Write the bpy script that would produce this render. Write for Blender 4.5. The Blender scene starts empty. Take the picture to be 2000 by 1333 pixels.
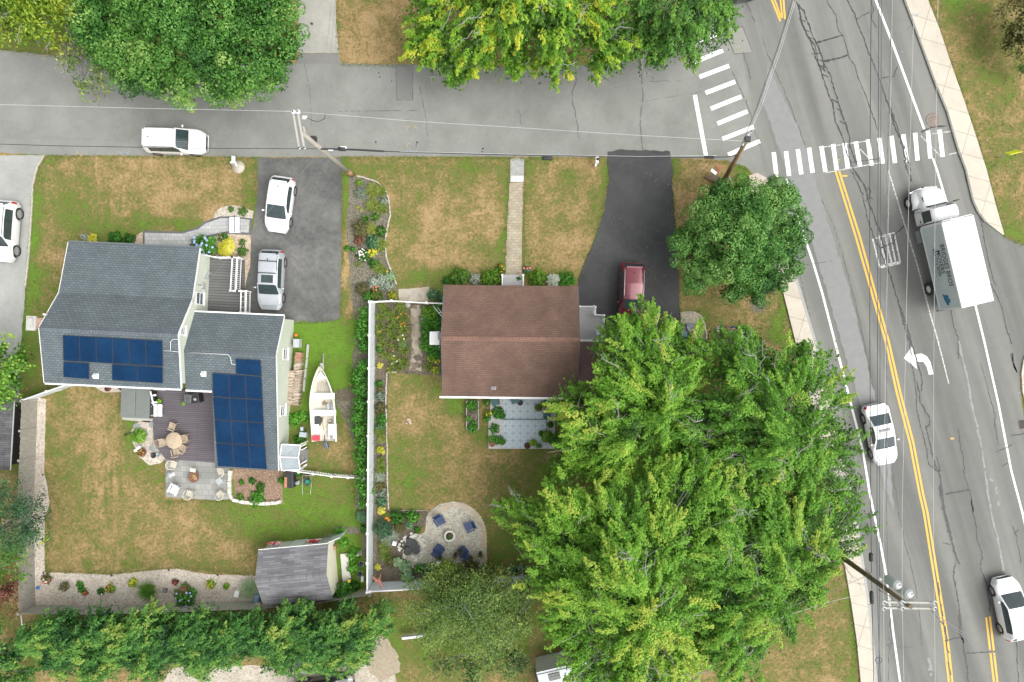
import bpy, bmesh, math, random
import numpy as np
from mathutils import Vector, Matrix, noise
from mathutils.geometry import tessellate_polygon
# ------------------------------------------------------------------ camera, sky, sun, exposure
S = 26.667          # photo pixels per metre on the ground
CH = 50.0           # height of the drone camera
scene = bpy.context.scene
cd = bpy.data.cameras.new("camera")
cam = bpy.data.objects.new("camera", cd)
scene.collection.objects.link(cam)
cam.location = (0, 0, CH)
cam.rotation_euler = (0, 0, 0)
cd.sensor_width = 36.0
cd.lens = 24.0
cd.clip_end = 3000
scene.camera = cam
w = bpy.data.worlds.new("World"); scene.world = w; w.use_nodes = True
wn = w.node_tree.nodes; wl = w.node_tree.links
bg = wn["Background"]
sky = wn.new("ShaderNodeTexSky"); sky.sky_type = 'NISHITA'; sky.sun_disc = False
SUN_EL, SUN_AZ = math.radians(58), math.radians(115)
sky.sun_elevation = SUN_EL; sky.sun_rotation = SUN_AZ
sky.air_density = 1.0; sky.dust_density = 4.0; sky.ozone_density = 1.0
hs = wn.new("ShaderNodeHueSaturation"); hs.inputs['Saturation'].default_value = 0.12
wl.new(sky.outputs[0], hs.inputs['Color']); wl.new(hs.outputs[0], bg.inputs[0])
bg.inputs[1].default_value = 0.15
sd = bpy.data.lights.new("sun", 'SUN'); sd.energy = 1.1; sd.angle = math.radians(55); sd.color = (1, 0.96, 0.9)
sun = bpy.data.objects.new("sun", sd); scene.collection.objects.link(sun)
dirv = Vector((math.sin(SUN_AZ) * math.cos(SUN_EL), math.cos(SUN_AZ) * math.cos(SUN_EL), math.sin(SUN_EL)))
sun.rotation_euler = dirv.to_track_quat('Z', 'Y').to_euler()
scene.view_settings.view_transform = 'Standard'
scene.view_settings.look = 'None'
scene.view_settings.exposure = 0.76
scene.view_settings.gamma = 1.0
COL = scene.collection
R = math.radians
rnd = random.Random(7)
rg = np.random.default_rng(11)
def P(px, py, h=0.0):
 f = (CH - h) / CH / S
 return Vector(((px - 1000) * f, (666.5 - py) * f, h))
# ------------------------------------------------------------------ materials
MATS = {}
def newmat(name):
 m = bpy.data.materials.new(name); m.use_nodes = True
 MATS[name] = m
 return m, m.node_tree.nodes, m.node_tree.links, m.node_tree.nodes["Principled BSDF"]
def ramp(n, stops, interp='LINEAR'):
 r = n.new("ShaderNodeValToRGB"); cr = r.color_ramp; cr.interpolation = interp
 while len(cr.elements) < len(stops): cr.elements.new(0.5)
 for e, (p, c) in zip(cr.elements, stops):
  e.position = p; e.color = (c[0], c[1], c[2], 1)
 return r
def nz(n, l, scale, detail=6, rough=0.6, coord='Object', stretch=None, dist=0.0):
 tc = n.new("ShaderNodeTexCoord"); t = n.new("ShaderNodeTexNoise")
 t.inputs['Scale'].default_value = scale; t.inputs['Detail'].default_value = detail
 t.inputs['Roughness'].default_value = rough; t.inputs['Distortion'].default_value = dist
 if stretch:
  mp = n.new("ShaderNodeMapping"); mp.inputs['Scale'].default_value = stretch
  l.new(tc.outputs[coord], mp.inputs[0]); l.new(mp.outputs[0], t.inputs[0])
 else:
  l.new(tc.outputs[coord], t.inputs[0])
 return t
def M(name, col, rough=0.8, var=0.15, scale=6, bump=0.0, metal=0.0, col2=None, stretch=None, detail=6, lo=0.3, hi=0.7, spec=0.5, coat=0, bscale=None):
 if name in MATS: return MATS[name]
 m, n, l, b = newmat(name)
 b.inputs['Roughness'].default_value = rough; b.inputs['Metallic'].default_value = metal
 b.inputs['Specular IOR Level'].default_value = spec
 b.inputs['Coat Weight'].default_value = coat
 c1 = tuple(x * (1 - var) for x in col); c2 = col2 or tuple(min(1, x * (1 + var)) for x in col)
 t = nz(n, l, scale, detail, stretch=stretch)
 r = ramp(n, [(lo, c1), (hi, c2)])
 l.new(t.outputs[0], r.inputs[0]); l.new(r.outputs[0], b.inputs['Base Color'])
 if bump:
  bp = n.new("ShaderNodeBump"); bp.inputs['Strength'].default_value = bump; bp.inputs['Distance'].default_value = 0.03
  t2 = nz(n, l, bscale or scale * 4, 4, stretch=stretch)
  l.new(t2.outputs[0], bp.inputs['Height']); l.new(bp.outputs[0], b.inputs['Normal'])
 return m
def speckle(name, cols, scale=12, rough=0.95, bump=0.6, big=0.5, rnd_=1.0):
 """gravel / crushed stone: voronoi cells with their own colours"""
 if name in MATS: return MATS[name]
 m, n, l, b = newmat(name)
 b.inputs['Roughness'].default_value = rough
 tc = n.new("ShaderNodeTexCoord"); v = n.new("ShaderNodeTexVoronoi"); v.inputs['Scale'].default_value = scale
 v.inputs['Randomness'].default_value = rnd_
 l.new(tc.outputs['Object'], v.inputs[0])
 sp = n.new("ShaderNodeSeparateColor"); l.new(v.outputs['Color'], sp.inputs[0])
 k = len(cols)
 r = ramp(n, [(i / (k - 1), c) for i, c in enumerate(cols)])
 l.new(sp.outputs[0], r.inputs[0])
 t = nz(n, l, big, 5)
 mx = n.new("ShaderNodeMixRGB"); mx.blend_type = 'MULTIPLY'; mx.inputs[0].default_value = 1
 r2 = ramp(n, [(0.3, (0.8, 0.79, 0.77)), (0.7, (1.1, 1.1, 1.1))]); l.new(t.outputs[0], r2.inputs[0])
 l.new(r.outputs[0], mx.inputs[1]); l.new(r2.outputs[0], mx.inputs[2])
 l.new(mx.outputs[0], b.inputs['Base Color'])
 bp = n.new("ShaderNodeBump"); bp.inputs['Strength'].default_value = bump; bp.inputs['Distance'].default_value = 0.02
 l.new(v.outputs['Distance'], bp.inputs['Height']); bp.invert = True
 l.new(bp.outputs[0], b.inputs['Normal'])
 return m
def brick(name, c1, c2, mortar, w_, h_, ms=0.01, bias=0.0, rough=0.85, off=0.5, var=(0.85, 1.12), vs=0.6, bump=0.3, rotz=0.0, c3=None):
 """shingles, pavers, planks and laid bricks"""
 if name in MATS: return MATS[name]
 m, n, l, b = newmat(name)
 b.inputs['Roughness'].default_value = rough
 tc = n.new("ShaderNodeTexCoord"); mp = n.new("ShaderNodeMapping"); mp.inputs['Rotation'].default_value = (0, 0, rotz)
 l.new(tc.outputs['Object'], mp.inputs[0])
 t = n.new("ShaderNodeTexBrick"); t.inputs['Scale'].default_value = 1.0
 t.inputs['Color1'].default_value = (*c1, 1); t.inputs['Color2'].default_value = (*c2, 1); t.inputs['Mortar'].default_value = (*mortar, 1)
 t.inputs['Brick Width'].default_value = w_; t.inputs['Row Height'].default_value = h_
 t.inputs['Mortar Size'].default_value = ms; t.inputs['Bias'].default_value = bias; t.offset = off
 t.inputs['Mortar Smooth'].default_value = 0.2
 l.new(mp.outputs[0], t.inputs[0])
 nn = nz(n, l, vs, 6)
 r2 = ramp(n, [(0.3, (var[0],) * 3), (0.7, (var[1],) * 3)]); l.new(nn.outputs[0], r2.inputs[0])
 mx = n.new("ShaderNodeMixRGB"); mx.blend_type = 'MULTIPLY'; mx.inputs[0].default_value = 1
 l.new(t.outputs[0], mx.inputs[1]); l.new(r2.outputs[0], mx.inputs[2])
 n3 = nz(n, l, 30, 3); r3 = ramp(n, [(0.3, (0.88,) * 3), (0.7, (1.1,) * 3)]); l.new(n3.outputs[0], r3.inputs[0])
 mx2 = n.new("ShaderNodeMixRGB"); mx2.blend_type = 'MULTIPLY'; mx2.inputs[0].default_value = 1
 l.new(mx.outputs[0], mx2.inputs[1]); l.new(r3.outputs[0], mx2.inputs[2])
 l.new(mx2.outputs[0], b.inputs['Base Color'])
 bp = n.new("ShaderNodeBump"); bp.inputs['Strength'].default_value = bump; bp.inputs['Distance'].default_value = 0.01
 l.new(t.outputs['Fac'], bp.inputs['Height']); bp.invert = True
 l.new(bp.outputs[0], b.inputs['Normal'])
 return m
def leafmat(name, stops, trans=0.3, rough=0.5):
 if name in MATS: return MATS[name]
 m, n, l, b = newmat(name)
 a = n.new("ShaderNodeAttribute"); a.attribute_name = 'tint'
 r = ramp(n, stops); l.new(a.outputs['Fac'], r.inputs[0])
 l.new(r.outputs[0], b.inputs['Base Color']); b.inputs['Roughness'].default_value = rough
 b.inputs['Specular IOR Level'].default_value = 0.35
 tr = n.new("ShaderNodeBsdfTranslucent"); l.new(r.outputs[0], tr.inputs[0])
 ms = n.new("ShaderNodeMixShader"); ms.inputs[0].default_value = trans
 out = n["Material Output"]
 l.new(b.outputs[0], ms.inputs[1]); l.new(tr.outputs[0], ms.inputs[2]); l.new(ms.outputs[0], out.inputs[0])
 return m
# ------------------------------------------------------------------ objects
def tag(o, label=None, cat=None, group=None, kind=None):
 if label: o['label'] = label
 if cat: o['category'] = cat
 if group: o['group'] = group
 if kind: o['kind'] = kind
 return o
def thing(name, label, cat, loc=(0, 0, 0), rz=0.0, group=None):
 o = bpy.data.objects.new(name, None); COL.objects.link(o)
 o.empty_display_size = 0.2
 o.location = loc; o.rotation_euler = (0, 0, rz)
 return tag(o, label, cat, group)
def copy_tree(o, parent=None):
 c = o.copy(); COL.objects.link(c); c.parent = parent
 for ch in [x for x in COL.objects if x.parent == o]:
  copy_tree(ch, c)
 return c
def rep(o, loc, rz, label=None, group=None):
 c = copy_tree(o); c.location = loc; c.rotation_euler = (0, 0, rz)
 if label: c['label'] = label
 if group: c['group'] = group
 return c
def wmat(o):
 m = Matrix.Translation(o.location) @ o.rotation_euler.to_matrix().to_4x4()
 return wmat(o.parent) @ m if o.parent else m
class MB:
 def __init__(s): s.v = []; s.f = []; s.sm = []
 def add(s, vs, fs, smooth=False):
  k = len(s.v); s.v += [Vector(v) for v in vs]
  for f in fs: s.f.append([i + k for i in f]); s.sm.append(smooth)
  return s
 def box(s, c, size, rz=0.0, rot=None):
  hx, hy, hz = size[0] / 2, size[1] / 2, size[2] / 2
  m = rot if rot is not None else Matrix.Rotation(rz, 3, 'Z')
  c = Vector(c)
  vs = [c + m @ Vector((x * hx, y * hy, z * hz)) for z in (-1, 1) for x, y in ((-1, -1), (1, -1), (1, 1), (-1, 1))]
  return s.add(vs, [(3, 2, 1, 0), (4, 5, 6, 7), (0, 1, 5, 4), (1, 2, 6, 5), (2, 3, 7, 6), (3, 0, 4, 7)])
 def bar(s, a, b, w_, t_):
  a = Vector(a); b = Vector(b); d = b - a
  if d.length < 1e-6: return s
  q = d.to_track_quat('X', 'Z').to_matrix()
  return s.box((a + b) / 2, (d.length, w_, t_), rot=q)
 def tube(s, pts, r, n=6, cap=True):
  pts = [Vector(p) for p in pts]; rs = r if isinstance(r, (list, tuple)) else [r] * len(pts)
  k = len(s.v); ref = Vector((0, 0, 1))
  for i, p in enumerate(pts):
   d = (pts[min(i + 1, len(pts) - 1)] - pts[max(i - 1, 0)])
   if d.length < 1e-9: d = Vector((0, 0, 1))
   d.normalize()
   u = d.cross(ref)
   if u.length < 0.05: u = d.cross(Vector((1, 0, 0)))
   u.normalize(); v = d.cross(u)
   for j in range(n):
    a = 2 * math.pi * j / n
    s.v.append(p + (u * math.cos(a) + v * math.sin(a)) * rs[i])
  for i in range(len(pts) - 1):
   for j in range(n):
    s.f.append([k + i * n + j, k + i * n + (j + 1) % n, k + (i + 1) * n + (j + 1) % n, k + (i + 1) * n + j]); s.sm.append(True)
  if cap:
   s.f.append([k + j for j in range(n)][::-1]); s.sm.append(False)
   e = k + (len(pts) - 1) * n
   s.f.append([e + j for j in range(n)]); s.sm.append(False)
  return s
 def lathe(s, c, prof, n=16, smooth=True, caps=True):
  """prof: list of (r, z)"""
  k = len(s.v); c = Vector(c)
  for r, z in prof:
   for j in range(n):
    a = 2 * math.pi * j / n
    s.v.append(c + Vector((r * math.cos(a), r * math.sin(a), z)))
  for i in range(len(prof) - 1):
   for j in range(n):
    s.f.append([k + i * n + j, k + i * n + (j + 1) % n, k + (i + 1) * n + (j + 1) % n, k + (i + 1) * n + j]); s.sm.append(smooth)
  if not caps: return s
  if prof[0][0] > 1e-4: s.f.append([k + j for j in range(n)][::-1]); s.sm.append(False)
  if prof[-1][0] > 1e-4:
   e = k + (len(prof) - 1) * n; s.f.append([e + j for j in range(n)]); s.sm.append(False)
  return s
 def ball(s, c, r, n=10, m=6):
  if not isinstance(r, (tuple, list)): r = (r, r, r)
  k = len(s.v); c = Vector(c)
  for i in range(m + 1):
   t = math.pi * i / m
   for j in range(n):
    a = 2 * math.pi * j / n
    s.v.append(c + Vector((r[0] * math.sin(t) * math.cos(a), r[1] * math.sin(t) * math.sin(a), -r[2] * math.cos(t))))
  for i in range(m):
   for j in range(n):
    s.f.append([k + i * n + j, k + i * n + (j + 1) % n, k + (i + 1) * n + (j + 1) % n, k + (i + 1) * n + j]); s.sm.append(True)
  return s
 def prism(s, pts, z0, z1, bottom=False):
  """pts: list of 2d/3d points, counter clockwise or not"""
  pts = [Vector((p[0], p[1], 0)) for p in pts]
  area = sum(pts[i].x * pts[(i + 1) % len(pts)].y - pts[(i + 1) % len(pts)].x * pts[i].y for i in range(len(pts)))
  if area < 0: pts.reverse()
  n = len(pts); k = len(s.v)
  tris = tessellate_polygon([pts])
  s.v += [Vector((p.x, p.y, z1)) for p in pts]
  for t in tris:
   a, b_, c = [pts[i] for i in t]
   cr = (b_ - a).cross(c - a).z
   s.f.append([k + i for i in (t if cr > 0 else t[::-1])]); s.sm.append(False)
  if z0 is not None:
   s.v += [Vector((p.x, p.y, z0)) for p in pts]
   for i in range(n):
    j = (i + 1) % n
    s.f.append([k + n + i, k + n + j, k + j, k + i]); s.sm.append(False)
  return s
 def sheet(s, pts, z): return s.prism(pts, None, z)
 def build(s, name, mat, parent=None, origin=None, bevel=0.0, local=False, collapse=True):
  me = bpy.data.meshes.new(name)
  vs = s.v
  if not vs: raise ValueError('empty ' + name)
  if parent is not None and not local:
   mi = wmat(parent).inverted(); vs = [mi @ v for v in vs]
  if parent is None and origin is None:
   xs = [v.x for v in vs]; ys = [v.y for v in vs]; zs = [v.z for v in vs]
   origin = Vector(((min(xs) + max(xs)) / 2, (min(ys) + max(ys)) / 2, min(zs)))
  if parent is not None: origin = Vector((0, 0, 0))
  vs = [v - origin for v in vs]
  me.from_pydata([tuple(v) for v in vs], [], s.f)
  me.polygons.foreach_set('use_smooth', s.sm)
  for mm in (mat if isinstance(mat, (list, tuple)) else [mat]): me.materials.append(mm)
  me.update()
  o = bpy.data.objects.new(name, me); COL.objects.link(o)
  o.location = origin
  if parent is not None: o.parent = parent
  if bevel:
   b = o.modifiers.new('bevel', 'BEVEL'); b.width = bevel; b.segments = 2; b.limit_method = 'ANGLE'
  return o
def npmesh(name, V, F, mat, parent=None, tint=None, origin=None, smooth=False):
 """V (n,3), F (m,k) arrays -> object"""
 V = np.asarray(V, dtype=np.float64)
 if parent is not None:
  mi = np.array(wmat(parent).inverted()); V = V @ mi[:3, :3].T + mi[:3, 3]
  origin = np.zeros(3)
 elif origin is None:
  origin = np.array([(V[:, 0].min() + V[:, 0].max()) / 2, (V[:, 1].min() + V[:, 1].max()) / 2, V[:, 2].min()])
 V = V - np.asarray(origin)
 me = bpy.data.meshes.new(name)
 m, k = F.shape
 me.vertices.add(len(V)); me.vertices.foreach_set('co', V.astype(np.float32).ravel())
 me.loops.add(m * k); me.loops.foreach_set('vertex_index', F.astype(np.int32).ravel())
 me.polygons.add(m); me.polygons.foreach_set('loop_start', np.arange(0, m * k, k, dtype=np.int32))
 me.polygons.foreach_set('loop_total', np.full(m, k, dtype=np.int32))
 if smooth: me.polygons.foreach_set('use_smooth', np.ones(m, dtype=bool))
 me.update(calc_edges=True)
 if tint is not None:
  a = me.attributes.new('tint', 'FLOAT', 'POINT'); a.data.foreach_set('value', np.asarray(tint, dtype=np.float32))
 me.materials.append(mat)
 o = bpy.data.objects.new(name, me); COL.objects.link(o)
 o.location = tuple(origin)
 if parent is not None: o.parent = parent
 return o
# ------------------------------------------------------------------ leaves
def unit(a): return a / np.maximum(np.linalg.norm(a, axis=1, keepdims=True), 1e-9)
def leaf_arrays(pos, nrm, size, tint, aspect=0.62, axis=None, fold=0.15):
 n = len(pos); nrm = unit(nrm)
 if axis is None: axis = rg.normal(size=(n, 3))
 t = unit(axis - nrm * np.sum(axis * nrm, axis=1, keepdims=True))
 b = np.cross(nrm, t)
 size = np.broadcast_to(size, (n,))[:, None]
 L = t * size * 0.5; W = b * size * 0.5 * aspect; Fo = nrm * size * fold
 V = np.empty((n, 4, 3))
 V[:, 0] = pos - L; V[:, 1] = pos + W + Fo - L * 0.1; V[:, 2] = pos + L - Fo * 0.6; V[:, 3] = pos - W + Fo - L * 0.1
 F = np.arange(n * 4).reshape(n, 4)
 return V.reshape(-1, 3), F, np.repeat(tint, 4)
def clusters(centres, cr, k, leaf, tbase, up=0.7, shell=False, elong=None, eaxis=None, flat=0.6, tj=0.12, aspect=0.62, outward=None, droop=0.0):
 """leaf clumps round given centres -> arrays"""
 n = len(centres)
 cr = np.broadcast_to(cr, (n,)); tb = np.broadcast_to(tbase, (n,))
 idx = np.repeat(np.arange(n), k)
 N = len(idx)
 if shell:
  d = unit(rg.normal(size=(N, 3))); d[:, 2] = np.abs(d[:, 2]) * 1.0 - 0.15 * rg.random(N)
  d = unit(d)
  off = d * cr[idx][:, None] * rg.uniform(0.8, 1.08, N)[:, None] * np.array([1, 1, flat])
  nr = d + rg.normal(size=(N, 3)) * 0.35 + np.array([0, 0, up * 0.4])
  tt = tb[idx] + (d[:, 2] - 0.5) * 0.1 + rg.normal(size=N) * tj  # upper side of the ball lighter: top light put into the tint
 else:
  off = rg.normal(size=(N, 3)) * cr[idx][:, None] * 0.5 * np.array([1, 1, flat])
  if elong is not None:
   ea = eaxis[idx]
   off = off * 0.75 + ea * (rg.normal(size=N) * cr[idx] * 0.5 * elong)[:, None]
  nr = rg.normal(size=(N, 3)) * 0.55 + np.array([0, 0, up])
  if outward is not None: nr = nr + outward[idx] * 0.4
  tt = tb[idx] + rg.normal(size=N) * tj + np.clip(off[:, 2] / (cr[idx] + 1e-6), -1, 1) * 0.12  # higher leaves of a clump tinted lighter, light from above painted in
 if droop: off[:, 2] -= droop * (off[:, 0] ** 2 + off[:, 1] ** 2)
 pos = centres[idx] + off
 sz = leaf * rg.uniform(0.7, 1.3, N)
 ax = None
 if elong is not None: ax = eaxis[idx] + rg.normal(size=(N, 3)) * 0.6
 return leaf_arrays(pos, nr, sz, np.clip(tt, 0, 1), aspect=aspect, axis=ax)
def sprays(cen, axis, length, width, k, leaf, tb, tj=.08, aspect=.6):
 """pointed, arched branch sprays: k leaves along each axis"""
 n = len(cen); idx = np.repeat(np.arange(n), k); N = len(idx)
 ax = axis.copy(); ax[:, 2] *= .3; ax = unit(ax)
 pr = unit(np.stack([-ax[:, 1], ax[:, 0], np.zeros(n)], 1))
 Ls = (length * rg.uniform(.6, 1.35, n))[idx]; Ws = (width * rg.uniform(.7, 1.3, n))[idx]
 t = rg.beta(1.25, 1.15, N); lat = rg.normal(size=N) * (1.05 - t * .85)
 fork = np.sin(t * 9 + idx) * .35 * t
 off = ax[idx] * ((t - .45) * Ls)[:, None] + pr[idx] * ((lat + fork) * Ws)[:, None]
 off[:, 2] += -.30 * Ws * lat ** 2 - .22 * Ls * (t - .35) ** 2 + rg.normal(size=N) * .05
 nr = np.array([0, 0, 1.0]) + pr[idx] * (lat * .45)[:, None] + ax[idx] * ((t - .4) * .7)[:, None] + rg.normal(size=(N, 3)) * .33
 tt = tb[idx] + rg.normal(size=N) * tj + .10 - np.abs(lat) * .10 + (t - .5) * .10  # ridge and tip lighter, side edges darker: shading put into leaf tint
 la = ax[idx] + pr[idx] * (np.sign(lat) * .8)[:, None] + rg.normal(size=(N, 3)) * .3
 return leaf_arrays(cen[idx] + off, nr, leaf * rg.uniform(.7, 1.3, N), np.clip(tt, 0, 1), aspect=aspect, axis=la)
def join(arrs):
 Vs, Fs, Ts = [], [], []; k = 0
 for V, F, T in arrs:
  Vs.append(V); Fs.append(F + k); Ts.append(T); k += len(V)
 return np.concatenate(Vs), np.concatenate(Fs), np.concatenate(Ts)
# ------------------------------------------------------------------ ground sheet
def grass_mat():
 m, n, l, b = newmat('dry_lawn')
 b.inputs['Roughness'].default_value = 0.95; b.inputs['Specular IOR Level'].default_value = 0.15
 a = n.new("ShaderNodeAttribute"); a.attribute_name = 'tint'
 t1 = nz(n, l, 0.9, 8, 0.72, dist=0.4); t2 = nz(n, l, 5.5, 6, 0.7); t3 = nz(n, l, 26, 4, 0.7)
 def ma(x, y, op='MULTIPLY_ADD', k=None):
  q = n.new("ShaderNodeMath"); q.operation = op
  for i, z in enumerate((x, y, k)):
   if z is None: continue
   if isinstance(z, (int, float)): q.inputs[i].default_value = z
   else: l.new(z, q.inputs[i])
  return q.outputs[0]
 s = ma(t1.outputs[0], 1.5, 'MULTIPLY_ADD', a.outputs['Fac'])
 s = ma(t2.outputs[0], 1.7, 'MULTIPLY_ADD', s)
 s = ma(t3.outputs[0], 1.9, 'MULTIPLY_ADD', s)
 s = ma(s, 2.50, 'SUBTRACT')
 r = ramp(n, [(0.0, (0.44, 0.31, 0.165)), (0.25, (0.335, 0.235, 0.105)), (0.45, (0.215, 0.185, 0.068)), (0.68, (0.125, 0.15, 0.038)), (1.0, (0.13, 0.25, 0.028))])
 l.new(s, r.inputs[0])
 t4 = nz(n, l, 60, 3, 0.8); r4 = ramp(n, [(0.3, (0.6,) * 3), (0.72, (1.4,) * 3)]); l.new(t4.outputs[0], r4.inputs[0])
 t5 = nz(n, l, 11, 4, 0.8); r5 = ramp(n, [(0.3, (0.72,) * 3), (0.7, (1.28,) * 3)]); l.new(t5.outputs[0], r5.inputs[0])
 mx = n.new("ShaderNodeMixRGB"); mx.blend_type = 'MULTIPLY'; mx.inputs[0].default_value = 1
 l.new(r.outputs[0], mx.inputs[1]); l.new(r4.outputs[0], mx.inputs[2])
 mx2 = n.new("ShaderNodeMixRGB"); mx2.blend_type = 'MULTIPLY'; mx2.inputs[0].default_value = 1
 l.new(mx.outputs[0], mx2.inputs[1]); l.new(r5.outputs[0], mx2.inputs[2])
 l.new(mx2.outputs[0], b.inputs['Base Color'])
 bp = n.new("ShaderNodeBump"); bp.inputs['Strength'].default_value = 0.9; bp.inputs['Distance'].default_value = 0.06
 l.new(t3.outputs[0], bp.inputs['Height']); l.new(bp.outputs[0], b.inputs['Normal'])
 return m
grass_mat()
PATCH = [
 (60,500,22,240,1.0,1),(48,650,20,120,.85,.9),(150,410,55,60,.85,.85),(110,560,50,60,.75,.8),(85,620,30,60,.6,.7),(100,480,30,60,.15,.7),(300,350,200,50,.22,.7),
 (95,330,60,25,.6,.6),(330,440,120,14,.75,.8),(480,320,50,30,.55,.6),(490,380,14,60,.9,.9),(440,350,60,40,.2,.6),(200,455,80,16,.7,.7),
 (640,680,70,75,1.05,1),(620,770,60,110,.95,1),(600,650,50,30,1.0,1),(640,880,60,50,.5,.7),(600,1000,110,60,.8,.95),(560,980,120,40,.95,.9),(480,1010,100,40,.65,.8),
 (660,890,30,35,.2,.6),(640,960,50,30,.65,.8),(560,1040,90,30,.8,.9),(690,1090,50,60,.95,1),(680,640,20,60,.9,1),
 (160,800,50,40,.6,.6),(150,860,50,80,.15,.6),(200,820,35,70,.15,.7),(130,900,40,60,.65,.6),(260,860,30,40,.6,.6),(300,970,70,60,.3,.6),(200,1040,100,50,.4,.6),
 (120,1000,40,80,.5,.5),(140,1090,40,30,.15,.5),(380,1060,80,40,.2,.5),(460,1090,60,30,.3,.6),(330,1100,150,12,.6,.6),(290,900,30,40,.7,.7),(255,830,25,30,.8,.8),
 (240,770,20,30,.75,.8),(105,800,15,50,.55,.6),
 (674,380,10,90,.9,1),(677,520,9,80,.0,1),(680,590,14,30,.1,.8),(674,450,6,40,.5,.6),
 (720,325,40,20,.75,.7),(850,330,120,20,.6,.6),(900,400,90,60,.3,.5),(850,470,80,60,.2,.6),(790,420,20,80,.6,.5),(985,430,8,110,.85,.9),(840,550,70,14,.75,.8),
 (770,540,20,40,.65,.7),(900,540,60,12,.75,.8),(930,340,50,25,.65,.6),(1030,420,8,120,.8,.8),(1090,420,50,50,.3,.4),(1090,500,60,40,.15,.6),(1050,350,40,30,.5,.5),
 (1180,345,14,40,.9,.8),(1165,420,10,50,.6,.6),(1080,535,60,10,.6,.7),(1320,335,10,30,.9,.9),(1370,340,60,40,.25,.5),(1340,420,20,80,.2,.6),(1350,600,30,30,.45,.6),
 (1430,620,60,30,.2,.6),(1300,310,8,20,.8,.6),(1448,345,14,25,.95,.9),(1480,620,60,20,.25,.6),(1530,630,14,60,.9,.9),(1400,670,60,20,.1,.6),
 (850,760,60,20,.7,.7),(820,830,50,60,.15,.7),(800,940,50,60,.9,.8),(790,900,30,50,.7,.8),(900,960,80,60,.15,.5),(930,890,60,30,.2,.6),(860,860,40,40,.5,.6),
 (990,960,40,60,.3,.5),(985,1060,40,60,.7,.8),(970,1010,20,40,.5,.6),(875,790,30,20,.9,.8),(900,790,25,20,.9,.8),(840,970,60,20,.5,.5),
 (720,70,60,60,.1,.7),(760,20,60,30,.15,.6),(700,100,40,20,.05,.6),(570,20,12,30,0,.8),(60,60,110,30,.8,1),(60,95,100,10,.75,.8),(1000,90,120,30,.05,.8),(1050,40,200,40,.2,.8),
 (1870,60,40,60,.45,.6),(1930,120,40,90,.62,.8),(1900,220,40,60,.3,.5),(1960,260,50,60,.5,.6),(1950,400,40,40,.5,.6),(1985,455,30,20,.85,.8),(1890,10,60,10,.95,.8),(1945,200,30,50,.55,.6),
 (1600,1180,40,60,.2,.7),(1600,1290,60,60,.35,.6),(1665,1200,8,160,.85,.8),(1580,1230,60,60,.4,.6),(1560,600,10,60,.8,.8),
 (740,1290,30,40,.15,.6),(760,1210,40,20,.6,.6),(700,1310,30,20,.7,.7),(820,1310,90,30,.3,.6),(1010,1290,40,40,.4,.7),(30,1240,40,60,.3,.6),(20,760,60,40,.3,.5),(860,1250,110,60,.85,.8),(1000,1200,60,90,.75,.7),(1300,1000,260,260,.9,.9),(400,1240,380,40,.75,.8),(1030,1310,50,20,.35,.5),
]
def make_ground():
 def ax(lo, hi, step, far):
  inner = np.arange(lo, hi + 1e-6, step)
  out = np.array([1, 3, 8, 20, 50, 110, 220, 400.0])
  return np.concatenate([lo - out[::-1], inner, hi + out])
 xs = ax(-41, 41, 0.22, 1); ys = ax(-28, 28, 0.22, 1)
 X, Y = np.meshgrid(xs, ys)
 px = X * S + 1000; py = 666.5 - Y * S
 g = np.full(X.shape, 0.33)
 nw = np.array([[noise.noise(Vector((x * .5, y * .5, 4))) for x in xs] for y in ys]) * 26
 px = px + nw; py = py + nw[::-1, ::-1]
 g = g + np.roll(nw, 60, 1) / 26 * .5
 for (cx, cy, rx, ry, v, st) in PATCH:
  d = np.sqrt(((px - cx) / rx) ** 2 + ((py - cy) / ry) ** 2)
  wgt = st / (1 + np.exp((d - 1.0) * 3.5))
  g = g * (1 - wgt) + v * wgt
 g = g + (rg.random(X.shape) - 0.5) * 0.10
 Z = np.zeros_like(X) + (rg.random(X.shape) - 0.5) * 0.0
 V = np.stack([X.ravel(), Y.ravel(), Z.ravel()], 1)
 ny, nx = X.shape
 i = np.arange(nx * ny).reshape(ny, nx)
 F = np.stack([i[:-1, :-1].ravel(), i[:-1, 1:].ravel(), i[1:, 1:].ravel(), i[1:, :-1].ravel()], 1)
 o = npmesh('ground', V, F, MATS['dry_lawn'], tint=g.ravel(), origin=np.zeros(3))
 tag(o, kind='structure')
make_ground()
# ------------------------------------------------------------------ flat sheets
def dens(pts, step=8, jit=0.0, closed=True):
 out = []
 n = len(pts)
 for i in range(n if closed else n - 1):
  a = pts[i]; b = pts[(i + 1) % n]
  d = math.hypot(b[0] - a[0], b[1] - a[1]); k = max(1, int(d / step))
  for j in range(k):
   t = j / k
   x = a[0] + (b[0] - a[0]) * t; y = a[1] + (b[1] - a[1]) * t
   if jit:
    x += (noise.noise(Vector((x * .11, y * .11, 0.3))) * 1.4 + rnd.uniform(-.5, .5)) * jit
    y += (noise.noise(Vector((x * .11, y * .11, 9.3))) * 1.4 + rnd.uniform(-.5, .5)) * jit
   out.append((x, y))
 if not closed: out.append(tuple(pts[-1]))
 return out
def sheet(name, pts, z, mat, jit=0.0, step=8, z0=None, kind='structure', label=None, cat=None, group=None):
 q = dens(pts, step, jit) if jit else pts
 o = MB().prism([P(x, y, 0) for x, y in q], z0, z).build(name, mat)
 return tag(o, label, cat, group, kind)
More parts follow.
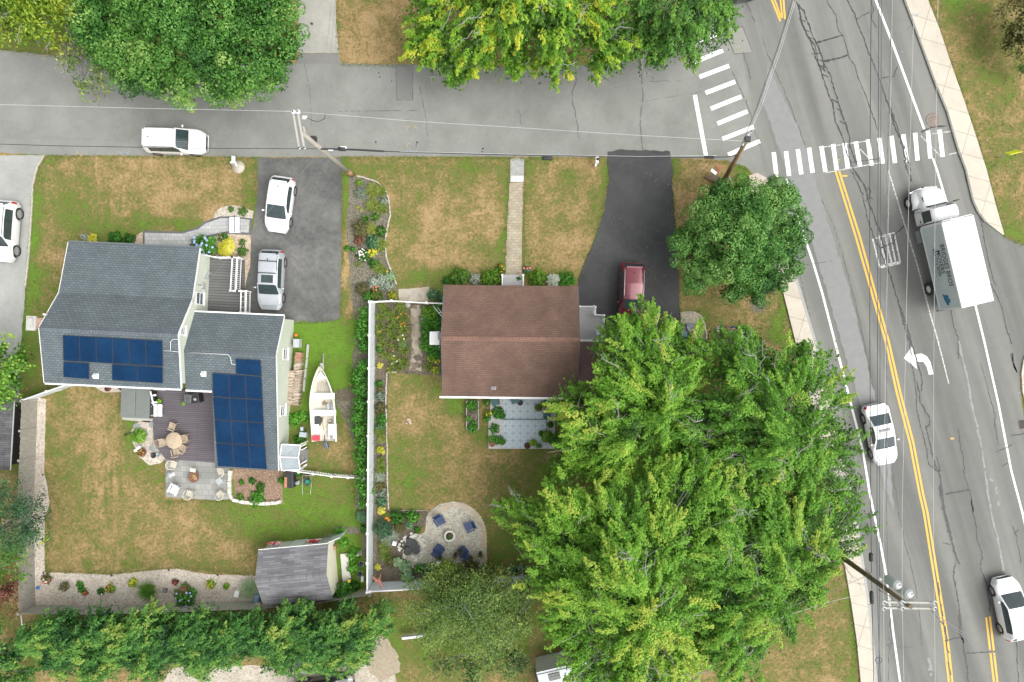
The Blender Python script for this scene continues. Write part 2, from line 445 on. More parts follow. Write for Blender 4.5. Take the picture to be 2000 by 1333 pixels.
def asphalt(name, c, c2, var=0.1):
 m, n, l, b = newmat(name); b.inputs['Roughness'].default_value = 0.9
 t = nz(n, l, 0.35, 6, 0.6, stretch=(1, 1, 1)); r = ramp(n, [(0.35, c), (0.65, c2)]); l.new(t.outputs[0], r.inputs[0])
 t2 = nz(n, l, 40, 3, 0.8); r2 = ramp(n, [(0.25, (1 - var * 1.6,) * 3), (0.75, (1 + var * 1.6,) * 3)]); l.new(t2.outputs[0], r2.inputs[0])
 t3 = nz(n, l, 3, 6, 0.75); r3 = ramp(n, [(0.3, (1 - var,) * 3), (0.7, (1 + var,) * 3)]); l.new(t3.outputs[0], r3.inputs[0])
 mx = n.new("ShaderNodeMixRGB"); mx.blend_type = 'MULTIPLY'; mx.inputs[0].default_value = 1
 mx2 = n.new("ShaderNodeMixRGB"); mx2.blend_type = 'MULTIPLY'; mx2.inputs[0].default_value = 1
 l.new(r.outputs[0], mx.inputs[1]); l.new(r2.outputs[0], mx.inputs[2]); l.new(mx.outputs[0], mx2.inputs[1]); l.new(r3.outputs[0], mx2.inputs[2])
 l.new(mx2.outputs[0], b.inputs['Base Color'])
 bp = n.new("ShaderNodeBump"); bp.inputs['Strength'].default_value = 0.4; bp.inputs['Distance'].default_value = 0.01
 l.new(t2.outputs[0], bp.inputs['Height']); l.new(bp.outputs[0], b.inputs['Normal'])
 return m
ROADC = asphalt('worn_asphalt', (0.195, 0.199, 0.181), (0.248, 0.253, 0.232), .07)
def road_bands():
 """main road asphalt with darker wheel tracks running along the lanes"""
 m, n, l, b = newmat('main_road_asphalt'); b.inputs['Roughness'].default_value = 0.88
 tc = n.new("ShaderNodeTexCoord"); mp = n.new("ShaderNodeMapping"); mp.inputs['Rotation'].default_value = (0, 0, R(-17))
 l.new(tc.outputs['Object'], mp.inputs[0])
 mp2 = n.new("ShaderNodeMapping"); mp2.inputs['Scale'].default_value = (0.55, 0.03, 1); l.new(mp.outputs[0], mp2.inputs[0])
 t = n.new("ShaderNodeTexNoise"); t.inputs['Scale'].default_value = 1.0; t.inputs['Detail'].default_value = 4; l.new(mp2.outputs[0], t.inputs[0])
 r = ramp(n, [(0.38, (0.135, 0.137, 0.127)), (0.62, (0.208, 0.211, 0.192))]); l.new(t.outputs[0], r.inputs[0])
 t2 = nz(n, l, 40, 3, 0.8); r2 = ramp(n, [(0.25, (0.9,) * 3), (0.75, (1.1,) * 3)]); l.new(t2.outputs[0], r2.inputs[0])
 t3 = nz(n, l, 1.2, 7, 0.75); r3 = ramp(n, [(0.3, (0.93,) * 3), (0.7, (1.06,) * 3)]); l.new(t3.outputs[0], r3.inputs[0])
 mx = n.new("ShaderNodeMixRGB"); mx.blend_type = 'MULTIPLY'; mx.inputs[0].default_value = 1
 mx2 = n.new("ShaderNodeMixRGB"); mx2.blend_type = 'MULTIPLY'; mx2.inputs[0].default_value = 1
 l.new(r.outputs[0], mx.inputs[1]); l.new(r2.outputs[0], mx.inputs[2]); l.new(mx.outputs[0], mx2.inputs[1]); l.new(r3.outputs[0], mx2.inputs[2])
 l.new(mx2.outputs[0], b.inputs['Base Color'])
 return m
MAINC = road_bands()
side_top = [(-600,92),(0,98),(60,104),(125,112),(300,120),(585,124),(655,124),(770,127),(960,130),(1100,132),(1200,118),(1290,85),(1350,40),(1395,-20),(1400,-120)]
main_left = [(1300,-900),(1400,-120)]
side_bot = [(1490,372),(1478,345),(1455,325),(1420,314),(1380,310),(1312,309),(1000,306),(668,306),(500,307),(420,306),(200,304),(90,303),(0,299),(-600,295)]
sheet('side_street', side_top + [(1560, -120), (1530, 380)] + side_bot, 0.004, ROADC, jit=1.2)
sheet('main_road', [(1390,-900),(1400,-120),(1440,60),(1475,240),(1495,345),(1515,400),(1547,518),(1592,666),(1617,773),(1640,866),(1670,1000),(1697,1180),(1712,1333),(1730,1700),
      (2120,1700),(2075,1333),(2040,1100),(2003,840),(1993,770),(1991,735),(1998,700),(2020,670),(2600,620),(2600,470),(2060,482),(2000,479),(1975,470),(1957,460),(1925,435),(1905,405),(1886,333),(1870,290),(1850,220),(1825,160),(1782,42),(1766,0),(1740,-60),(1400,-900)], 0.008, MAINC)
DRV1 = asphalt('pale_driveway', (0.29, 0.295, 0.28), (0.355, 0.36, 0.34), .1)
DRV2 = asphalt('grey_driveway', (0.085, 0.086, 0.084), (0.165, 0.165, 0.156), .25)
DRV3 = asphalt('black_driveway', (0.045, 0.046, 0.047), (0.072, 0.073, 0.074), .16)
DRV4 = asphalt('concrete_driveway', (0.32, 0.315, 0.28), (0.41, 0.40, 0.36), .09)
sheet('driveway', [(-600,299),(88,304),(74,325),(64,360),(60,440),(54,520),(47,600),(40,680),(36,790),(-600,790)], 0.008, DRV1, jit=1)
sheet('driveway', [(503,309),(668,309),(668,400),(666,500),(665,600),(663,622),(640,630),(575,628),(480,650),(470,620),(480,560),(490,470),(497,430),(503,380)], 0.008, DRV2, jit=1.5)
sheet('driveway', [(1186,296),(1220,293),(1270,294),(1310,296),(1314,333),(1313,360),(1318,420),(1322,480),(1326,560),(1330,640),(1332,700),(1125,700),(1128,545),(1145,505),(1165,460),(1180,410),(1189,350),(1187,320)], 0.010, DRV3, jit=2)
sheet('driveway', [(581,-300),(655,-300),(655,0),(658,60),(662,104),(583,104)], 0.008, DRV4, jit=.6)
sheet('driveway_apron', [(583,105),(662,105),(666,124),(580,124)], 0.0085, M('apron', (.2,.2,.19), var=.1), jit=.8)
sheet('road_patch', [(773,126),(806,126),(807,195),(775,196)], 0.012, M('patch_asphalt', (.185,.187,.18), var=.08, scale=12), jit=.8)
sheet('road_patch', [(1418,65),(1450,52),(1470,103),(1434,106)], 0.012, M('patch_light', (.25,.25,.225), var=.08, scale=12), jit=.5)
sheet('road_patch', [(1500,130),(1560,252),(1660,570),(1740,900),(1745,1000),(1700,860),(1600,520),(1545,360),(1490,200)], 0.010, M('patch_track', (.225,.23,.225), var=.06, scale=2), jit=2)
WALK = brick('sidewalk_concrete', (.50,.455,.375), (.55,.50,.415), (.28,.25,.2), 2.6, 1.45, .02, var=(.92,1.06), off=0, rotz=R(16), vs=1.5)
KERB = M('granite_kerb', (.36,.36,.34), var=.15, scale=10)
inner_r = [(1726,-120),(1766,0),(1782,42),(1825,160),(1850,220),(1870,290),(1886,333),(1900,393),(1910,415),(1925,435),(1957,460)]
outer_r = [(1959,458),(1942,398),(1925,333),(1905,270),(1882,200),(1857,130),(1832,55),(1810,0),(1770,-120)]
sheet('sidewalk', inner_r + outer_r, 0.12, WALK, z0=-.1)
inner_l = [(1500,372),(1522,440),(1543,518),(1588,666),(1613,773),(1636,866),(1666,1000),(1693,1180),(1708,1333),(1724,1700)]
outer_l = [(1690,1700),(1680,1333),(1672,1250),(1662,1182),(1647,1095),(1630,1000),(1600,850),(1576,760),(1552,666),(1522,545),(1495,470),(1465,380)]
sheet('sidewalk', inner_l + outer_l, 0.12, WALK, z0=-.1)
sheet('sidewalk', [(2003,690),(1997,705),(1993,730),(1995,765),(2005,800),(2045,1100),(2080,1333),(2130,1333),(2080,1000),(2060,690)], .12, WALK, z0=-.1)
sheet('kerb_ramp', [(1462,344),(1478,338),(1497,348),(1512,372),(1500,400),(1470,392)], .05, M('ramp_concrete', (.50,.42,.36), var=.1, scale=6), z0=-.1)
def kerb(pts, wpx, z):
 mb = MB(); pts = dens(pts, 60, 0, False)
 for a, b in zip(pts[:-1], pts[1:]):
  A = P(*a, 0); B = P(*b, 0); A.z = B.z = z - .08
  d = (B - A).normalized() * .012
  mb.bar(A + d, B - d, wpx / S, .16)
 return mb
tag(kerb([(x + 2.5, y) for x, y in inner_l[2:]], 5, .125).build('kerb', KERB), kind='structure')
tag(kerb([(x - 1.5, y) for x, y in inner_r[:-1]], 3.5, .125).build('kerb', M('kerb_dark', (.2,.2,.18), var=.2)), kind='structure')
PAINT = M('white_road_paint', (.66, .66, .64), rough=.7, var=.0, scale=9, col2=(.80, .81, .80), lo=.32, hi=.5)
OLDP = M('worn_white_paint', (.30, .30, .285), rough=.8, col2=(.68, .68, .66), scale=9, lo=.42, hi=.58)
YEL = M('yellow_road_paint', (.72, .42, .07), rough=.7, var=.1, scale=12)
def stripe(mb, pts, w_, z=.014):
 pts = [P(x, y, 0) for x, y in pts]
 for i in range(len(pts) - 1):
  a, b = pts[i], pts[i + 1]
  d = (b - a).normalized(); nrm = Vector((-d.y, d.x, 0)) * w_ / 2 / S
  def nr(j):
   if 0 < j < len(pts) - 1:
    e = ((pts[j] - pts[j - 1]).normalized() + (pts[j + 1] - pts[j]).normalized()).normalized()
    return Vector((-e.y, e.x, 0)) * w_ / 2 / S
   return nrm
  q = [a + nr(i), a - nr(i), b - nr(i + 1), b + nr(i + 1)]
  mb.add([(v.x, v.y, z) for v in q], [(0, 1, 2, 3)])
 return mb
m = MB()
for a, b in [((1340,93),(1400,67)),((1354,123),(1412,99)),((1366,151),(1424,129)),((1378,182),(1436,160)),((1388,213),(1448,189)),((1401,242),(1460,218)),((1411,272),(1473,248)),((1422,303),(1484,276))]:
 stripe(m, [a, b], 8.5)
for a, b in [((1511,298),(1517,349)),((1535,296),(1541,344)),((1558,292),(1565,341)),((1580,289),(1587,338)),((1604,286),(1612,336)),((1627,282),(1634,332)),((1649,280),(1656,329)),((1671,277),(1680,326)),((1695,273),(1702,324)),((1717,270),(1724,320)),((1741,266),(1748,319)),((1764,263),(1771,316)),((1787,260),(1792,314)),((1812,256),(1817,310)),((1835,254),(1841,307))]:
 stripe(m, [a, b], 8.5)
tag(m.build('crosswalk_marking', PAINT), kind='structure')
m = MB(); stripe(m, [(1357,186),(1379,306)], 8); tag(m.build('stop_line', PAINT), kind='structure')
m = MB()
stripe(m, [(1536,350),(1545,380),(1575,475),(1587,510),(1605,570),(1630,666),(1648,735),(1662,790),(1685,880),(1698,960),(1706,1000),(1720,1065),(1732,1130),(1745,1240),(1758,1333),(1770,1420)], 4.2)
stripe(m, [(1690,-60),(1710,0),(1745,90),(1805,253)], 4.5)
stripe(m, [(1822,310),(1830,333),(1850,400),(1880,500),(1905,597),(1922,666),(1950,790),(1975,920),(1996,999),(2010,1060),(2060,1333)], 4)
tag(m.build('lane_marking', PAINT), kind='structure')
m = MB()
stripe(m, [(1735,333),(1767,440),(1792,520),(1815,608),(1832,667),(1853,750)], 2.5)
for a, b in [((1704,467),(1718,522)),((1717,461),(1731,520)),((1728,458),(1742,518)),((1737,456),(1750,516)),((1746,454),(1758,513))]: stripe(m, [a, b], 3.2)
stripe(m, [(1704,468),(1745,455)], 2.5, .015); stripe(m, [(1718,522),(1758,513)], 6, .015)
for a, b in [((1600,289),(1700,275)),((1612,338),(1720,318)),((1680,292),(1708,320)),((1798,265),(1836,305)),((1820,262),(1858,257)),((1853,302),(1873,298))]: stripe(m, [a, b], 1.8, .013)
tag(m.build('old_lane_marking', OLDP), kind='structure')
m = MB()
stripe(m, [(1632,335),(1671,462),(1729,666),(1751,766),(1777,866),(1796,966),(1804,1000),(1820,1100),(1836,1200),(1844,1250),(1853,1333),(1862,1420)], 4)
stripe(m, [(1639,335),(1679,462),(1735.5,666),(1758,766),(1784,866),(1803,966),(1811,1000),(1827,1100),(1843,1200),(1851,1250),(1860,1333),(1869,1420)], 4)
stripe(m, [(1926,1206),(1941,1333),(1950,1420)], 4); stripe(m, [(1933,1204),(1948,1333),(1957,1420)], 4)
stripe(m, [(1494,-40),(1507,0),(1524,42)], 3.6); stripe(m, [(1500,-40),(1513,0),(1526,36)], 3); stripe(m, [(1520,-40),(1524,0),(1528,36)], 3); stripe(m, [(1527,-40),(1530,0),(1533,38)], 3.6)
stripe(m, [(1856,857),(1863,857)], 3); stripe(m, [(1645,344),(1655,344)], 3)
tag(m.build('yellow_lane_marking', YEL), kind='structure')
ar = [(1060,135),(1125,45),(1138,108),(1200,100),(1240,122),(1268,165),(1292,260),(1256,267),(1240,205),(1213,165),(1152,160),(1165,222)]
m = MB().sheet([P(1500 + x / 4, 666 + y / 4) for x, y in ar], .016); tag(m.build('turn_arrow_marking', PAINT), kind='structure')
SB = M('blue_spray', (.25, .45, .62), var=.25, scale=25, col2=(.30, .32, .32)); SY = M('yellow_spray', (.62, .5, .16), var=.2, scale=25, col2=(.34,.32,.25))
m = MB()
for cx, cy in [(242,298),(235,298),(252,298),(812,294),(800,295),(908,297),(1092,296),(1080,297),(720,133),(1788,30),(1779,55),(1762,100),(1990,768)]:
 for k in range(3): 
  x = cx + rnd.uniform(-4, 4); y = cy + rnd.uniform(-2.5, 2.5); a = rnd.uniform(0, 3.1); q = rnd.uniform(1.5, 4)
  stripe(m, [(x, y), (x + q * math.cos(a), y + q * math.sin(a)), (x + q * math.cos(a + .9) * 1.4, y + q * math.sin(a + .9))], 1.2, .128 if cx > 1770 and cy < 60 else .018)
tag(m.build('spray_marking', SB), kind='structure')
m = MB()
for cx, cy in [(796,248),(810,246),(798,283),(1440,96),(1442,92),(154,298),(1638,314),(86,112)]:
 for k in range(4):
  x = cx + rnd.uniform(-3, 3); y = cy + rnd.uniform(-4, 4); a = rnd.uniform(0, 3.1); q = rnd.uniform(1.5, 4)
  stripe(m, [(x, y), (x + q * math.cos(a), y + q * math.sin(a)), (x + q * math.cos(a + .9) * 1.4, y + q * math.sin(a + .9))], 1.2, .018)
tag(m.build('spray_marking', SY), kind='structure')
TAR = M('crack_tar', (.035, .036, .038), rough=.55, var=.3, scale=20)
FINE = M('fine_crack', (.10, .10, .098), rough=.9, var=.3, scale=20)
PALE = M('pale_crack', (.27, .28, .275), rough=.9, var=.15, scale=20)
def crack(mb, pts, w_, z, jit=1.2, gaps=0.0):
 q = dens(pts, 5, 0, False)
 q = [(x + rnd.gauss(0, jit * .5) + noise.noise(Vector((x * .05, y * .05, 2))) * jit * 1.5, y + rnd.gauss(0, jit * .4)) for x, y in q]
 for a, b in zip(q[:-1], q[1:]):
  if rnd.random() < gaps: continue
  stripe(mb, [a, b], w_ * 1.12 * rnd.uniform(.5, 1.5), z)
t = MB(); k = lambda p, w_=1.7, j=1.2, g=0.0: crack(t, p, w_, .020 + rnd.random() * .004, j, g)
k([(1552,0),(1562,20),(1567,50),(1582,78),(1590,100),(1597,120),(1607,150),(1615,175),(1625,200),(1632,240),(1645,265),(1650,290),(1668,333)], 2)
k([(1555,5),(1570,22),(1580,50),(1590,75),(1600,100),(1607,120),(1618,140),(1627,165),(1635,195),(1643,220),(1655,250),(1660,285),(1672,320)], 2)
k([(1562,25),(1570,60),(1592,90),(1600,128),(1612,140),(1607,118)], 1.6)
k([(1592,85),(1625,75),(1646,69)], 3); k([(1610,120),(1640,114),(1657,108)], 3); k([(1583,106),(1604,105)], 1.6)
for y0, x0 in ((40,1566),(75,1584),(130,1606),(148,1610),(198,1630),(215,1638),(240,1646),(60,1574),(118,1600)): k([(x0 - 6, y0 - 3),(x0 + 7, y0 + 3)], 1.6)
k([(1613,0),(1633,30),(1637,60),(1647,72),(1657,110),(1670,130),(1675,150),(1697,205),(1715,255)], 1.1, .9)
k([(1655,0),(1672,38),(1700,110),(1716,152),(1730,190),(1745,225),(1756,262),(1770,300),(1778,333)], 1.5)
k([(1672,38),(1698,24)], 1.1); k([(1700,0),(1705,20),(1702,38),(1713,55)], 1.1); k([(1720,153),(1745,150),(1752,130)], 1.1)
k([(1728,185),(1738,215),(1748,250),(1760,275),(1764,300),(1772,333),(1782,355)], 2.2, 2)
k([(1800,258),(1820,248),(1848,247)], 2.4)
k([(1660,333),(1672,350),(1680,370),(1688,395),(1694,420),(1698,440),(1706,462),(1717,480),(1722,500),(1730,520)], 1.6, 2)
k([(1668,333),(1680,350),(1692,375),(1698,400),(1705,420),(1720,455),(1725,480),(1733,520),(1745,560),(1757,600),(1768,640),(1776,666)], 2.4, 1.6)
k([(1690,395),(1700,385),(1704,390)], 2); k([(1693,365),(1700,375),(1695,385)], 2); k([(1720,485),(1738,477),(1748,476),(1745,460),(1766,442)], 1.8); k([(1665,318),(1700,312),(1718,310)], 1.3)
for i in range(9):
 y = 600 + i * 8; x = 1757 + i * 2.4; k([(x - 3, y),(x + 5, y + 5),(x + 1, y + 9)], 1.8)
k([(1762,608),(1773,640),(1781,672),(1793,710),(1801,745),(1800,765)], 2)
k([(1776,666),(1779,700),(1785,740),(1789,765),(1790,790),(1797,830),(1806,860),(1811,890),(1815,908),(1824,915)], 1.4)
k([(1790,745),(1796,768),(1797,785),(1808,805),(1815,815),(1816,830),(1808,835),(1812,850),(1820,885),(1826,905),(1832,920),(1838,945),(1842,975),(1848,1010),(1858,1050),(1868,1095)], 2.1)
k([(1829,892),(1835,912),(1835,922),(1826,918),(1824,905)], 2.4); k([(1836,945),(1838,970),(1845,1000),(1852,1040)], 3.5, 1.8); k([(1845,965),(1870,962),(1893,957)], 2.6)
k([(1840,1060),(1855,1064)], 1.4); k([(1850,1020),(1862,1070),(1870,1098),(1876,1102)], 2.6); k([(1868,1098),(1862,1115),(1868,1160),(1875,1200),(1878,1240),(1886,1290),(1892,1333),(1900,1400)], 2.1)
k([(1874,1200),(1874,1235),(1882,1256),(1876,1240)], 2.4); k([(1885,1276),(1930,1274),(1944,1272)], 2); k([(1845,1252),(1874,1245)], 1.5)
k([(1893,957),(1900,1000),(1897,975),(1905,1020),(1910,1060),(1918,1085),(1916,1110),(1925,1140),(1930,1165),(1935,1195)], 1.4, 1.5)
k([(1870,840),(1875,870),(1882,900),(1884,930),(1892,957)], 1.2, 1.4); k([(1984,1245),(1986,1290),(1990,1333)], 1.6)
k([(1856,606),(1862,630),(1868,655),(1872,700)], 1.5, 1.8); k([(1915,520),(1930,545),(1945,575),(1955,600),(1962,625),(1968,650),(1975,672)], 1.5, 1.6)
k([(1885,345),(1912,415),(1925,480),(1935,530),(1945,560)], 1.1, 1)
k([(1976,690),(1981,715),(1986,728),(1978,705),(1977,690)], 2.4); k([(1945,883),(1970,872),(1975,868)], 1.2); k([(1972,852),(2000,847)], 1.4); k([(1957,912),(1968,905)], 1.2)
k([(1977,1028),(1985,1048),(1990,1075),(1993,1100)], 1.3); k([(1990,1035),(1980,1043)], 1.3)
k([(1817,1190),(1846,1225),(1850,1255)], 1.4, .6)
for yy, xx in ((1150,1832),(1190,1838),(1225,1843),(1262,1848),(1305,1853)): k([(xx, yy - 12),(xx + 1, yy),(xx + 4, yy + 14)], 1.5)
tag(t.build('sealed_cracks', TAR), kind='structure')
t = MB(); k = lambda p, w_=1.0, j=1.0, g=0.12: crack(t, p, w_, .019, j, g)
k([(1502,110),(1515,140),(1530,175),(1545,210),(1560,250),(1573,285)]); k([(1605,390),(1627,440),(1640,480),(1660,550),(1680,630),(1690,680),(1705,760)], .8)
k([(1625,510),(1560,520),(1560,530),(1573,585),(1585,625)], .9); k([(1125,140),(1127,155),(1118,178),(1117,195),(1123,215),(1127,240),(1130,270)]); k([(1248,115),(1254,145),(1255,200),(1250,240),(1252,270),(1256,295)])
k([(820,170),(827,205),(833,240),(836,270)], .7); k([(1265,160),(1330,158)], .7); k([(1452,103),(1460,130),(1465,155)]); k([(1422,42),(1430,55)], 1); k([(1430,140),(1460,205),(1485,290)], .8)
k([(595,125),(605,175),(610,250)], .6); k([(1458,5),(1475,45)], 1.2); k([(1487,70),(1500,110)], .8); k([(1013,215),(1018,245)], .7); k([(1250,200),(1370,180)], .5, .6, .3); k([(660,218),(820,216)], .7, .6, .2)
k([(773,126),(775,196),(806,196),(807,126)], .8, .3, .15); k([(1418,65),(1434,106),(1470,103),(1450,52),(1418,65)], .9, .3, 0)
k([(1640,780),(1655,850),(1668,905)], .8); k([(1755,1000),(1768,1060),(1785,1130),(1795,1190),(1800,1260)], .9); k([(1738,1190),(1742,1240),(1737,1280)], .9); k([(1725,1262),(1748,1256)], 1.2); k([(1750,1265),(1790,1264)], .7); k([(1600,910),(1605,900)], .7)
k([(1740,910),(1755,990)], .7); k([(1935,780),(1945,810),(1942,835)], 1); k([(1915,710),(1925,740),(1940,800),(1950,870)], 1)
tag(t.build('fine_cracks', FINE), kind='structure')
t = MB(); k = lambda p, w_=3.0, j=1.0, g=0.05: crack(t, p, w_, .018, j, g)
k([(1870,666),(1880,700),(1890,745),(1897,790),(1908,830),(1916,870),(1922,910),(1928,950),(1935,1000),(1948,1050),(1960,1115)], 3.2)
k([(1813,1285),(1817,1300),(1818,1320)], 6); k([(1935,930),(1945,960),(1950,990)], 3, 3, .4); k([(1640,350),(1658,400)], 1, 1, .4)
tag(t.build('pale_cracks', PALE), kind='structure')
t = MB()
for cx, cy, r_ in [(609,47,3.5),(734,278,2),(815,279,2.5),(813,284,1.6),(943,291,2.2),(942,297,1.6),(740,143,1.6),(742,151,1.8),(765,159,1.5),(599,168,1.2),(875,238,1),(938,241,1),(1450,80,1.5),(1095,134,1.6),(457,216,1),(1367,169,1),(244,200,1),(896,272,1),(950,263,.9)]:
 t.sheet([P(cx + r_ * math.cos(a) * rnd.uniform(.6, 1.2), cy + r_ * math.sin(a) * rnd.uniform(.6, 1.2)) for a in np.linspace(0, 6.28, 9)[:-1]], .0195 if cy > 50 else .018)
tag(t.build('oil_stains', M('oil_stain', (.06, .06, .06), var=.3)), kind='structure')
def grate(px, py, w_, h_, rz, name='catch_basin_grate', lab=None):
 t_ = thing(name, lab, 'drain grate', P(px, py, .012), rz)
 m_ = MB(); m_.box((0, 0, .002), (w_, h_, .012)); m_.build('pit', M('pit_black', (.02, .02, .02)), t_, local=True)
 m_ = MB(); n_ = 7
 for i in range(n_): m_.box((0, -h_ / 2 + (i + .5) * h_ / n_, .022), (w_, h_ / n_ * .4, .02))
 m_.box((-w_ / 2, 0, .021), (.04, h_, .02)); m_.box((w_ / 2, 0, .021), (.04, h_, .02))
 m_.build('bars', M('cast_iron', (.09, .075, .07), rough=.6, metal=.3), t_, local=True)
grate(1508, 353, .75, .62, R(30), lab='dark slotted storm drain grate at the corner below the crosswalk')
grate(1999, 829, .6, .6, R(10), lab='rusty slotted storm drain grate at the right edge of the main road')
m = MB(); m.lathe(P(1822, 235, .009), [(.52, 0), (.52, .012), (.45, .014), (.44, .010), (.30, .010), (.29, .014), (0.001, .014)], 24)
tag(m.build('manhole_cover', M('brown_iron', (.2, .165, .14), rough=.7, var=.25, scale=8)), 'round brown manhole cover in the road beside the right sidewalk', 'manhole cover')
# ------------------------------------------------------------------ beds, paths, patios
SOIL = speckle('dark_mulch', [(.055,.045,.032),(.12,.10,.07),(.20,.17,.125),(.09,.075,.05)], 22)
GMULCH = speckle('grey_mulch', [(.07,.062,.04),(.15,.137,.10),(.25,.232,.18),(.10,.09,.062)], 18)
REDM = speckle('red_mulch', [(.17,.10,.065),(.25,.16,.11),(.36,.27,.20),(.20,.125,.085)], 16)
PEB = speckle('white_pebbles', [(.33,.28,.22),(.50,.45,.38),(.62,.57,.50),(.42,.36,.29)], 13)
PEBT = speckle('tan_pebbles', [(.36,.27,.18),(.50,.40,.29),(.60,.51,.40),(.42,.32,.22)], 13)
GRAVD = speckle('gravel_drive', [(.33,.29,.23),(.44,.40,.33),(.52,.48,.40),(.38,.34,.27)], 9)
sheet('mulch_bed', [(684,345),(700,347),(713,348),(735,355),(752,370),(760,390),(763,420),(757,445),(752,475),(755,505),(765,530),(775,560),(780,586),(735,592),(735,1140),(706,1080),(712,1000),(695,990),(700,900),(690,860),(655,780),(652,765),(690,760),(688,700),(698,640),(690,610),(684,560),(680,500),(678,420),(682,350)], .006, GMULCH, jit=3)
sheet('garden_soil', [(735,592),(868,592),(868,735),(760,728),(757,800),(758,900),(761,998),(832,998),(838,1010),(822,1035),(800,1048),(790,1100),(835,1112),(950,1112),(1070,1100),(1070,1150),(735,1152)], .007, SOIL, jit=1.5)
sheet('soil_patch', [(655,765),(690,755),(694,775),(680,785),(655,780)], .008, SOIL, jit=2)
sheet('soil_patch', [(650,1027),(680,1030),(700,1028),(705,1045),(660,1042)], .009, GMULCH, jit=2)
sheet('path', [(802,597),(822,597),(822,650),(824,725),(800,725),(804,680)], .010, speckle('mossy_flagstone', [(.12,.10,.08),(.34,.29,.22),(.42,.37,.30),(.20,.165,.125)], 3.2), jit=2)
FLAG = speckle('flagstone', [(.38,.33,.26),(.50,.45,.37),(.42,.40,.36),(.46,.38,.28)], 2.6)
sheet('path', [(779,566),(838,560),(836,590),(779,588)], .011, FLAG, jit=1.2)
sheet('path', [(995,357),(1022,357),(1020,440),(1019,538),(986,538),(990,450)], .011, brick('mossy_brick_path', (.36,.31,.22),(.42,.37,.28),(.30,.26,.18), .4,.2,.02,var=(.75,1.15),vs=1.5), jit=.8)
sheet('path_slab', [(997,310),(1024,310),(1023,342),(997,343)], .014, M('blue_stone_slab', (.32,.33,.31), var=.25, scale=3))
sheet('path_slab', [(997,343.5),(1023,343),(1023,356),(997,356)], .03, M('pale_granite_slab', (.52,.53,.54), var=.1, scale=8), z0=0)
WALKP = brick('grey_pavers', (.38,.385,.38),(.47,.475,.465),(.24,.24,.235), .42,.28,.012,var=(.9,1.08))
DEDGE = M('charcoal_paver_edge', (.12,.12,.125), var=.2, scale=12)
sheet('paver_border', [(279,451),(355,453),(385,445),(400,433),(430,423),(455,423),(492,427),(490,460),(445,457),(410,464),(380,478),(365,500),(279,500)], .018, DEDGE, z0=0)
sheet('path', [(283,455),(356,457),(388,448),(402,437),(431,427),(455,426.5),(488,430),(486,455),(445,452),(409,459),(375,473),(355,500),(283,500)], .03, WALKP, z0=0)
sheet('pebble_bed', [(417,427),(421,414),(432,406),(452,401),(470,404),(495,413),(493,428),(455,424),(430,423)], .012, PEB, jit=.5)
sheet('pebble_bed', [(490,457),(489,520),(482,545),(477,568),(460,572),(390,520),(375,480),(409,464),(445,456)], .012, PEBT, jit=.5)
sheet('pebble_bed', [(262,462),(279,453),(279,500),(262,500)], .012, PEBT, jit=.5)
sheet('pebble_bed', [(175,740),(240,740),(250,766),(205,767),(190,760),(180,750)], .012, PEB)
PB = [(70,776),(90,780),(89,830),(86,925),(92,945),(97,985),(88,1010),(87,1060),(88,1118),(150,1120),(215,1123),(260,1118),(325,1112),(345,1111),(375,1117),(410,1122),(500,1125),(520,1130),(520,1192),(68,1186),(64,1050),(60,950),(68,880)]
sheet('pebble_bed', PB, .012, PEB, jit=.6)
sheet('gravel_drive', [(300,1400),(330,1305),(400,1295),(470,1300),(560,1304),(660,1300),(710,1290),(730,1265),(765,1275),(775,1330),(740,1400)], .008, GRAVD, jit=3)
sheet('dirt_patch', [(700,1262),(745,1240),(775,1270),(782,1310),(740,1333),(715,1300)], .010, M('dry_dirt', (.33,.28,.20), var=.2, scale=4), jit=4)
STONEP = brick('patio_pavers', (.26,.265,.25),(.335,.335,.315),(.19,.19,.18), .42,.42,.012,var=(.85,1.1), rotz=R(2))
sheet('patio', [(324,890),(449,895),(449,975),(420,977),(324,971)], .04, STONEP, z0=0)
sheet('mulch_bed', [(455,905),(552,905),(552,985),(460,982)], .02, REDM, jit=1)
sheet('pebble_bed', [(298,823),(302,868),(324,896),(314,905),(292,909),(272,893),(260,866),(256,842),(266,827),(280,822)], .03, PEB, z0=0)
sheet('stone_pad', [(236,812),(300,818),(297,826),(240,820)], .03, M('pale_stone', (.42,.42,.37), var=.15), z0=0)
FS = speckle('crushed_stone_patio', [(.30,.29,.24),(.44,.42,.35),(.55,.53,.46),(.42,.375,.28)], 9)
sheet('fire_patio', [(832,1108),(800,1110),(790,1085),(800,1050),(830,1040),(833,1010),(842,996),(860,985),(885,980),(908,983),(928,996),(942,1018),(950,1045),(951,1075),(951,1114),(900,1112)], .02, FS, jit=.6)
t = MB()
def stone(mb, px, py, r_, z, h_=.02):
 a0 = rnd.random() * 6; n_ = rnd.randint(5, 7)
 z += rnd.random() * .012; mb.prism([P(px + r_ * rnd.uniform(.75, 1.15) * math.cos(a0 + 6.283 * i / n_), py + r_ * rnd.uniform(.75, 1.15) * math.sin(a0 + 6.283 * i / n_)) for i in range(n_)], z - .01, z + h_)
for i in range(30):
 a = math.pi * (1.08 + i / 29 * 1.05); cx, cy = 890, 1045
 stone(t, cx + 56 * math.cos(a), cy + 58 * math.sin(a), 5.5, .022)
for i in range(9): stone(t, 946 + rnd.uniform(-2, 2), 1050 + i * 7, 5, .022)
for (x, y) in [(836,1030),(838,1052),(842,1068),(836,1090),(888,1026),(865,1045),(897,1050),(928,1084),(905,1090),(845,1012),(930,1010),(915,1060)]: stone(t, x, y, 4.5, .022)
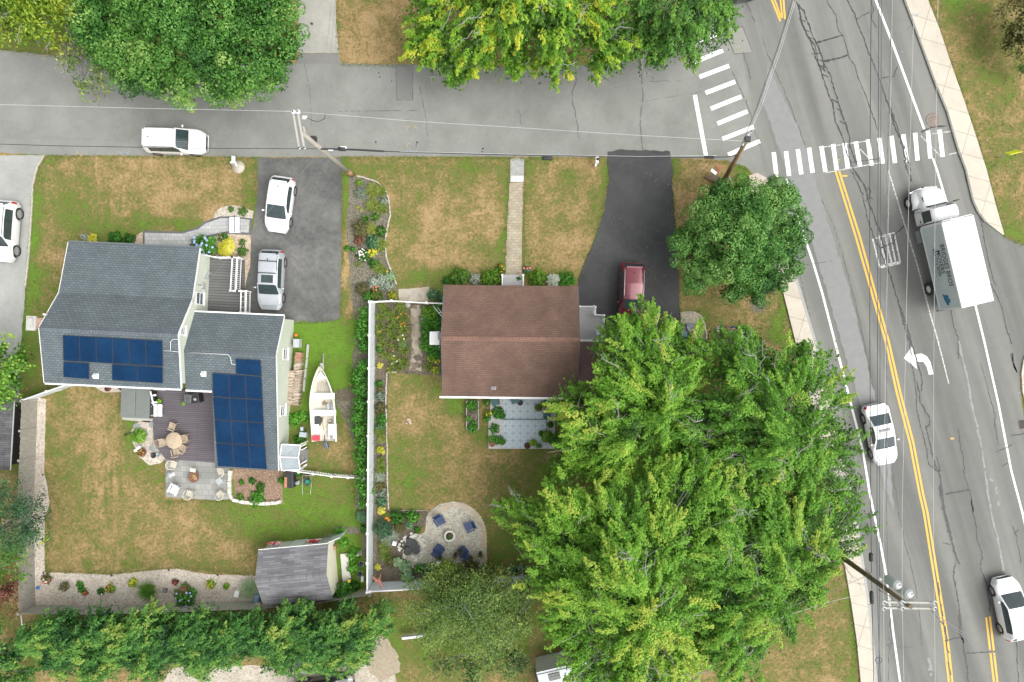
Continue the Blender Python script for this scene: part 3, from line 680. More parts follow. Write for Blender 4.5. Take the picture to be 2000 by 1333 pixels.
tag(t.build('patio_flagstones', speckle('warm_flag', [(.50,.38,.25),(.44,.41,.34),(.56,.45,.32),(.38,.39,.36)], 2.2)), kind='structure')
sheet('path', [(1329,610),(1350,608),(1366,616),(1376,632),(1379,655),(1379,700),(1330,700)], .012, speckle('beige_gravel', [(.33,.29,.23),(.42,.37,.30),(.5,.45,.37)], 12))
def edging(name, pts, wpx, h_, mat, label, seg=8):
 mb = MB(); q = dens(pts, seg, 0, False)
 for a, b in zip(q[:-1], q[1:]):
  A = P(*a); B = P(*b); d = (B - A); L = d.length
  if L < .05: continue
  c = (A + B) / 2; hh = h_ * rnd.uniform(.8, 1.2)
  mb.box((c.x + rnd.uniform(-.015, .015), c.y + rnd.uniform(-.015, .015), hh / 2), (L * .93, wpx / S * rnd.uniform(.8, 1.15), hh), rz=math.atan2(d.y, d.x))
 return tag(mb.build(name, mat), label, 'garden edging')
EDG = M('pale_edging_stone', (.46,.42,.35), var=.25, scale=9)
edging('edging', [(697,344),(713,348),(735,355),(752,370),(760,390),(763,420),(757,445),(752,475),(755,505),(765,530),(775,556)], 2.6, .1, EDG, 'curving pale stone edging between the flower bed and the front lawn')
edging('edging', [(775,727),(756,727),(754,780),(756,850),(757,930),(759,996)], 2.4, .1, EDG, 'long pale brick edging along the soil strip inside the white fence')
edging('edging', [(760,997),(795,997),(836,997)], 2, .1, M('dark_brick_edge', (.3,.24,.2), var=.3), 'short dark brick edging above the shrubs beside the round patio')
edging('edging', [(88,304),(74,325),(65,360),(61,440),(55,520),(50,560)], 2.6, .08, EDG, 'pale stone edging beside the pale driveway at the far left')
edging('edging', [(1352,609),(1366,616),(1376,632),(1379,655),(1379,690)], 2.6, .1, EDG, 'curved pale edging round the gravel corner beside the black driveway')
edging('edging', [(452,918),(449,940),(450,965),(456,976),(480,981),(510,983),(540,982),(551,978)], 6.5, .22, M('white_retaining_stone', (.58,.56,.50), var=.2, scale=7), 'white stone block edging round the red mulch bed behind the solar house', 9)
edging('edging', [(602,672),(600,700),(596,740),(594,766)], 4.5, .12, M('grey_timber', (.42,.42,.38), var=.15, scale=6), 'grey stone border between the firewood stack and the boat', 18)
# ------------------------------------------------------------------ houses
ROOF1 = brick('slate_grey_shingles', (.105,.13,.142),(.14,.172,.185),(.075,.092,.102), .3,.16,.028,bias=-.1,var=(.85,1.12),bump=.5)
ROOF1C = brick('slate_ridge_shingles', (.10,.12,.135),(.125,.15,.165),(.06,.07,.08), .2,.4,.02)
ROOF2 = brick('brown_shingles', (.15,.09,.066),(.185,.11,.08),(.115,.072,.055), .22,.135,.022,var=(.75,1.2),vs=.7,bump=.5)
ROOF2C = brick('red_brown_ridge', (.25,.135,.095),(.19,.112,.085),(.15,.09,.07), .45,.5,.02)
ROOF3 = brick('shed_shingles', (.13,.13,.14),(.24,.24,.25),(.11,.11,.12), .9,.14,.012,var=(.85,1.15),bump=.3)
ROOF3C = brick('shed_ridge', (.17,.17,.18),(.24,.24,.25),(.10,.10,.11), .16,.5,.015)
SIDING = brick('pale_green_siding', (.58,.62,.52),(.60,.64,.54),(.46,.49,.41), 30,.12,.012,var=(.95,1.04))
CREAM = M('cream_siding', (.74,.71,.57), var=.06, scale=3)
WHITE = M('white_trim', (.78,.78,.77), rough=.5, var=.04, scale=6)
VINYL = M('white_vinyl', (.66,.70,.73), rough=.45, var=.05, scale=2)
GLASSW = M('window_glass', (.10,.13,.15), rough=.08, var=.3, scale=1.5, spec=.8)
GREYDK = brick('grey_composite_deck', (.125,.128,.125),(.155,.158,.152),(.05,.05,.05), 30,.2,.02,var=(.92,1.06))
PURPD = brick('plum_composite_deck', (.115,.10,.115),(.135,.118,.132),(.045,.04,.045), 6,.14,.012,var=(.9,1.1))
class Frame:
 """local frame of a building: u to photo right, v up, turned by th"""
 def __init__(s, px, py, th): s.o = P(px, py, 0); s.th = th; s.m = Matrix.Rotation(th, 3, 'Z'); s.mi = s.m.inverted()
 def L(s, px, py, h=0):
  q = s.mi @ (P(px, py, h) - s.o); return Vector((q.x, q.y, h))
def on_surface(fr, px, py, zf, off=0.0):
 h = 3.0
 for _ in range(12): q = fr.L(px, py, h + off); h = zf(q.x, q.y)
 q.z = h + off
 return q
def quad_slab(mb, q, th):
 """slab from 4 top points (any order round), thickness th downwards along the normal"""
 n = (q[1] - q[0]).cross(q[2] - q[0]).normalized()
 if n.z < 0: q = q[::-1]; n = -n
 b = [p - n * th for p in q]
 mb.add(list(q) + b, [(0, 1, 2, 3), (7, 6, 5, 4), (0, 4, 5, 1), (1, 5, 6, 2), (2, 6, 7, 3), (3, 7, 4, 0)])
def roof_strip(u0, u1, prof, th=.12):
 """prof: list of (v,z) or per-side; continuous slab made along v"""
 mb = MB(); n = len(prof)
 vs = []
 for (v, z) in prof: vs += [(u0, v, z), (u1, v, z)]
 for (v, z) in prof: vs += [(u0, v, z - th), (u1, v, z - th)]
 fs = []
 for i in range(n - 1):
  a, b, c, d = 2 * i, 2 * i + 1, 2 * i + 3, 2 * i + 2
  fs += [(a, b, c, d)[::-1], (a + 2 * n, b + 2 * n, c + 2 * n, d + 2 * n), (a, d, d + 2 * n, a + 2 * n), (b, b + 2 * n, c + 2 * n, c)]
 fs += [(0, 2 * n, 2 * n + 1, 1), (2 * n - 2, 2 * n - 1, 4 * n - 1, 4 * n - 2)]
 return mb.add(vs, fs)
def gable_wall(mb, u, prof, z0=0.0, th=.12, side=1):
 """end wall in plane u, under profile"""
 n = len(prof)
 vs = [(u, v, z) for v, z in prof] + [(u, v, z0) for v, z in prof] + [(u - side * th, v, z) for v, z in prof] + [(u - side * th, v, z0) for v, z in prof]
 fs = []
 for i in range(n - 1):
  fs += [(i, i + 1, n + i + 1, n + i), (2 * n + i, 3 * n + i, 3 * n + i + 1, 2 * n + i + 1)]
 mb.add(vs, fs)
def window(parent, c, w_, h_, axis, side, name='window', muntins=1):
 """window on a wall; axis 'u' wall is normal to u; c on the wall surface; side +-1 outward"""
 f = MB(); t = .07; d = .05
 def bx(mb, du, dz, a, b_, dd, off):
  if axis == 'u': mb.box((c[0] + side * off, c[1] + du, c[2] + dz), (dd, a, b_))
  else: mb.box((c[0] + du, c[1] + side * off, c[2] + dz), (a, dd, b_))
 for s in (-1, 1): bx(f, s * (w_ / 2 - t / 2), 0, t, h_, d, d / 2)
 for s in (-1, 1): bx(f, 0, s * (h_ / 2 - t / 2), w_ - 2 * t, t, d, d / 2)
 if muntins:
  bx(f, 0, 0, w_ - 2 * t, .04, d, d / 2 - .004)
 fr = f.build(name, WHITE, parent, local=True)
 s_ = MB(); bx(s_, 0, -h_ / 2 - .03, w_ + .12, .05, .12, .06); s_.build('sill', WHITE, fr, local=True)
 g = MB(); bx(g, 0, 0, w_ - 2 * t - .004, h_ - 2 * t - .004, .016, .010); g.build('glass', GLASSW, fr, local=True)
 return fr
# ============ house with solar panels ============
F1 = Frame(400, 610, R(-2.6))
H1 = thing('solar_house', 'slate grey roofed house with blue solar panels and pale green siding', 'house', F1.o, R(-2.6))
L = F1.L
zE, zB, zR, zK = 2.55, 3.3, 5.1, 4.35      # front eave, break, ridge, rear eave
vE = (L(130, 473, zE).y + L(390, 485, zE).y) / 2
vB = L(113, 572, zB).y
vR = (L(84, 641, zR).y + L(350, 652, zR).y) / 2
vK = (L(85, 746, zK).y + L(350, 761, zK).y) / 2
uL = (L(130, 473, zE).x + L(82, 641, zR).x + L(85, 745, zK).x) / 3
uR = (L(391, 485, zE).x + L(350, 652, zR).x + L(350, 758, zK).x) / 3
prof1 = [(vE, zE), (vB, zB), (vR, zR), (vK, zK)]
uRw = uR - .16; uLw = uL + .22
def z1(u, v):
 for (a, b) in zip(prof1[:-1], prof1[1:]):
  if b[0] <= v <= a[0]: return a[1] + (b[1] - a[1]) * (a[0] - v) / (a[0] - b[0])
 return prof1[0][1] if v > prof1[0][0] else prof1[-1][1]
roof1 = roof_strip(uL, uR, prof1).build('roof', ROOF1, H1, local=True)
m = MB()
for s in (1, -1):
 v2 = vR + s * .17
 quad_slab(m, [Vector((uL + .02, vR, zR + .035)), Vector((uR - .02, vR, zR + .035)), Vector((uR - .02, v2, z1(0, v2) + .03)), Vector((uL + .02, v2, z1(0, v2) + .03))], .02)
m.build('ridge_cap', ROOF1C, roof1, local=True)
m = MB()
for u in (uR + .02, uL - .02):
 m = MB()
 for a, b in zip(prof1[:-1], prof1[1:]): m.bar((u, a[0], a[1] - .07), (u, b[0], b[1] - .07), .03, .2)
 m.build('rake_trim', WHITE, H1, local=True)
MB().box(((uL + uR) / 2, vK - .07, zK - .08), (uR - uL, .12, .10)).build('gutter', VINYL, H1, local=True)
MB().box(((uL + uR) / 2, vE + .07, zE - .08), (uR - uL, .10, .10)).build('gutter', M('dark_gutter', (.12,.14,.15)), H1, local=True)
wp = [(v, z - .13) for v, z in prof1]; wp[0] = (vE - .35, z1(0, vE - .35) - .13); wp[-1] = (vK + .3, z1(0, vK + .3) - .13)
m = MB()
for u_, s_ in ((uRw, 1), (uLw, -1)):
 m = MB(); gable_wall(m, u_, wp, 0, .12, s_); m.build('wall', SIDING, H1, local=True)
for v, z in (wp[0], wp[-1]): MB().box(((uLw + uRw) / 2, v - .06 if v > 0 else v + .06, (z - .02) / 2), (uRw - uLw - .01, .12, z - .02)).build('wall', SIDING, H1, local=True)
b0 = L(421, 549, .6); b1 = L(417, 612, .6)
vb0, vb1 = b0.y, vR - 3.5
m = MB()
cw = L(404, 584, 1.9); window(H1, (uRw + .001, cw.y, 1.9), .9, 1.15, 'u', 1)
cw = L(366, 647, 4.2); window(H1, (uRw + .001, cw.y, 4.15), .62, .62, 'u', 1)
m = MB(); cw = L(403, 558, 2.0); m.box((uRw + .05, cw.y, 1.5), (.16, .35, .45)); m.box((uRw + .12, cw.y - .35, 1.5), (.2, .2, .3)); m.tube([(uRw + .05, cw.y, 1.7), (uRw + .05, cw.y, 2.7)], .03)
m.build('electric_meter', M('meter_grey', (.42, .43, .42), rough=.5, var=.2), H1, local=True)
m = MB(); cw = L(373, 590, 3.3); m.tube([(uRw + .01, cw.y, 3.4), (uRw + .5, cw.y - .05, 3.45)], .02); m.tube([(uRw + .3, cw.y + .1, 3.4), (uRw + .3, cw.y - .2, 3.5)], .02); m.build('service_bracket', M('steel', (.5, .5, .5), metal=.6, rough=.4), H1, local=True)
c0 = L(68, 632, 4.6)
m = MB(); m.box((uL - .45, c0.y, 2.45), (.80, .75, 4.9)); ch = m.build('chimney', brick('red_chimney_brick', (.30,.12,.08),(.38,.17,.11),(.42,.37,.32), .22,.08,.012), H1, local=True)
m = MB(); m.box((uL - .62, c0.y, 4.96), (.62, .95, .12)); m.box((uL - .62, c0.y + .1, 5.08), (.40, .45, .14)); m.build('chimney_cap', M('grey_concrete', (.42,.42,.39), var=.15), ch, local=True)
m = MB(); m.tube([(uL + .12, c0.y + .62, z1(0, c0.y + .6) + .05), (uL + .12, c0.y + .62, z1(0, c0.y + .6) + .45)], .06, 8); m.build('vent_pipe', WHITE, H1, local=True)
def panel(parent, fr, zf, quad, name='solar_panel'):
 q = [on_surface(fr, x, y, zf, .10) for x, y in quad]
 mb = MB(); quad_slab(mb, q, .04)
 pn = mb.build(name, SOLAR, parent, local=True)
 f = MB()
 for a, b in zip(q, q[1:] + q[:1]): f.bar(a + Vector((0, 0, .002)), b + Vector((0, 0, .002)), .025, .03)
 f.build('frame', M('panel_frame', (.025, .035, .06), rough=.4), pn, local=True)
def solar_mat():
 m_, n, l, b = newmat('solar_cells'); b.inputs['Roughness'].default_value = .3; b.inputs['Specular IOR Level'].default_value = .12
 tc = n.new("ShaderNodeTexCoord"); t_ = n.new("ShaderNodeTexBrick"); t_.offset = 0; t_.inputs['Scale'].default_value = 1
 t_.inputs['Brick Width'].default_value = .156; t_.inputs['Row Height'].default_value = .156; t_.inputs['Mortar Size'].default_value = .004
 t_.inputs['Color1'].default_value = (.005, .026, .068, 1); t_.inputs['Color2'].default_value = (.006, .032, .086, 1); t_.inputs['Mortar'].default_value = (.012, .032, .075, 1)
 l.new(tc.outputs['Object'], t_.inputs[0])
 nn = nz(n, l, .5, 3); r_ = ramp(n, [(.35, (.8, .9, .95)), (.65, (1.25, 1.25, 1.2))]); l.new(nn.outputs[0], r_.inputs[0])
 mx = n.new("ShaderNodeMixRGB"); mx.blend_type = 'MULTIPLY'; mx.inputs[0].default_value = 1
 l.new(t_.outputs[0], mx.inputs[1]); l.new(r_.outputs[0], mx.inputs[2]); l.new(mx.outputs[0], b.inputs['Base Color'])
 return m_
SOLAR = solar_mat()
def grid_panels(parent, fr, zf, xt, yt0, yt1, xb, yb0, yb1, n, g=.5):
 """row of n panels between the top edge (xt0..xt1, yt0..yt1) and bottom edge"""
 for i in range(n):
  a = i / n; b = (i + 1) / n
  def tp(t): return (xt[0] + (xt[1] - xt[0]) * t, yt0 + (yt1 - yt0) * t)
  def bt(t): return (xb[0] + (xb[1] - xb[0]) * t, yb0 + (yb1 - yb0) * t)
  A, B, C, D = tp(a), tp(b), bt(b), bt(a)
  panel(parent, fr, zf, [(A[0] + g, A[1] + g), (B[0] - g, B[1] + g), (C[0] - g, C[1] - g), (D[0] + g, D[1] - g)])
grid_panels(H1, F1, z1, (123, 317), 655, 666, (124, 318), 705, 716, 6)
grid_panels(H1, F1, z1, (124, 174), 707, 710, (124, 174), 737, 741, 1)
grid_panels(H1, F1, z1, (219, 318), 712, 718, (219, 318), 743, 749, 2)
m = MB(); m.tube([on_surface(F1, 318, 685, z1, .06), on_surface(F1, 333, 686, z1, .06), on_surface(F1, 333, 668, z1, .06), on_surface(F1, 338, 663, z1, .06), on_surface(F1, 349, 663, z1, .06)], .025)
m.tube([on_surface(F1, 333, 686, z1, .06), on_surface(F1, 350, 688, z1, .06)], .025); m.build('conduit', M('pvc_conduit', (.6, .62, .62), rough=.5), H1, local=True)
def roofvent(parent, fr, zf, px, py, name='roof_vent', r_=.11, h_=.3, mat=WHITE):
 q = on_surface(fr, px, py, zf, 0)
 mb = MB(); mb.box((q.x, q.y, q.z + .02), (.36, .36, .03)); mb.lathe((q.x, q.y, q.z), [(r_, 0), (r_, h_), (r_ * .8, h_ + .01), (r_ * .8, h_ - .06), (.001, h_ - .06)], 10)
 mb.build(name, mat, parent, local=True)
roofvent(H1, F1, z1, 188, 735)
zE2, zR2, zK2 = 2.55, 3.85, 2.3
vE2 = (L(390, 609, zE2).y + L(553, 619, zE2).y) / 2
vR2 = (L(373, 685, zR2).y + L(537, 693, zR2).y) / 2
vK2 = (L(425, 915, zK2).y + L(546, 919, zK2).y) / 2
uR2 = (L(553, 620, zE2).x + L(537, 692, zR2).x + L(547, 918, zK2).x) / 3
uM = L(415, 760, 3.3).x
vM = L(400, 762, 3.0).y
def z2(u, v):
 if v > vR2: return zR2 + (zE2 - zR2) * (v - vR2) / (vE2 - vR2)
 return zR2 + (zK2 - zR2) * (vR2 - v) / (vR2 - vK2)
ru = uRw + .01
roof2 = roof_strip(uM, uR2, [(vE2, zE2), (vR2, zR2), (vK2, zK2)]).build('wing_roof', ROOF1, H1, local=True)
roof_strip(ru, uM - .004, [(vE2, zE2), (vR2, zR2), (vM, z2(0, vM))]).build('link_roof', ROOF1, H1, local=True)
m = MB()
for s in (1, -1):
 v2 = vR2 + s * .17
 quad_slab(m, [Vector((ru + .02, vR2, zR2 + .035)), Vector((uR2 - .02, vR2, zR2 + .035)), Vector((uR2 - .02, v2, z2(0, v2) + .03)), Vector((ru + .02, v2, z2(0, v2) + .03))], .02)
m.build('ridge_cap', ROOF1C, roof2, local=True)
m = MB()
for a, b in zip([(vE2, zE2), (vR2, zR2)], [(vR2, zR2), (vK2, zK2)]): m.bar((uR2 + .02, a[0], a[1] - .07), (uR2 + .02, b[0], b[1] - .07), .03, .2)
m.build('rake_trim', WHITE, H1, local=True)
MB().box(((ru + uR2) / 2, vE2 + .06, zE2 - .06), (uR2 - ru, .10, .12)).build('gutter', WHITE, H1, local=True); MB().box(((ru + uM) / 2 - .02, vM - .07, z2(0, vM) - .07), (uM - ru, .12, .12)).build('gutter', WHITE, H1, local=True)
m = MB(); pr = [(vE2 - .2, z2(0, vE2 - .2) - .13), (vR2, zR2 - .13), (vK2 + .2, z2(0, vK2 + .2) - .13)]
uw2 = uR2 - .12
gable_wall(m, uw2, pr, 0, .12, 1)
m.box(((uRw + uw2) / 2 + .06, vE2 - .26, pr[0][1] / 2), (uw2 - uRw - .15, .12, pr[0][1] - .02)); m.box(((uM + uw2) / 2, vK2 + .27, pr[-1][1] / 2), (uw2 - uM - .02, .12, pr[-1][1] - .02))
m.box((uM + .1, (vM + vK2) / 2 + .2, 1.05), (.12, vM - vK2 - .3, 2.1)); m.box(((ru + uM) / 2, vM + .3, 1.3), (uM - ru, .12, 2.6))
m.build('wing_wall', SIDING, H1, local=True)
for (px, py) in ((559, 692), (553, 802)):
 c_ = L(px, py, 1.6); window(H1, (uw2 + .001, c_.y, 1.65), .78, .95, 'u', 1)
grid_panels(H1, F1, z2, (415, 511), 729, 736, (416, 513), 775, 781, 3)
grid_panels(H1, F1, z2, (416, 513), 776, 782, (419, 515), 820, 826, 3)
grid_panels(H1, F1, z2, (419, 515), 821, 827, (422, 518), 865, 871, 3)
grid_panels(H1, F1, z2, (422, 518), 866, 872, (426, 521), 911, 917, 3)
grid_panels(H1, F1, z2, (460, 509), 701, 704, (461, 511), 731, 735, 1)
m = MB(); m.tube([on_surface(F1, 372, 689, z2, .06), on_surface(F1, 445, 693, z2, .06), on_surface(F1, 450, 698, z2, .06), on_surface(F1, 452, 711, z2, .06), on_surface(F1, 461, 713, z2, .06)], .025); m.build('conduit', MATS['pvc_conduit'], H1, local=True)
roofvent(H1, F1, z2, 398, 731)
zD = .55
def LP(pts, h): return [(L(x, y, h).x, L(x, y, h).y) for x, y in pts]
m = MB().prism(LP([(391, 500), (466, 503), (466, 568), (480, 569), (480, 612), (391, 612)], zD), .05, zD)
pd = m.build('porch_deck', GREYDK, H1, local=True)
m = MB()
for i, x in enumerate((469, 474)): m.prism(LP([(x - 3, 505), (x + 2, 505), (x + 2, 565), (x - 3, 565)], .4 - i * .18), .02, .4 - i * .18)
m.build('porch_step', GREYDK, H1, local=True)
def railing(parent, fr, pts, z0, hgt, name='porch_railing', bal=.14, mat=WHITE):
 mb = MB(); ps = [fr.L(x, y, z0 + hgt) for x, y in pts]
 for a, b in zip(ps[:-1], ps[1:]):
  a = Vector(a); b = Vector(b)
  mb.bar(a, b, .075, .06); mb.bar(a - Vector((0, 0, hgt - .12)), b - Vector((0, 0, hgt - .12)), .05, .05)
  n_ = max(1, int((b - a).length / bal))
  for i in range(1, n_):
   p_ = a.lerp(b, i / n_); mb.box((p_.x, p_.y, p_.z - hgt / 2 + .05), (.03, .03, hgt - .16))
 for p_ in ps: mb.box((p_.x, p_.y, z0 + hgt / 2 + .03), (.10, .10, hgt + .06)); mb.box((p_.x, p_.y, z0 + hgt + .07), (.13, .13, .03))
 return mb.build(name, mat, parent, local=True)
railing(H1, F1, [(392, 497), (421, 503), (454, 503), (467, 504)], zD, .85)
railing(H1, F1, [(454, 503), (450, 568), (464, 569)], zD, .85)
railing(H1, F1, [(464, 505), (461, 567)], .35, .8)
railing(H1, F1, [(464, 569), (481, 569), (480, 610)], zD, .85)
railing(H1, F1, [(471, 569), (470, 610)], .5, .8, bal=.3)
m = MB()
for i in range(22): 
 p_ = L(469, 505 + i * 2.9, .3); m.box((p_.x, p_.y, .17), (.13, .07, .3))
m.build('picket_edging', WHITE, H1, local=True)
m = MB(); a = [L(551, 868, 1.9), L(587, 870, 1.6), L(584, 893, 1.75), L(549, 892, 1.95)]; quad_slab(m, a, .05)
a = [L(549, 893, 1.95), L(584, 894, 1.75), L(586, 917, 1.5), L(551, 918, 1.7)]; quad_slab(m, a, .05)
en = m.build('side_entry_roof', M('grey_sheet_roof', (.27, .31, .33), rough=.5, var=.12, scale=3), H1, local=True)
m = MB()
for a, b in (((551,868,1.95),(587,870,1.65)),((587,870,1.65),(583,893,1.8)),((583,893,1.8),(586,918,1.55)),((586,918,1.55),(550,919,1.75)),((548,893,2.0),(584,894,1.8)),((550,868,1.95),(547,893,2.0)),((547,893,2.0),(550,919,1.75))): m.bar(L(*a), L(*b), .07, .09)
for (x, y) in ((588, 868), (587, 916)):
 p_ = L(x, y, 1.5); m.box((p_.x, p_.y, .75), (.08, .08, 1.5))
for (x0, y0, x1, y1) in ((586,874,598,867),(588,880,599,874),(586,908,599,900),(588,914,599,907)): m.bar(L(x0, y0, .9), L(x1, y1, .6), .06, .06)
m.build('trim', WHITE, en, local=True)
m = MB(); 
for i in range(3):
 p_ = L(590 + i * 3, 891, .5 - .15 * i); m.box((p_.x, p_.y, (.5 - .15 * i) / 2), (.35, 1.0, .5 - .15 * i))
m.build('side_steps', M('grey_wood_step', (.2, .2, .19), var=.2), H1, local=True)
m = MB().prism(LP([(299, 759), (424, 766), (428, 905), (323, 897), (300, 867)], .3), .02, .3)
tag(m.build('back_deck', PURPD, H1, local=True))
m = MB(); p_ = L(312, 760, 3.0); m.box((p_.x, p_.y, 3.0), (.75, .16, .12)); m.build('awning_bracket', WHITE, H1, local=True)
# ============ brown roofed house ============
F2 = Frame(995, 665, R(-.6))
H2 = thing('brown_roofed_house', 'house with brown shingle roof and white rear gutter between the lawn and black driveway', 'house', F2.o, R(-.6))
L = F2.L
ze, zr, zk = 2.7, 4.3, 2.7
ve = (L(870, 556, ze).y + L(1130, 560, ze).y) / 2; vr = (L(859, 662, zr).y + L(1131, 664, zr).y) / 2; vk = (L(856, 773, zk).y + L(1128, 778, zk).y) / 2
ul = (L(870, 556, ze).x + L(859, 662, zr).x) / 2; ur = (L(1130, 560, ze).x + L(1131, 664, zr).x) / 2
def z3(u, v): return zr - abs(v - vr) * (zr - ze) / (ve - vr)
rf = roof_strip(ul, ur, [(ve, ze), (vr, zr), (vk, z3(0, vk))]).build('roof', ROOF2, H2, local=True)
m = MB()
for s in (1, -1):
 v2 = vr + s * .15
 quad_slab(m, [Vector((ul + .02, vr, zr + .035)), Vector((ur - .02, vr, zr + .035)), Vector((ur - .02, v2, z3(0, v2) + .03)), Vector((ul + .02, v2, z3(0, v2) + .03))], .02)
m.build('ridge_cap', ROOF2C, rf, local=True)
m = MB()
for u in (ul - .02, ur + .02):
 m = MB(); m.bar((u, ve, ze - .07), (u, vr, zr - .07), .03, .16); m.bar((u, vr, zr - .07), (u, vk, z3(0, vk) - .07), .03, .16)
 m.build('rake_trim', MATS['dark_gutter'], H2, local=True)
m = MB(); m.box(((ul + ur) / 2 - .1, vk - .08, z3(0, vk) - .05), (ur - ul + .3, .14, .11)); m.build('gutter', WHITE, H2, local=True)
m = MB(); pr = [(ve - .4, z3(0, ve - .4) - .13), (vr, zr - .13), (vk + .45, z3(0, vk + .45) - .13)]
CLAP = M('white_clapboard', (.72, .72, .69), var=.05, scale=3)
for u_, s_ in ((ul + .25, -1), (ur - .2, 1)):
 m = MB(); gable_wall(m, u_, pr, 0, .12, s_); m.build('wall', CLAP, H2, local=True)
for v_ in (ve - .46, vk + .51): MB().box(((ul + ur) / 2, v_, 1.28), (ur - ul - .6, .12, 2.55)).build('wall', CLAP, H2, local=True)
roofvent(H2, F2, z3, 964, 757, r_=.09, h_=.2, mat=M('vent_grey', (.3, .27, .26)))
zrg = 3.3
ug = L(1345, 700, 2.5).x; vg0 = L(1200, 668, 2.5).y; vg1 = L(1200, 860, 2.4).y; vgm = L(1200, 757, zrg).y
roof_strip(ur + .06, ug, [(vg0, 2.45), (vgm, zrg), (vg1, 2.45)]).build('wing_roof', M('wing_shingles', (.14,.085,.078), var=.15, scale=4, bump=.3), H2, local=True)
m = MB(); m.box(((ur + ug) / 2, vg0 + .07, 2.4), (ug - ur, .13, .10)); m.build('wing_gutter', WHITE, H2, local=True)
for c_, s_ in (((( ur + ug) / 2, vg0 - .3, 1.15), (ug - ur - .4, .12, 2.28)), (((ur + ug) / 2, vg1 + .3, 1.15), (ug - ur - .4, .12, 2.28)), ((ug - .25, (vg0 + vg1) / 2, 1.15), (.12, vg0 - vg1 - .75, 2.28))): MB().box(c_, s_).build('wing_wall', CLAP, H2, local=True)
zp = .5
PGR = M('pale_grey_porch', (.40, .405, .40), var=.08, scale=3)
m = MB().prism([(L(x, y, zp).x, L(x, y, zp).y) for x, y in [(1132, 617), (1176, 617), (1179, 664), (1132, 664)]], .02, zp); m.build('porch_floor', PGR, H2, local=True)
m = MB()
for i in range(4):
 y0 = 600 + i * 4.6; zz = .12 + i * .1
 m.prism([(L(x, y, zz).x, L(x, y, zz).y) for x, y in [(1132, y0), (1160, y0), (1160, y0 + 4.4), (1132, y0 + 4.4)]], .01, zz)
m.build('porch_step', PGR, H2, local=True)
railing(H2, F2, [(1163, 600), (1163, 615), (1180, 616), (1180, 664)], zp, .8)
railing(H2, F2, [(1133, 599), (1160, 599)], .0, .1)
m = MB().prism([(L(x, y, .4).x, L(x, y, .4).y) for x, y in [(981, 537), (1022, 537), (1022, 566), (981, 566)]], .02, .4); m.build('front_stoop', PGR, H2, local=True)
railing(H2, F2, [(981, 538), (981, 560)], .4, .8); railing(H2, F2, [(1022, 538), (1022, 560)], .4, .8)
m = MB(); a = L(849, 661, 2.2); m.box((a.x, a.y, 2.12), (.72, .95, .3)); o = m.build('wall_unit', WHITE, H2, local=True, bevel=.05)
m = MB(); b_ = L(861, 662, 2.2); m.box((b_.x + .05, b_.y, 2.1), (.10, .9, .4)); m.box((b_.x - .12, b_.y - .6, 2.1), (.1, .12, .1)); m.box((b_.x - .08, b_.y + .2, 2.32), (.22, .5, .04)); m.build('wall_bracket', M('dark_bracket', (.25, .25, .27)), H2, local=True)
# ============ garden shed ============
F3 = Frame(577, 1120, R(5.2))
SH = thing('garden_shed', 'garden shed with grey shingle roof, cream siding and open white door', 'shed', F3.o, R(5.2))
L = F3.L
zs, zt = 2.1, 3.15
v0 = (L(503, 1075, zs).y + L(638, 1063, zs).y) / 2; v1 = (L(515, 1183, zs).y + L(650, 1170, zs).y) / 2; vm = L(575, 1129, zt).y
u0 = (L(502, 1075, zs).x + L(514, 1183, zs).x + L(500, 1130, zt).x) / 3; u1 = (L(638, 1063, zs).x + L(650, 1170, zs).x + L(640, 1128, zt).x) / 3
rf = roof_strip(u0, u1, [(v0, zs), (vm, zt), (v1, zs)], .08).build('roof', ROOF3, SH, local=True)
m = MB()
for s in (1, -1):
 v2 = vm + s * .15; z_ = zt - .15 * (zt - zs) / (v0 - vm)
 quad_slab(m, [Vector((u0 + .02, vm, zt + .03)), Vector((u1 - .02, vm, zt + .03)), Vector((u1 - .02, v2, z_ + .025)), Vector((u0 + .02, v2, z_ + .025))], .02)
m.build('ridge_cap', ROOF3C, rf, local=True)
m = MB(); pr = [(v0 - .12, zs - .02), (vm, zt - .1), (v1 + .12, zs - .02)]
for u_, s_ in ((u1 - .1, 1), (u0 + .1, -1)):
 m = MB(); gable_wall(m, u_, pr, 0, .1, s_); m.build('gable_wall', CREAM, SH, local=True)
for v_ in (v0 - .17, v1 + .17): MB().box(((u0 + u1) / 2, v_, 1.02), (u1 - u0 - .42, .1, 2.04)).build('wall', SIDING, SH, local=True)
m = MB(); m.box(((u0 + u1) / 2, v0 + .02, zs - .06), (u1 - u0, .05, .1)); m.build('rake_trim', WHITE, SH, local=True)
vf = v0 - .119
for (px, py) in ((536, 1068), (614, 1061)):
 c_ = L(px, py, 1.4); window(SH, (c_.x, vf, 1.35), .62, .8, 'v', 1)
c_ = L(580, 1063, 1.2); m = MB(); m.box((c_.x, vf + .03, .98), (.95, .05, 1.9)); dr = m.build('door', VINYL, SH, local=True)
for i in (-1, 0, 1): MB().box((c_.x + i * .24, vf + .065, 1.72), (.15, .02, .14)).build('door_light', GLASSW, dr, local=True)
d0 = L(641, 1063, 1.0); m = MB(); m.bar((u1 - .15, vf + .12, .98), (u1 + .85, vf + .42, .98), .05, 1.85); m.build('open_door', VINYL, SH, local=True)
m = MB(); m.box((u1 + .55, L(650, 1112, .1).y, .10), (.6, 2.1, .10)); m.build('side_ramp', M('pale_board', (.62, .60, .56), var=.06), SH, local=True)
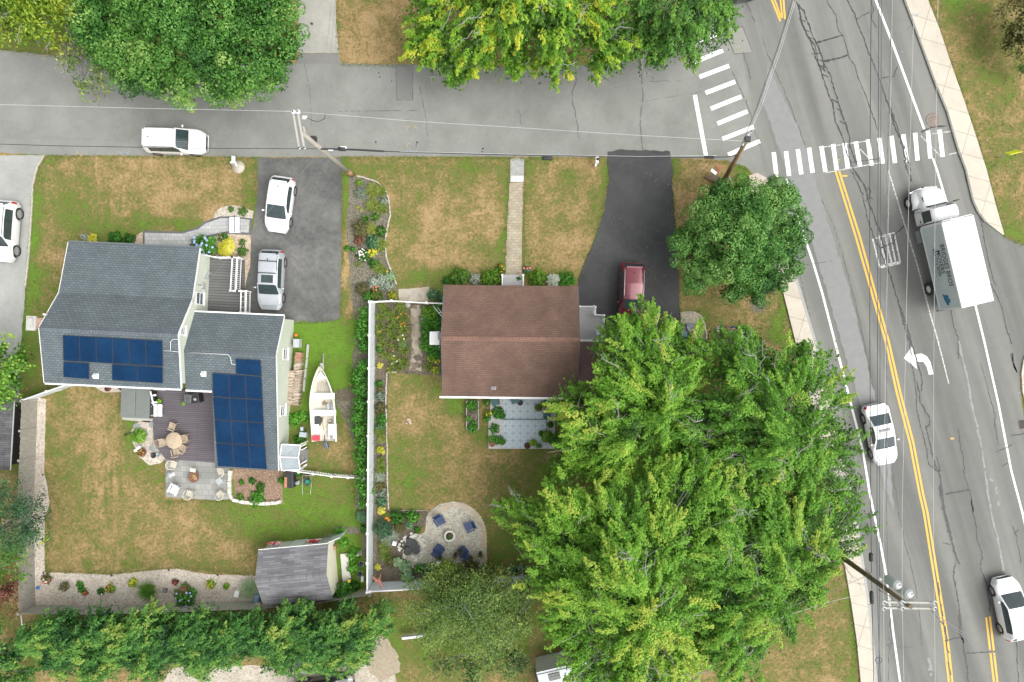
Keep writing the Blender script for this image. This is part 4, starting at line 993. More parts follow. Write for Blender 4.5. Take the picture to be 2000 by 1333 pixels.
# ============ white neighbour house at the bottom edge ============
F4 = Frame(1130, 1320, R(13))
H4 = thing('white_neighbour_house', 'white walled neighbour house with grey green roof under the maple at the bottom edge', 'house', F4.o, R(13))
m = MB(); a = F4.L(1047, 1310, 2.2); b_ = F4.L(1262, 1270, 2.2)
m.box(((a.x + b_.x) / 2, a.y - 2.6, 1.15), (b_.x - a.x, 5.0, 2.3)); m.build('wall', M('white_wall', (.72, .74, .76), var=.04), H4, local=True)
m = MB(); ux0, ux1 = a.x + 2.6, b_.x + .3
roof_strip(ux0, ux1, [(a.y - .45, 2.5), (a.y - 3.2, 3.4), (a.y - 6.0, 2.5)]).build('roof', brick('grey_green_shingles', (.15,.17,.15),(.20,.22,.195),(.09,.10,.09), .35,.16,.02), H4, local=True)
m = MB(); m.box((a.x + 1.3, a.y - 2.7, 2.36), (2.5, 4.9, .1)); m.build('flat_roof', M('white_membrane', (.62, .66, .69), var=.05), H4, local=True)
c_ = F4.L(1083, 1321, 2.4); m = MB(); m.box((c_.x, c_.y, 2.46), (.8, .45, .1)); m.box((c_.x, c_.y, 2.52), (.68, .12, .03)); m.build('skylight', M('skylight_frame', (.2, .2, .19)), H4, local=True)
m = MB()
for i in range(2): m.tube([F4.L(1043 + i * 5, 1306, 1.4), F4.L(1052 + i * 4, 1345, 1.4)], .035)
for i in range(6): m.tube([F4.L(1044 + i * 1.5, 1309 + i * 6, 1.4), F4.L(1049 + i * 1.5, 1308 + i * 6, 1.4)], .025)
m.build('rail', M('dark_rail', (.05, .05, .06)), H4, local=True)
# ============ dark wooden outbuilding at the left edge ============
m = MB(); q = [P(-40, 782, 2.2), P(28, 782, 2.2), P(20, 918, 2.0), P(-40, 918, 2.0)]
DK = brick('weathered_black_boards', (.075,.075,.078),(.12,.12,.125),(.03,.03,.03), 2.2,.16,.012,var=(.7,1.4),vs=2)
OB = thing('dark_outbuilding', 'dark weathered outbuilding roof at the left edge beside the timber fence', 'shed', P(-10, 850, 0))
mb = MB(); quad_slab(mb, q, .08); mb.build('roof', DK, OB)
mb = MB(); mb.bar(P(28.5, 781, 2.24), P(20.5, 919, 2.04), .05, .06); mb.build('roof_edge', M('grey_flashing', (.4, .4, .4)), OB)
mb = MB(); mb.prism([P(-40, 790, 1), P(24, 790, 1), P(17, 910, 1), P(-40, 910, 1)], 0, 1.85); mb.build('wall', M('black_board_wall', (.05, .05, .05), var=.3), OB)
# ------------------------------------------------------------------ vehicles
def paint(name, col, rough=.25, metal=0.0):
 return M(name, col, rough=rough, var=.03, scale=1.5, metal=metal, coat=.6)
CARGLASS = M('car_glass', (.035, .055, .058), rough=.05, var=.3, scale=1.2, spec=.9)
TYRE = M('tyre_rubber', (.03, .03, .032), rough=.8, var=.2)
RIM = M('alloy_rim', (.45, .46, .47), rough=.3, var=.1, metal=.6)
CARBLK = M('black_plastic', (.03, .03, .033), rough=.5, var=.2)
REDL = M('red_tail_lens', (.5, .02, .02), rough=.2, var=.1)
HEADL = M('headlight_lens', (.55, .58, .58), rough=.1, var=.1, spec=.8)
UNDER = M('underbody', (.02, .02, .02), rough=.9)
def interp(xs, ys, x):
 return float(np.interp(x, xs, ys))
def car(name, label, px, py, rz, col, L=4.6, W=1.84, H=1.68, kind='suv', rails=None, sunroof=False, crossbars=False, group=None, hc=.8, cat='car', bigwheel=0, darkrear=False):
 """local x forward; rz=0 points to photo right"""
 root = thing(name, label, cat, (0, 0, 0), 0, group)
 h2 = L / 2
 sedan = kind == 'sedan'
 wr = .34 + bigwheel * .05
 xf = h2 - .88; xr = -h2 + .82 + (.1 if sedan else 0)
 nose = h2; cowl = h2 - (1.25 if sedan else 1.12); wst = cowl - (.78 if sedan else .62)
 if sedan: rt = -h2 + 1.42; rb = -h2 + .72
 else: rt = -h2 + .42; rb = -h2 + .12
 if kind == 'hatch': rt = -h2 + .5; rb = -h2 + .14; cowl = h2 - .98; wst = cowl - .85
 zn, zc = .78, (.98 if sedan else 1.06)
 if kind == 'hatch': zc = 1.08
 ztail = (1.02 if sedan else 1.0)
 X = sorted(set([round(v, 3) for v in list(np.linspace(-h2, h2, 40)) + [cowl, wst, rt, rb, nose - .03, nose - .08, nose - .16, nose - .3, -h2 + .03, -h2 + .08, -h2 + .2, (wst + rt) / 2, (wst + rt) / 2 - .08, wst - .02]]))
 key = [cowl, wst, rt, rb]
 X = [x for x in X if all(abs(x - k_) > .045 or abs(x - k_) < .002 for k_ in key)]
 top_x = [-h2, rb, rt, (rt + wst) / 2, wst, cowl, nose - .3, nose]
 if sedan: top_z = [ztail - .06, ztail + .04, H - .06, H, H - .05, zc, zn + .06, zn - .1]; 
 else: top_z = [ztail - .05, ztail + .12, H - .07, H, H - .05, zc, zn + .1, zn - .06]
 if sedan: top_x = [-h2, rb, rt, (rt + wst) / 2, wst, cowl, nose - .3, nose]
 def plan(x):
  a = 1.0
  df = h2 - x; dr = x + h2
  if df < .75: a = 1 - .30 * (1 - df / .75) ** 2.2
  if dr < .5: a = min(a, 1 - .20 * (1 - dr / .5) ** 2.2)
  return W / 2 * a
 def zlow(x):
  z = .26
  for c in (xf, xr):
   d = abs(x - c); r_ = wr + .07
   if d < r_: z = max(z, math.sqrt(r_ * r_ - d * d) + wr - .02)
  return z
 rows = 11
 V = {}
 verts = []
 for i, x in enumerate(X):
  wb = plan(x); zt = interp(top_x, top_z, x)
  zb = min(zt - .03, interp([-h2, -h2 + .3, xr, cowl, nose - .2, nose], [ztail - .1, ztail - .02, ztail - .02, zc - .08, zn - .04, zn - .14], x))
  zl = min(zlow(x), zb - .1)
  gh = max(0.0, (zt - zb - .12) / (H - ztail)); gh = min(1, gh)
  wt = wb * (.90 - .13 * gh)
  if x > cowl or (sedan and x < rb): wt = wb * .88
  sec = [(wb - .07, zl), (wb - .012, zl + (zb - zl) * .3), (wb, zl + (zb - zl) * .62), (wb - .035, zb),
               (wb * .97 - .03, zb + (zt - zb) * .12), ((wb * .97 - .03) * .5 + wt * .5, zb + (zt - zb) * .55), (wt, zt - (.05 if gh > .3 else .02)), (wt - .09, zt - .012),
               (wt * .6, zt + .012), (0.0, zt + .025)]
  full = [(y, z) for y, z in sec] + [(-y, z) for y, z in sec[-2::-1]]
  V[i] = len(verts)
  verts += [Vector((x, y, z)) for y, z in full]
 nn = 19
 parts = {'body': [], 'windshield': [], 'rear_window': [], 'lw': [], 'rw': [], 'hl': [], 'hr': [], 'tl': [], 'tr': [], 'sunroof': [], 'grille': [], 'pillar': []}
 midx = (wst + rt) / 2
 for i in range(len(X) - 1):
  a, b = X[i], X[i + 1]; c = (a + b) / 2
  for j in range(nn - 1):
   jj = j if j < 9 else nn - 2 - j      # 0..8 mirrored
   left = j < 9
   f = (V[i] + j, V[i + 1] + j, V[i + 1] + j + 1, V[i] + j + 1)
   key_ = 'body'
   if jj >= 7 and wst < c < cowl: key_ = 'windshield'
   elif jj >= 7 and rb < c < rt: key_ = 'rear_window'
   elif jj in (4, 5) and (rt + (.05 if sedan else .25)) < c < cowl - .42 and not (midx - .08 < c < midx): key_ = 'lw' if left else 'rw'
   elif jj in (4, 5) and (midx - .08 < c < midx) and jj < 6: key_ = 'pillar'
   elif jj == 6 and wst < c < cowl - .1: key_ = 'body'
   elif jj in (2, 3, 4, 5, 6) and c > nose - .30 and c < nose - .03: key_ = 'hl' if left else 'hr'
   elif jj in (2, 3, 4, 5) and c < -h2 + .2 and c > -h2 + .02: key_ = 'tl' if left else 'tr'
   elif sunroof and jj >= 8 and wst - .72 < c < wst - .16: key_ = 'sunroof'
   parts[key_].append(f)
 parts['body'].append(tuple(V[len(X) - 1] + k for k in range(nn)))
 parts['body'].append(tuple(V[0] + k for k in range(nn))[::-1])
 def part(fs, nm, mat, sm=True, grow=0.0):
  if not fs: return None
  ids = sorted({i for f in fs for i in f}); mp = {v: k for k, v in enumerate(ids)}
  mb = MB(); mb.v = [verts[i].copy() for i in ids]
  if grow:
   pass
  mb.f = [[mp[i] for i in f] for f in fs]; mb.sm = [sm] * len(fs)
  return mb.build(nm, mat, root, local=True)
 bo = part(parts['body'], 'body', col)
 part(parts['windshield'], 'windshield', CARGLASS); part(parts['rear_window'], 'rear_window', CARBLK if darkrear else CARGLASS)
 part(parts['lw'], 'side_window', CARGLASS); part(parts['rw'], 'side_window', CARGLASS)
 for sd_ in (0, 1): part([f for f in parts['pillar'] if (verts[f[0]].y > 0) == bool(sd_)], 'pillar', CARBLK)
 part(parts['hl'], 'headlight', HEADL); part(parts['hr'], 'headlight', HEADL); part(parts['tl'], 'taillight', REDL); part(parts['tr'], 'taillight', REDL)
 part(parts['sunroof'], 'sunroof', CARGLASS)
 for x in (xf, xr):
  for s in (1, -1):
   yc = s * (W / 2 - .12)
   t = MB(); q = Matrix.Rotation(math.pi / 2, 3, 'X')
   prof = [(wr - .07, -.10), (wr - .015, -.10), (wr, -.07), (wr, .07), (wr - .015, .10), (wr - .07, .10)]
   k = MB(); k.lathe((0, 0, 0), prof, 20, caps=False); t.add([q @ v + Vector((x, yc, wr)) for v in k.v], k.f, True)
   wh = t.build('wheel', TYRE, root, local=True)
   k = MB(); k.lathe((0, 0, 0), [(.001, -.07), (wr - .09, -.085), (wr - .07, -.06), (wr - .07, .06), (wr - .09, .085), (.001, .07)], 16)
   r_ = MB(); r_.add([q @ v + Vector((x, yc, wr)) for v in k.v], k.f, True); r_.build('rim', RIM, wh, local=True)
 m = MB(); m.box((0, 0, .34), (L * .92, W * .80, .16)); m.build('underbody', UNDER, root, local=True)
 for s in (1, -1):
  m = MB(); m.ball((cowl - .42, s * (W / 2 + .10), (zc + .06)), (.07, .12, .08), 8, 6); m.build('side_mirror', col, root, local=True)
 m = MB(); m.box((h2 - .005, 0, .52), (.04, W * .45, .14)); m.build('grille', CARBLK, root, local=True)
 m = MB()
 for s in (1, -1): m.tube([(cowl + .02, s * W * .37, zc - .035), ((cowl + nose) / 2, s * W * .355, interp(top_x, top_z, (cowl + nose) / 2) - .0), (nose - .32, s * W * .27, zn + .095)], .008, 4)
 m.tube([(nose - .30, -W * .27, zn + .11), (nose - .26, 0, zn + .105), (nose - .30, W * .27, zn + .11)], .008, 4)
 m.tube([(cowl + .0, -W * .38, zc + .0), (cowl + .02, 0, zc + .035), (cowl + .0, W * .38, zc + .0)], .02, 4)
 m.build('bonnet_seam', CARBLK, bo, local=True)
 if rails:
  for s in (1, -1):
   m = MB(); m.tube([(rt + .1, s * W * .37, H - .05), (rt + .25, s * W * .375, H + .03), (wst - .35, s * W * .375, H + .03), (wst - .1, s * W * .37, H - .03)], .022, 6); m.build('roof_rail', rails, root, local=True)
 if crossbars:
  for x in (midx + .25, midx - .6):
   m = MB(); m.bar((x, -W * .38, H + .06), (x, W * .38, H + .06), .06, .03); m.build('crossbar', CARBLK, root, local=True)
 m = MB(); m.box((rt + .35, 0, H + .03), (.12, .04, .06)); m.build('antenna', CARBLK, root, local=True)
 if not sedan:
  m = MB(); m.box((rt - .04, 0, H - .03), (.10, W * .62, .03)); m.build('spoiler', col, root, local=True)
 root.location = P(px, py, hc); root.location.z = .01
 root.rotation_euler = (0, 0, rz)
 return root
def hd(x0, y0, x1, y1): return math.atan2(-(y1 - y0), x1 - x0)
WCAR = paint('white_car_paint', (.78, .79, .80)); SILV = paint('silver_car_paint', (.48, .51, .54), .22, .25)
BURG = paint('burgundy_car_paint', (.15, .022, .035), .2, .2); BLKP = paint('black_car_paint', (.025, .025, .028), .15); BLUP = paint('pale_blue_car_paint', (.38, .45, .50), .25, .2); DKB = paint('dark_car_paint', (.05, .055, .06), .2)
car('parked_car', 'white estate car parked on the side street with black side mirror out', 341, 276, hd(0, 0, 1, .03), WCAR, L=4.45, W=1.82, rails=CARBLK)
car('parked_car', 'white hatchback nearest the street on the grey driveway', 546, 400, hd(554, 344, 538, 458), WCAR, L=4.0, W=1.78, H=1.55, kind='hatch')
car('parked_car', 'silver wagon with roof rails and sunroof parked beside the porch', 529, 547, hd(532, 487, 526, 608), SILV, L=4.3, W=1.78, H=1.6, rails=CARBLK, sunroof=True, crossbars=True)
car('parked_car', 'burgundy red car half under the maple on the black driveway', 1234, 574, hd(1236, 515, 1232, 640), BURG, L=4.4, W=1.82, H=1.66, rails=MATS['steel'])
car('parked_car', 'white four wheel drive with big black wheels cut off by the left edge', 4, 452, hd(8, 390, -2, 517), WCAR, L=4.4, W=1.9, H=1.75, bigwheel=1.2, rails=CARBLK)
car('moving_car', 'white sedan with dark sunroof driving down the main road below the arrow', 1721, 849, hd(1708, 790, 1733, 908), WCAR, L=4.4, W=1.78, H=1.42, kind='sedan', sunroof=True)
car('moving_car', 'white crossover with sunroof driving up at the lower right corner', 1976, 1190, hd(1990, 1250, 1965, 1132), WCAR, L=4.5, W=1.85, H=1.62, kind='hatch', sunroof=True)
car('parked_car', 'black off road car half cut off by the bottom edge on the gravel', 632, 1352, hd(0, 0, 1, -.14), BLKP, L=4.4, W=1.85, H=1.75, bigwheel=1, rails=MATS['steel'])
car('parked_car', 'pale blue car hidden under the row of trees near the gravel', 632, 1282, hd(0, 0, 1, -.18), BLUP, L=4.3, W=1.78, H=1.5)
car('parked_car', 'dark car whose rear just shows at the top edge beside the tree', 1448, -64, hd(0, 0, -.2, -1), DKB, L=4.6, W=1.85, H=1.5, kind='sedan')
# ---- box truck
def truck():
 A = (29.16 + 31.08) / 2; fx = Vector((-1.39, 5.8, 0)).normalized(); rz = math.atan2(fx.y, fx.x)
 rear = Vector((31.66, 2.50, 0))
 T = thing('box_truck', 'white box truck lettered for a moving company', 'truck', rear + fx * 0, rz)
 lb = M('shaded_truck_side', (.52, .60, .625), rough=.4, var=.05, scale=1.2); wt = paint('truck_white', (.80, .81, .81), .35)  # white box: shade of its west side painted in as a bluish tone
 roofm = M('truck_roof', (.60, .60, .58), rough=.6, var=.0, scale=1.7, col2=(.82, .82, .81), stretch=(3, .5, 1), lo=.33, hi=.43)
 Lb, Wb, z0, z1 = 5.95, 2.2, 1.15, 3.6
 m = MB(); m.box((Lb / 2, 0, (z0 + z1) / 2), (Lb, Wb, z1 - z0)); bx = m.build('cargo_box', lb, T, local=True)
 m = MB(); m.box((Lb / 2, 0, z1 + .012), (Lb + .02, Wb + .02, .03)); m.build('box_roof', roofm, bx, local=True)
 m = MB()
 for s in (1, -1):
  m.box((Lb / 2, s * (Wb / 2 + .008), z1 - .04), (Lb + .02, .03, .09)); m.box((Lb / 2, s * (Wb / 2 + .008), z0 + .04), (Lb + .02, .03, .08))
  m.box((.02, s * (Wb / 2 + .006), (z0 + z1) / 2), (.08, .03, z1 - z0)); m.box((Lb - .02, s * (Wb / 2 + .006), (z0 + z1) / 2), (.08, .03, z1 - z0))
 m.build('box_trim', wt, bx, local=True)
 m = MB(); m.box((Lb + .06, 0, (z0 + z1) / 2), (.12, Wb - .1, z1 - z0 - .06)); m.build('front_panel', wt, bx, local=True)
 m = MB(); m.tube([(Lb + .02, -Wb / 2, z1 - .02), (Lb + .02, Wb / 2, z1 - .02)], .06, 8); m.build('front_corner', M('alloy_trim', (.5, .52, .53), rough=.3, metal=.5), bx, local=True)
 ink = M('black_lettering', (.02, .025, .03), rough=.5)
 def text(s, x, z, size, nm='lettering', mat=ink, off=.006, sx=1.0):
  c = bpy.data.curves.new(nm, 'FONT'); c.body = s; c.size = size; c.offset = size * .012; c.extrude = .002; c.align_x = 'CENTER'; c.space_character = 1.05
  o = bpy.data.objects.new('tmp_text', c); COL.objects.link(o)
  dg = bpy.context.evaluated_depsgraph_get(); me = bpy.data.meshes.new_from_object(o.evaluated_get(dg))
  bpy.data.objects.remove(o)
  ob = bpy.data.objects.new(nm, me); COL.objects.link(ob); me.materials.clear(); me.materials.append(mat)
  for v in me.vertices: v.co = Vector((x - v.co.x * sx, Wb / 2 + off + v.co.z, z + v.co.y))
  ob.parent = T
  return ob
 text('BRIDGES BROS', 3.05, 2.86, .62, sx=.70); text('MOVERS', 3.35, 2.34, .60, sx=.72); text('603-772-8200', 3.35, 1.98, .40, sx=.84)
 thin = M('thin_lettering', (.12, .16, .18), rough=.5)
 m = MB()
 for (x, z, w_) in ((3.3, 2.25, 2.0), (3.1, 1.85, 2.2), (3.1, 1.72, 1.6)):
  m.box((x, Wb / 2 + .006, z), (w_, .004, .018))
 m.build('rule_line', thin, T, local=True)
 m = MB(); e = [(0, 0), (.18, .12), (.42, .10), (.62, .22), (.95, .34), (1.02, .58), (.78, .62), (.70, .86), (.42, .92), (.36, .72), (.12, .78), (-.05, .55), (.05, .35), (-.12, .22)]
 k = MB().prism([(a * 1.05, b * .75) for a, b in e], 0, .004)
 m.add([Vector((.95 - v.x * .72 + .05, Wb / 2 + .003 + v.z, 1.85 + v.y * 1.1)) for v in k.v], k.f)
 m.build('emblem', M('emblem_blue', (.02, .16, .30), rough=.5), T, local=True)
 m = MB(); m.box((3.8, 0, .85), (7.6, .9, .25)); m.box((1.6, 0, 1.0), (2.4, 1.6, .2)); m.build('chassis', UNDER, T, local=True)
 st = [  # x, half width bottom, z bottom, half width top, z top
  (6.15, 1.02, .75, .88, 2.55), (6.25, 1.04, .7, .93, 2.64), (6.8, 1.04, .7, .92, 2.68), (7.05, 1.02, .7, .88, 2.60), (7.32, .98, .8, .86, 1.78), (7.7, .90, .8, .74, 1.70), (8.3, .80, .75, .66, 1.56), (8.62, .66, .7, .54, 1.38), (8.72, .56, .7, .45, 1.15)]
 vs = []; 
 for x, wb, zb, w2, z2_ in st:
  for y, z in [(wb * .97, zb), (wb, zb + (z2_ - zb) * .45), (w2 + (wb - w2) * .25, z2_ - .22 * (z2_ - zb) * .5), (w2 - .08, z2_), (w2 * .5, z2_ + .03), (0, z2_ + .04), (-w2 * .5, z2_ + .03), (-w2 + .08, z2_), (-(w2 + (wb - w2) * .25), z2_ - .22 * (z2_ - zb) * .5), (-wb, zb + (z2_ - zb) * .45), (-wb * .97, zb)]: vs.append(Vector((x, y, z)))
 body, ws, sw1, sw2 = [], [], [], []
 for i in range(len(st) - 1):
  for j in range(10):
   f = [i * 11 + j, (i + 1) * 11 + j, (i + 1) * 11 + j + 1, i * 11 + j + 1]
   if i == 3 and 3 <= j <= 6: ws.append(f)
   elif i in (1, 2) and j == 1: sw1.append(f)
   elif i in (1, 2) and j == 8: sw2.append(f)
   else: body.append(f)
 body.append(list(range(11))[::-1]); body.append([(len(st) - 1) * 11 + j for j in range(11)])
 def pt(fs, nm, mat):
  ids = sorted({i for f in fs for i in f}); mp = {v: k for k, v in enumerate(ids)}
  mb = MB(); mb.v = [vs[i] for i in ids]; mb.f = [[mp[i] for i in f] for f in fs]; mb.sm = [True] * len(fs); return mb.build(nm, mat, T, local=True)
 cab = pt(body, 'cab', wt); pt(ws, 'windshield', CARGLASS); pt(sw1, 'side_window', CARGLASS); pt(sw2, 'side_window', CARGLASS)
 for s in (1, -1):
  m = MB(); q = []
  for x, y, z in [(7.35, 1.12, .95), (7.45, 1.18, 1.15), (7.75, 1.20, 1.26), (8.1, 1.16, 1.22), (8.4, 1.02, 1.08), (8.62, .82, .92)]:
   q.append((x, y, z))
  k0 = len(m.v); 
  vs2 = []
  for x, y, z in q: vs2 += [Vector((x, s * y, z)), Vector((x, s * (y - .42), z + .12)), Vector((x, s * y, z - .22))]
  fs = []
  for i in range(len(q) - 1):
   fs += [(3 * i, 3 * i + 3, 3 * i + 4, 3 * i + 1), (3 * i, 3 * i + 2, 3 * i + 5, 3 * i + 3)]
  m.add(vs2, fs, True); m.build('fender', wt, T, local=True)
  m = MB(); m.ball((8.50, s * .72, 1.0), (.12, .14, .10), 8, 6); m.build('headlight', HEADL, T, local=True)
  m = MB(); m.tube([(7.25, s * .98, 1.75), (7.3, s * 1.35, 1.9)], .02); m.box((7.3, s * 1.42, 1.85), (.08, .22, .38)); m.build('side_mirror', CARBLK, T, local=True)
  m = MB(); m.bar((8.76, s * .1, .65), (8.6, s * 1.0, .65), .12, .25); m.build('bumper', M('chrome', (.5, .5, .5), metal=.8, rough=.25), T, local=True)
  for x, nw in ((7.95, 1), (1.55, 2)):
   for w_ in range(nw):
    yc = s * (1.02 - w_ * .28); q = Matrix.Rotation(math.pi / 2, 3, 'X')
    k = MB(); k.lathe((0, 0, 0), [(.28, -.12), (.47, -.12), (.49, -.08), (.49, .08), (.47, .12), (.28, .12)], 20, caps=False); t = MB(); t.add([q @ v + Vector((x, yc, .49)) for v in k.v], k.f, True); wh = t.build('wheel', TYRE, T, local=True)
    k = MB(); k.lathe((0, 0, 0), [(.001, -.06), (.2, -.05), (.28, -.1), (.28, .1), (.2, .05), (.001, .06)], 16); t = MB(); t.add([q @ v + Vector((x, yc, .49)) for v in k.v], k.f, True); t.build('rim', M('white_rim', (.7, .7, .7)), wh, local=True)
 m = MB()
 m.tube([(7.34, -.74, 1.80), (7.33, 0, 1.84), (7.34, .74, 1.80)], .03, 5); m.box((7.9, .73, 1.62), (.4, .03, .08)); m.build('cowl_seam', CARBLK, cab, local=True)
 m = MB(); m.box((6.4, 1.06, 1.3), (.18, .03, .06)); m.tube([(6.22, 1.05, .9), (6.22, 1.06, 1.9)], .012); m.tube([(7.1, 1.04, .9), (7.1, 1.05, 1.7)], .012); m.build('door_seam', CARBLK, cab, local=True)
 m = MB(); m.box((5.4, .95, .75), (.9, .4, .45)); m.build('fuel_tank', M('alloy_tank', (.4, .4, .42), metal=.6, rough=.35), T, local=True)
 m = MB(); m.box((-.08, 0, .75), (.16, 2.1, .1)); m.build('rear_bumper', CARBLK, T, local=True)
truck()
# ------------------------------------------------------------------ trees
MAPLE = leafmat('maple_leaves', [(0, (.035,.10,.012)), (.3, (.095,.24,.02)), (.6, (.185,.42,.038)), (.85, (.31,.54,.065)), (1, (.48,.58,.09))], .38)
DARKG = leafmat('dark_leaves', [(0, (.015,.06,.012)), (.35, (.045,.155,.025)), (.65, (.095,.26,.045)), (.9, (.18,.38,.085)), (1, (.26,.46,.12))], .3)
OAKY = leafmat('dense_leaves', [(0, (.02,.08,.014)), (.35, (.055,.18,.028)), (.65, (.11,.285,.045)), (.9, (.20,.40,.08)), (1, (.31,.48,.12))], .32)
YELG = leafmat('yellowing_leaves', [(0, (.06,.15,.018)), (.35, (.13,.31,.025)), (.6, (.24,.45,.035)), (.85, (.42,.56,.045)), (1, (.62,.62,.055))], .38)
HEDG = leafmat('hedge_leaves', [(0, (.015,.07,.018)), (.35, (.045,.16,.03)), (.65, (.095,.265,.045)), (.9, (.19,.38,.06)), (1, (.32,.43,.08))], .32)
FEATH = leafmat('feathery_leaves', [(0, (.05,.10,.025)), (.35, (.10,.19,.045)), (.65, (.17,.28,.06)), (.9, (.27,.38,.09)), (1, (.38,.47,.12))], .3)
OLIVE = leafmat('olive_leaves', [(0, (.06,.07,.02)), (.5, (.15,.15,.045)), (1, (.26,.24,.09))], .2)
REDB = leafmat('red_leaves', [(0, (.08,.03,.02)), (.5, (.18,.07,.045)), (1, (.28,.13,.07))], .2)
SHRUB = leafmat('shrub_leaves', [(0, (.025,.08,.012)), (.35, (.06,.17,.02)), (.65, (.12,.28,.03)), (.9, (.22,.42,.05)), (1, (.33,.5,.07))], .3)
BARK = M('grey_bark', (.25,.235,.21), rough=.95, var=.3, scale=6, bump=.5)
BARKD = M('brown_bark', (.13,.10,.08), rough=.95, var=.3, scale=6, bump=.5)
TWIG = M('pale_twig', (.34,.33,.31), rough=.9, var=.2, scale=6)
DENS = 3.2
def crown_points(lobes, dens_, shell_rng=(.78, 1.04), lower=.35, gap=None, gscale=.45, seed=0):
 """lobes: [(c(3), r(3))]; points near the upper surface of the union"""
 out, nrm, dep = [], [], []
 for li, (c, r) in enumerate(lobes):
  c = np.array(c, float); r = np.array(r, float)
  n = int(dens_ * DENS * math.pi * r[0] * r[1])
  a = rg.uniform(0, 2 * math.pi, n); q = np.sqrt(rg.uniform(0, 1, n))
  x = q * np.cos(a); y = q * np.sin(a); z = np.sqrt(np.maximum(0, 1 - q * q))
  k = rg.uniform(shell_rng[0], shell_rng[1], n)
  low = rg.random(n) < lower
  k = np.where(low, rg.uniform(.35, .8, n), k)
  z = np.where(rg.random(n) < .12, -z * .4, z)
  d = np.stack([x, y, z], 1)
  p = c + d * r * k[:, None] 
  nn = unit(d / r)
  keep = np.ones(n, bool)
  for lj, (c2, r2) in enumerate(lobes):
   if lj == li: continue
   e = np.sqrt((((p - np.array(c2)) / np.array(r2)) ** 2).sum(1))
   keep &= ~((e < .62) & (p[:, 2] < np.array(c2)[2] + r2[2] * .7))
  if gap is not None:
   g = np.array([noise.noise(Vector((v[0] * gscale, v[1] * gscale, v[2] * gscale * .6 + seed))) for v in p])
   keep &= ~((g < gap) & (k > .74))
  out.append(p[keep]); nrm.append(nn[keep]); dep.append(k[keep])
 return np.concatenate(out), np.concatenate(nrm), np.concatenate(dep)
def limb(mb, a, b, r0, r1, sag=.12, n=6, sides=6, jit=.15):
 a = Vector(a); b = Vector(b); L_ = (b - a).length
 pts = []; rs = []
 for i in range(n + 1):
  t = i / n; p = a.lerp(b, t)
  p.z += math.sin(t * math.pi) * L_ * sag
  if 0 < i < n: p += Vector((rnd.gauss(0, jit), rnd.gauss(0, jit), rnd.gauss(0, jit * .5))) * L_ * .12
  pts.append(p); rs.append(r0 + (r1 - r0) * t)
 mb.tube(pts, rs, sides)
 return pts
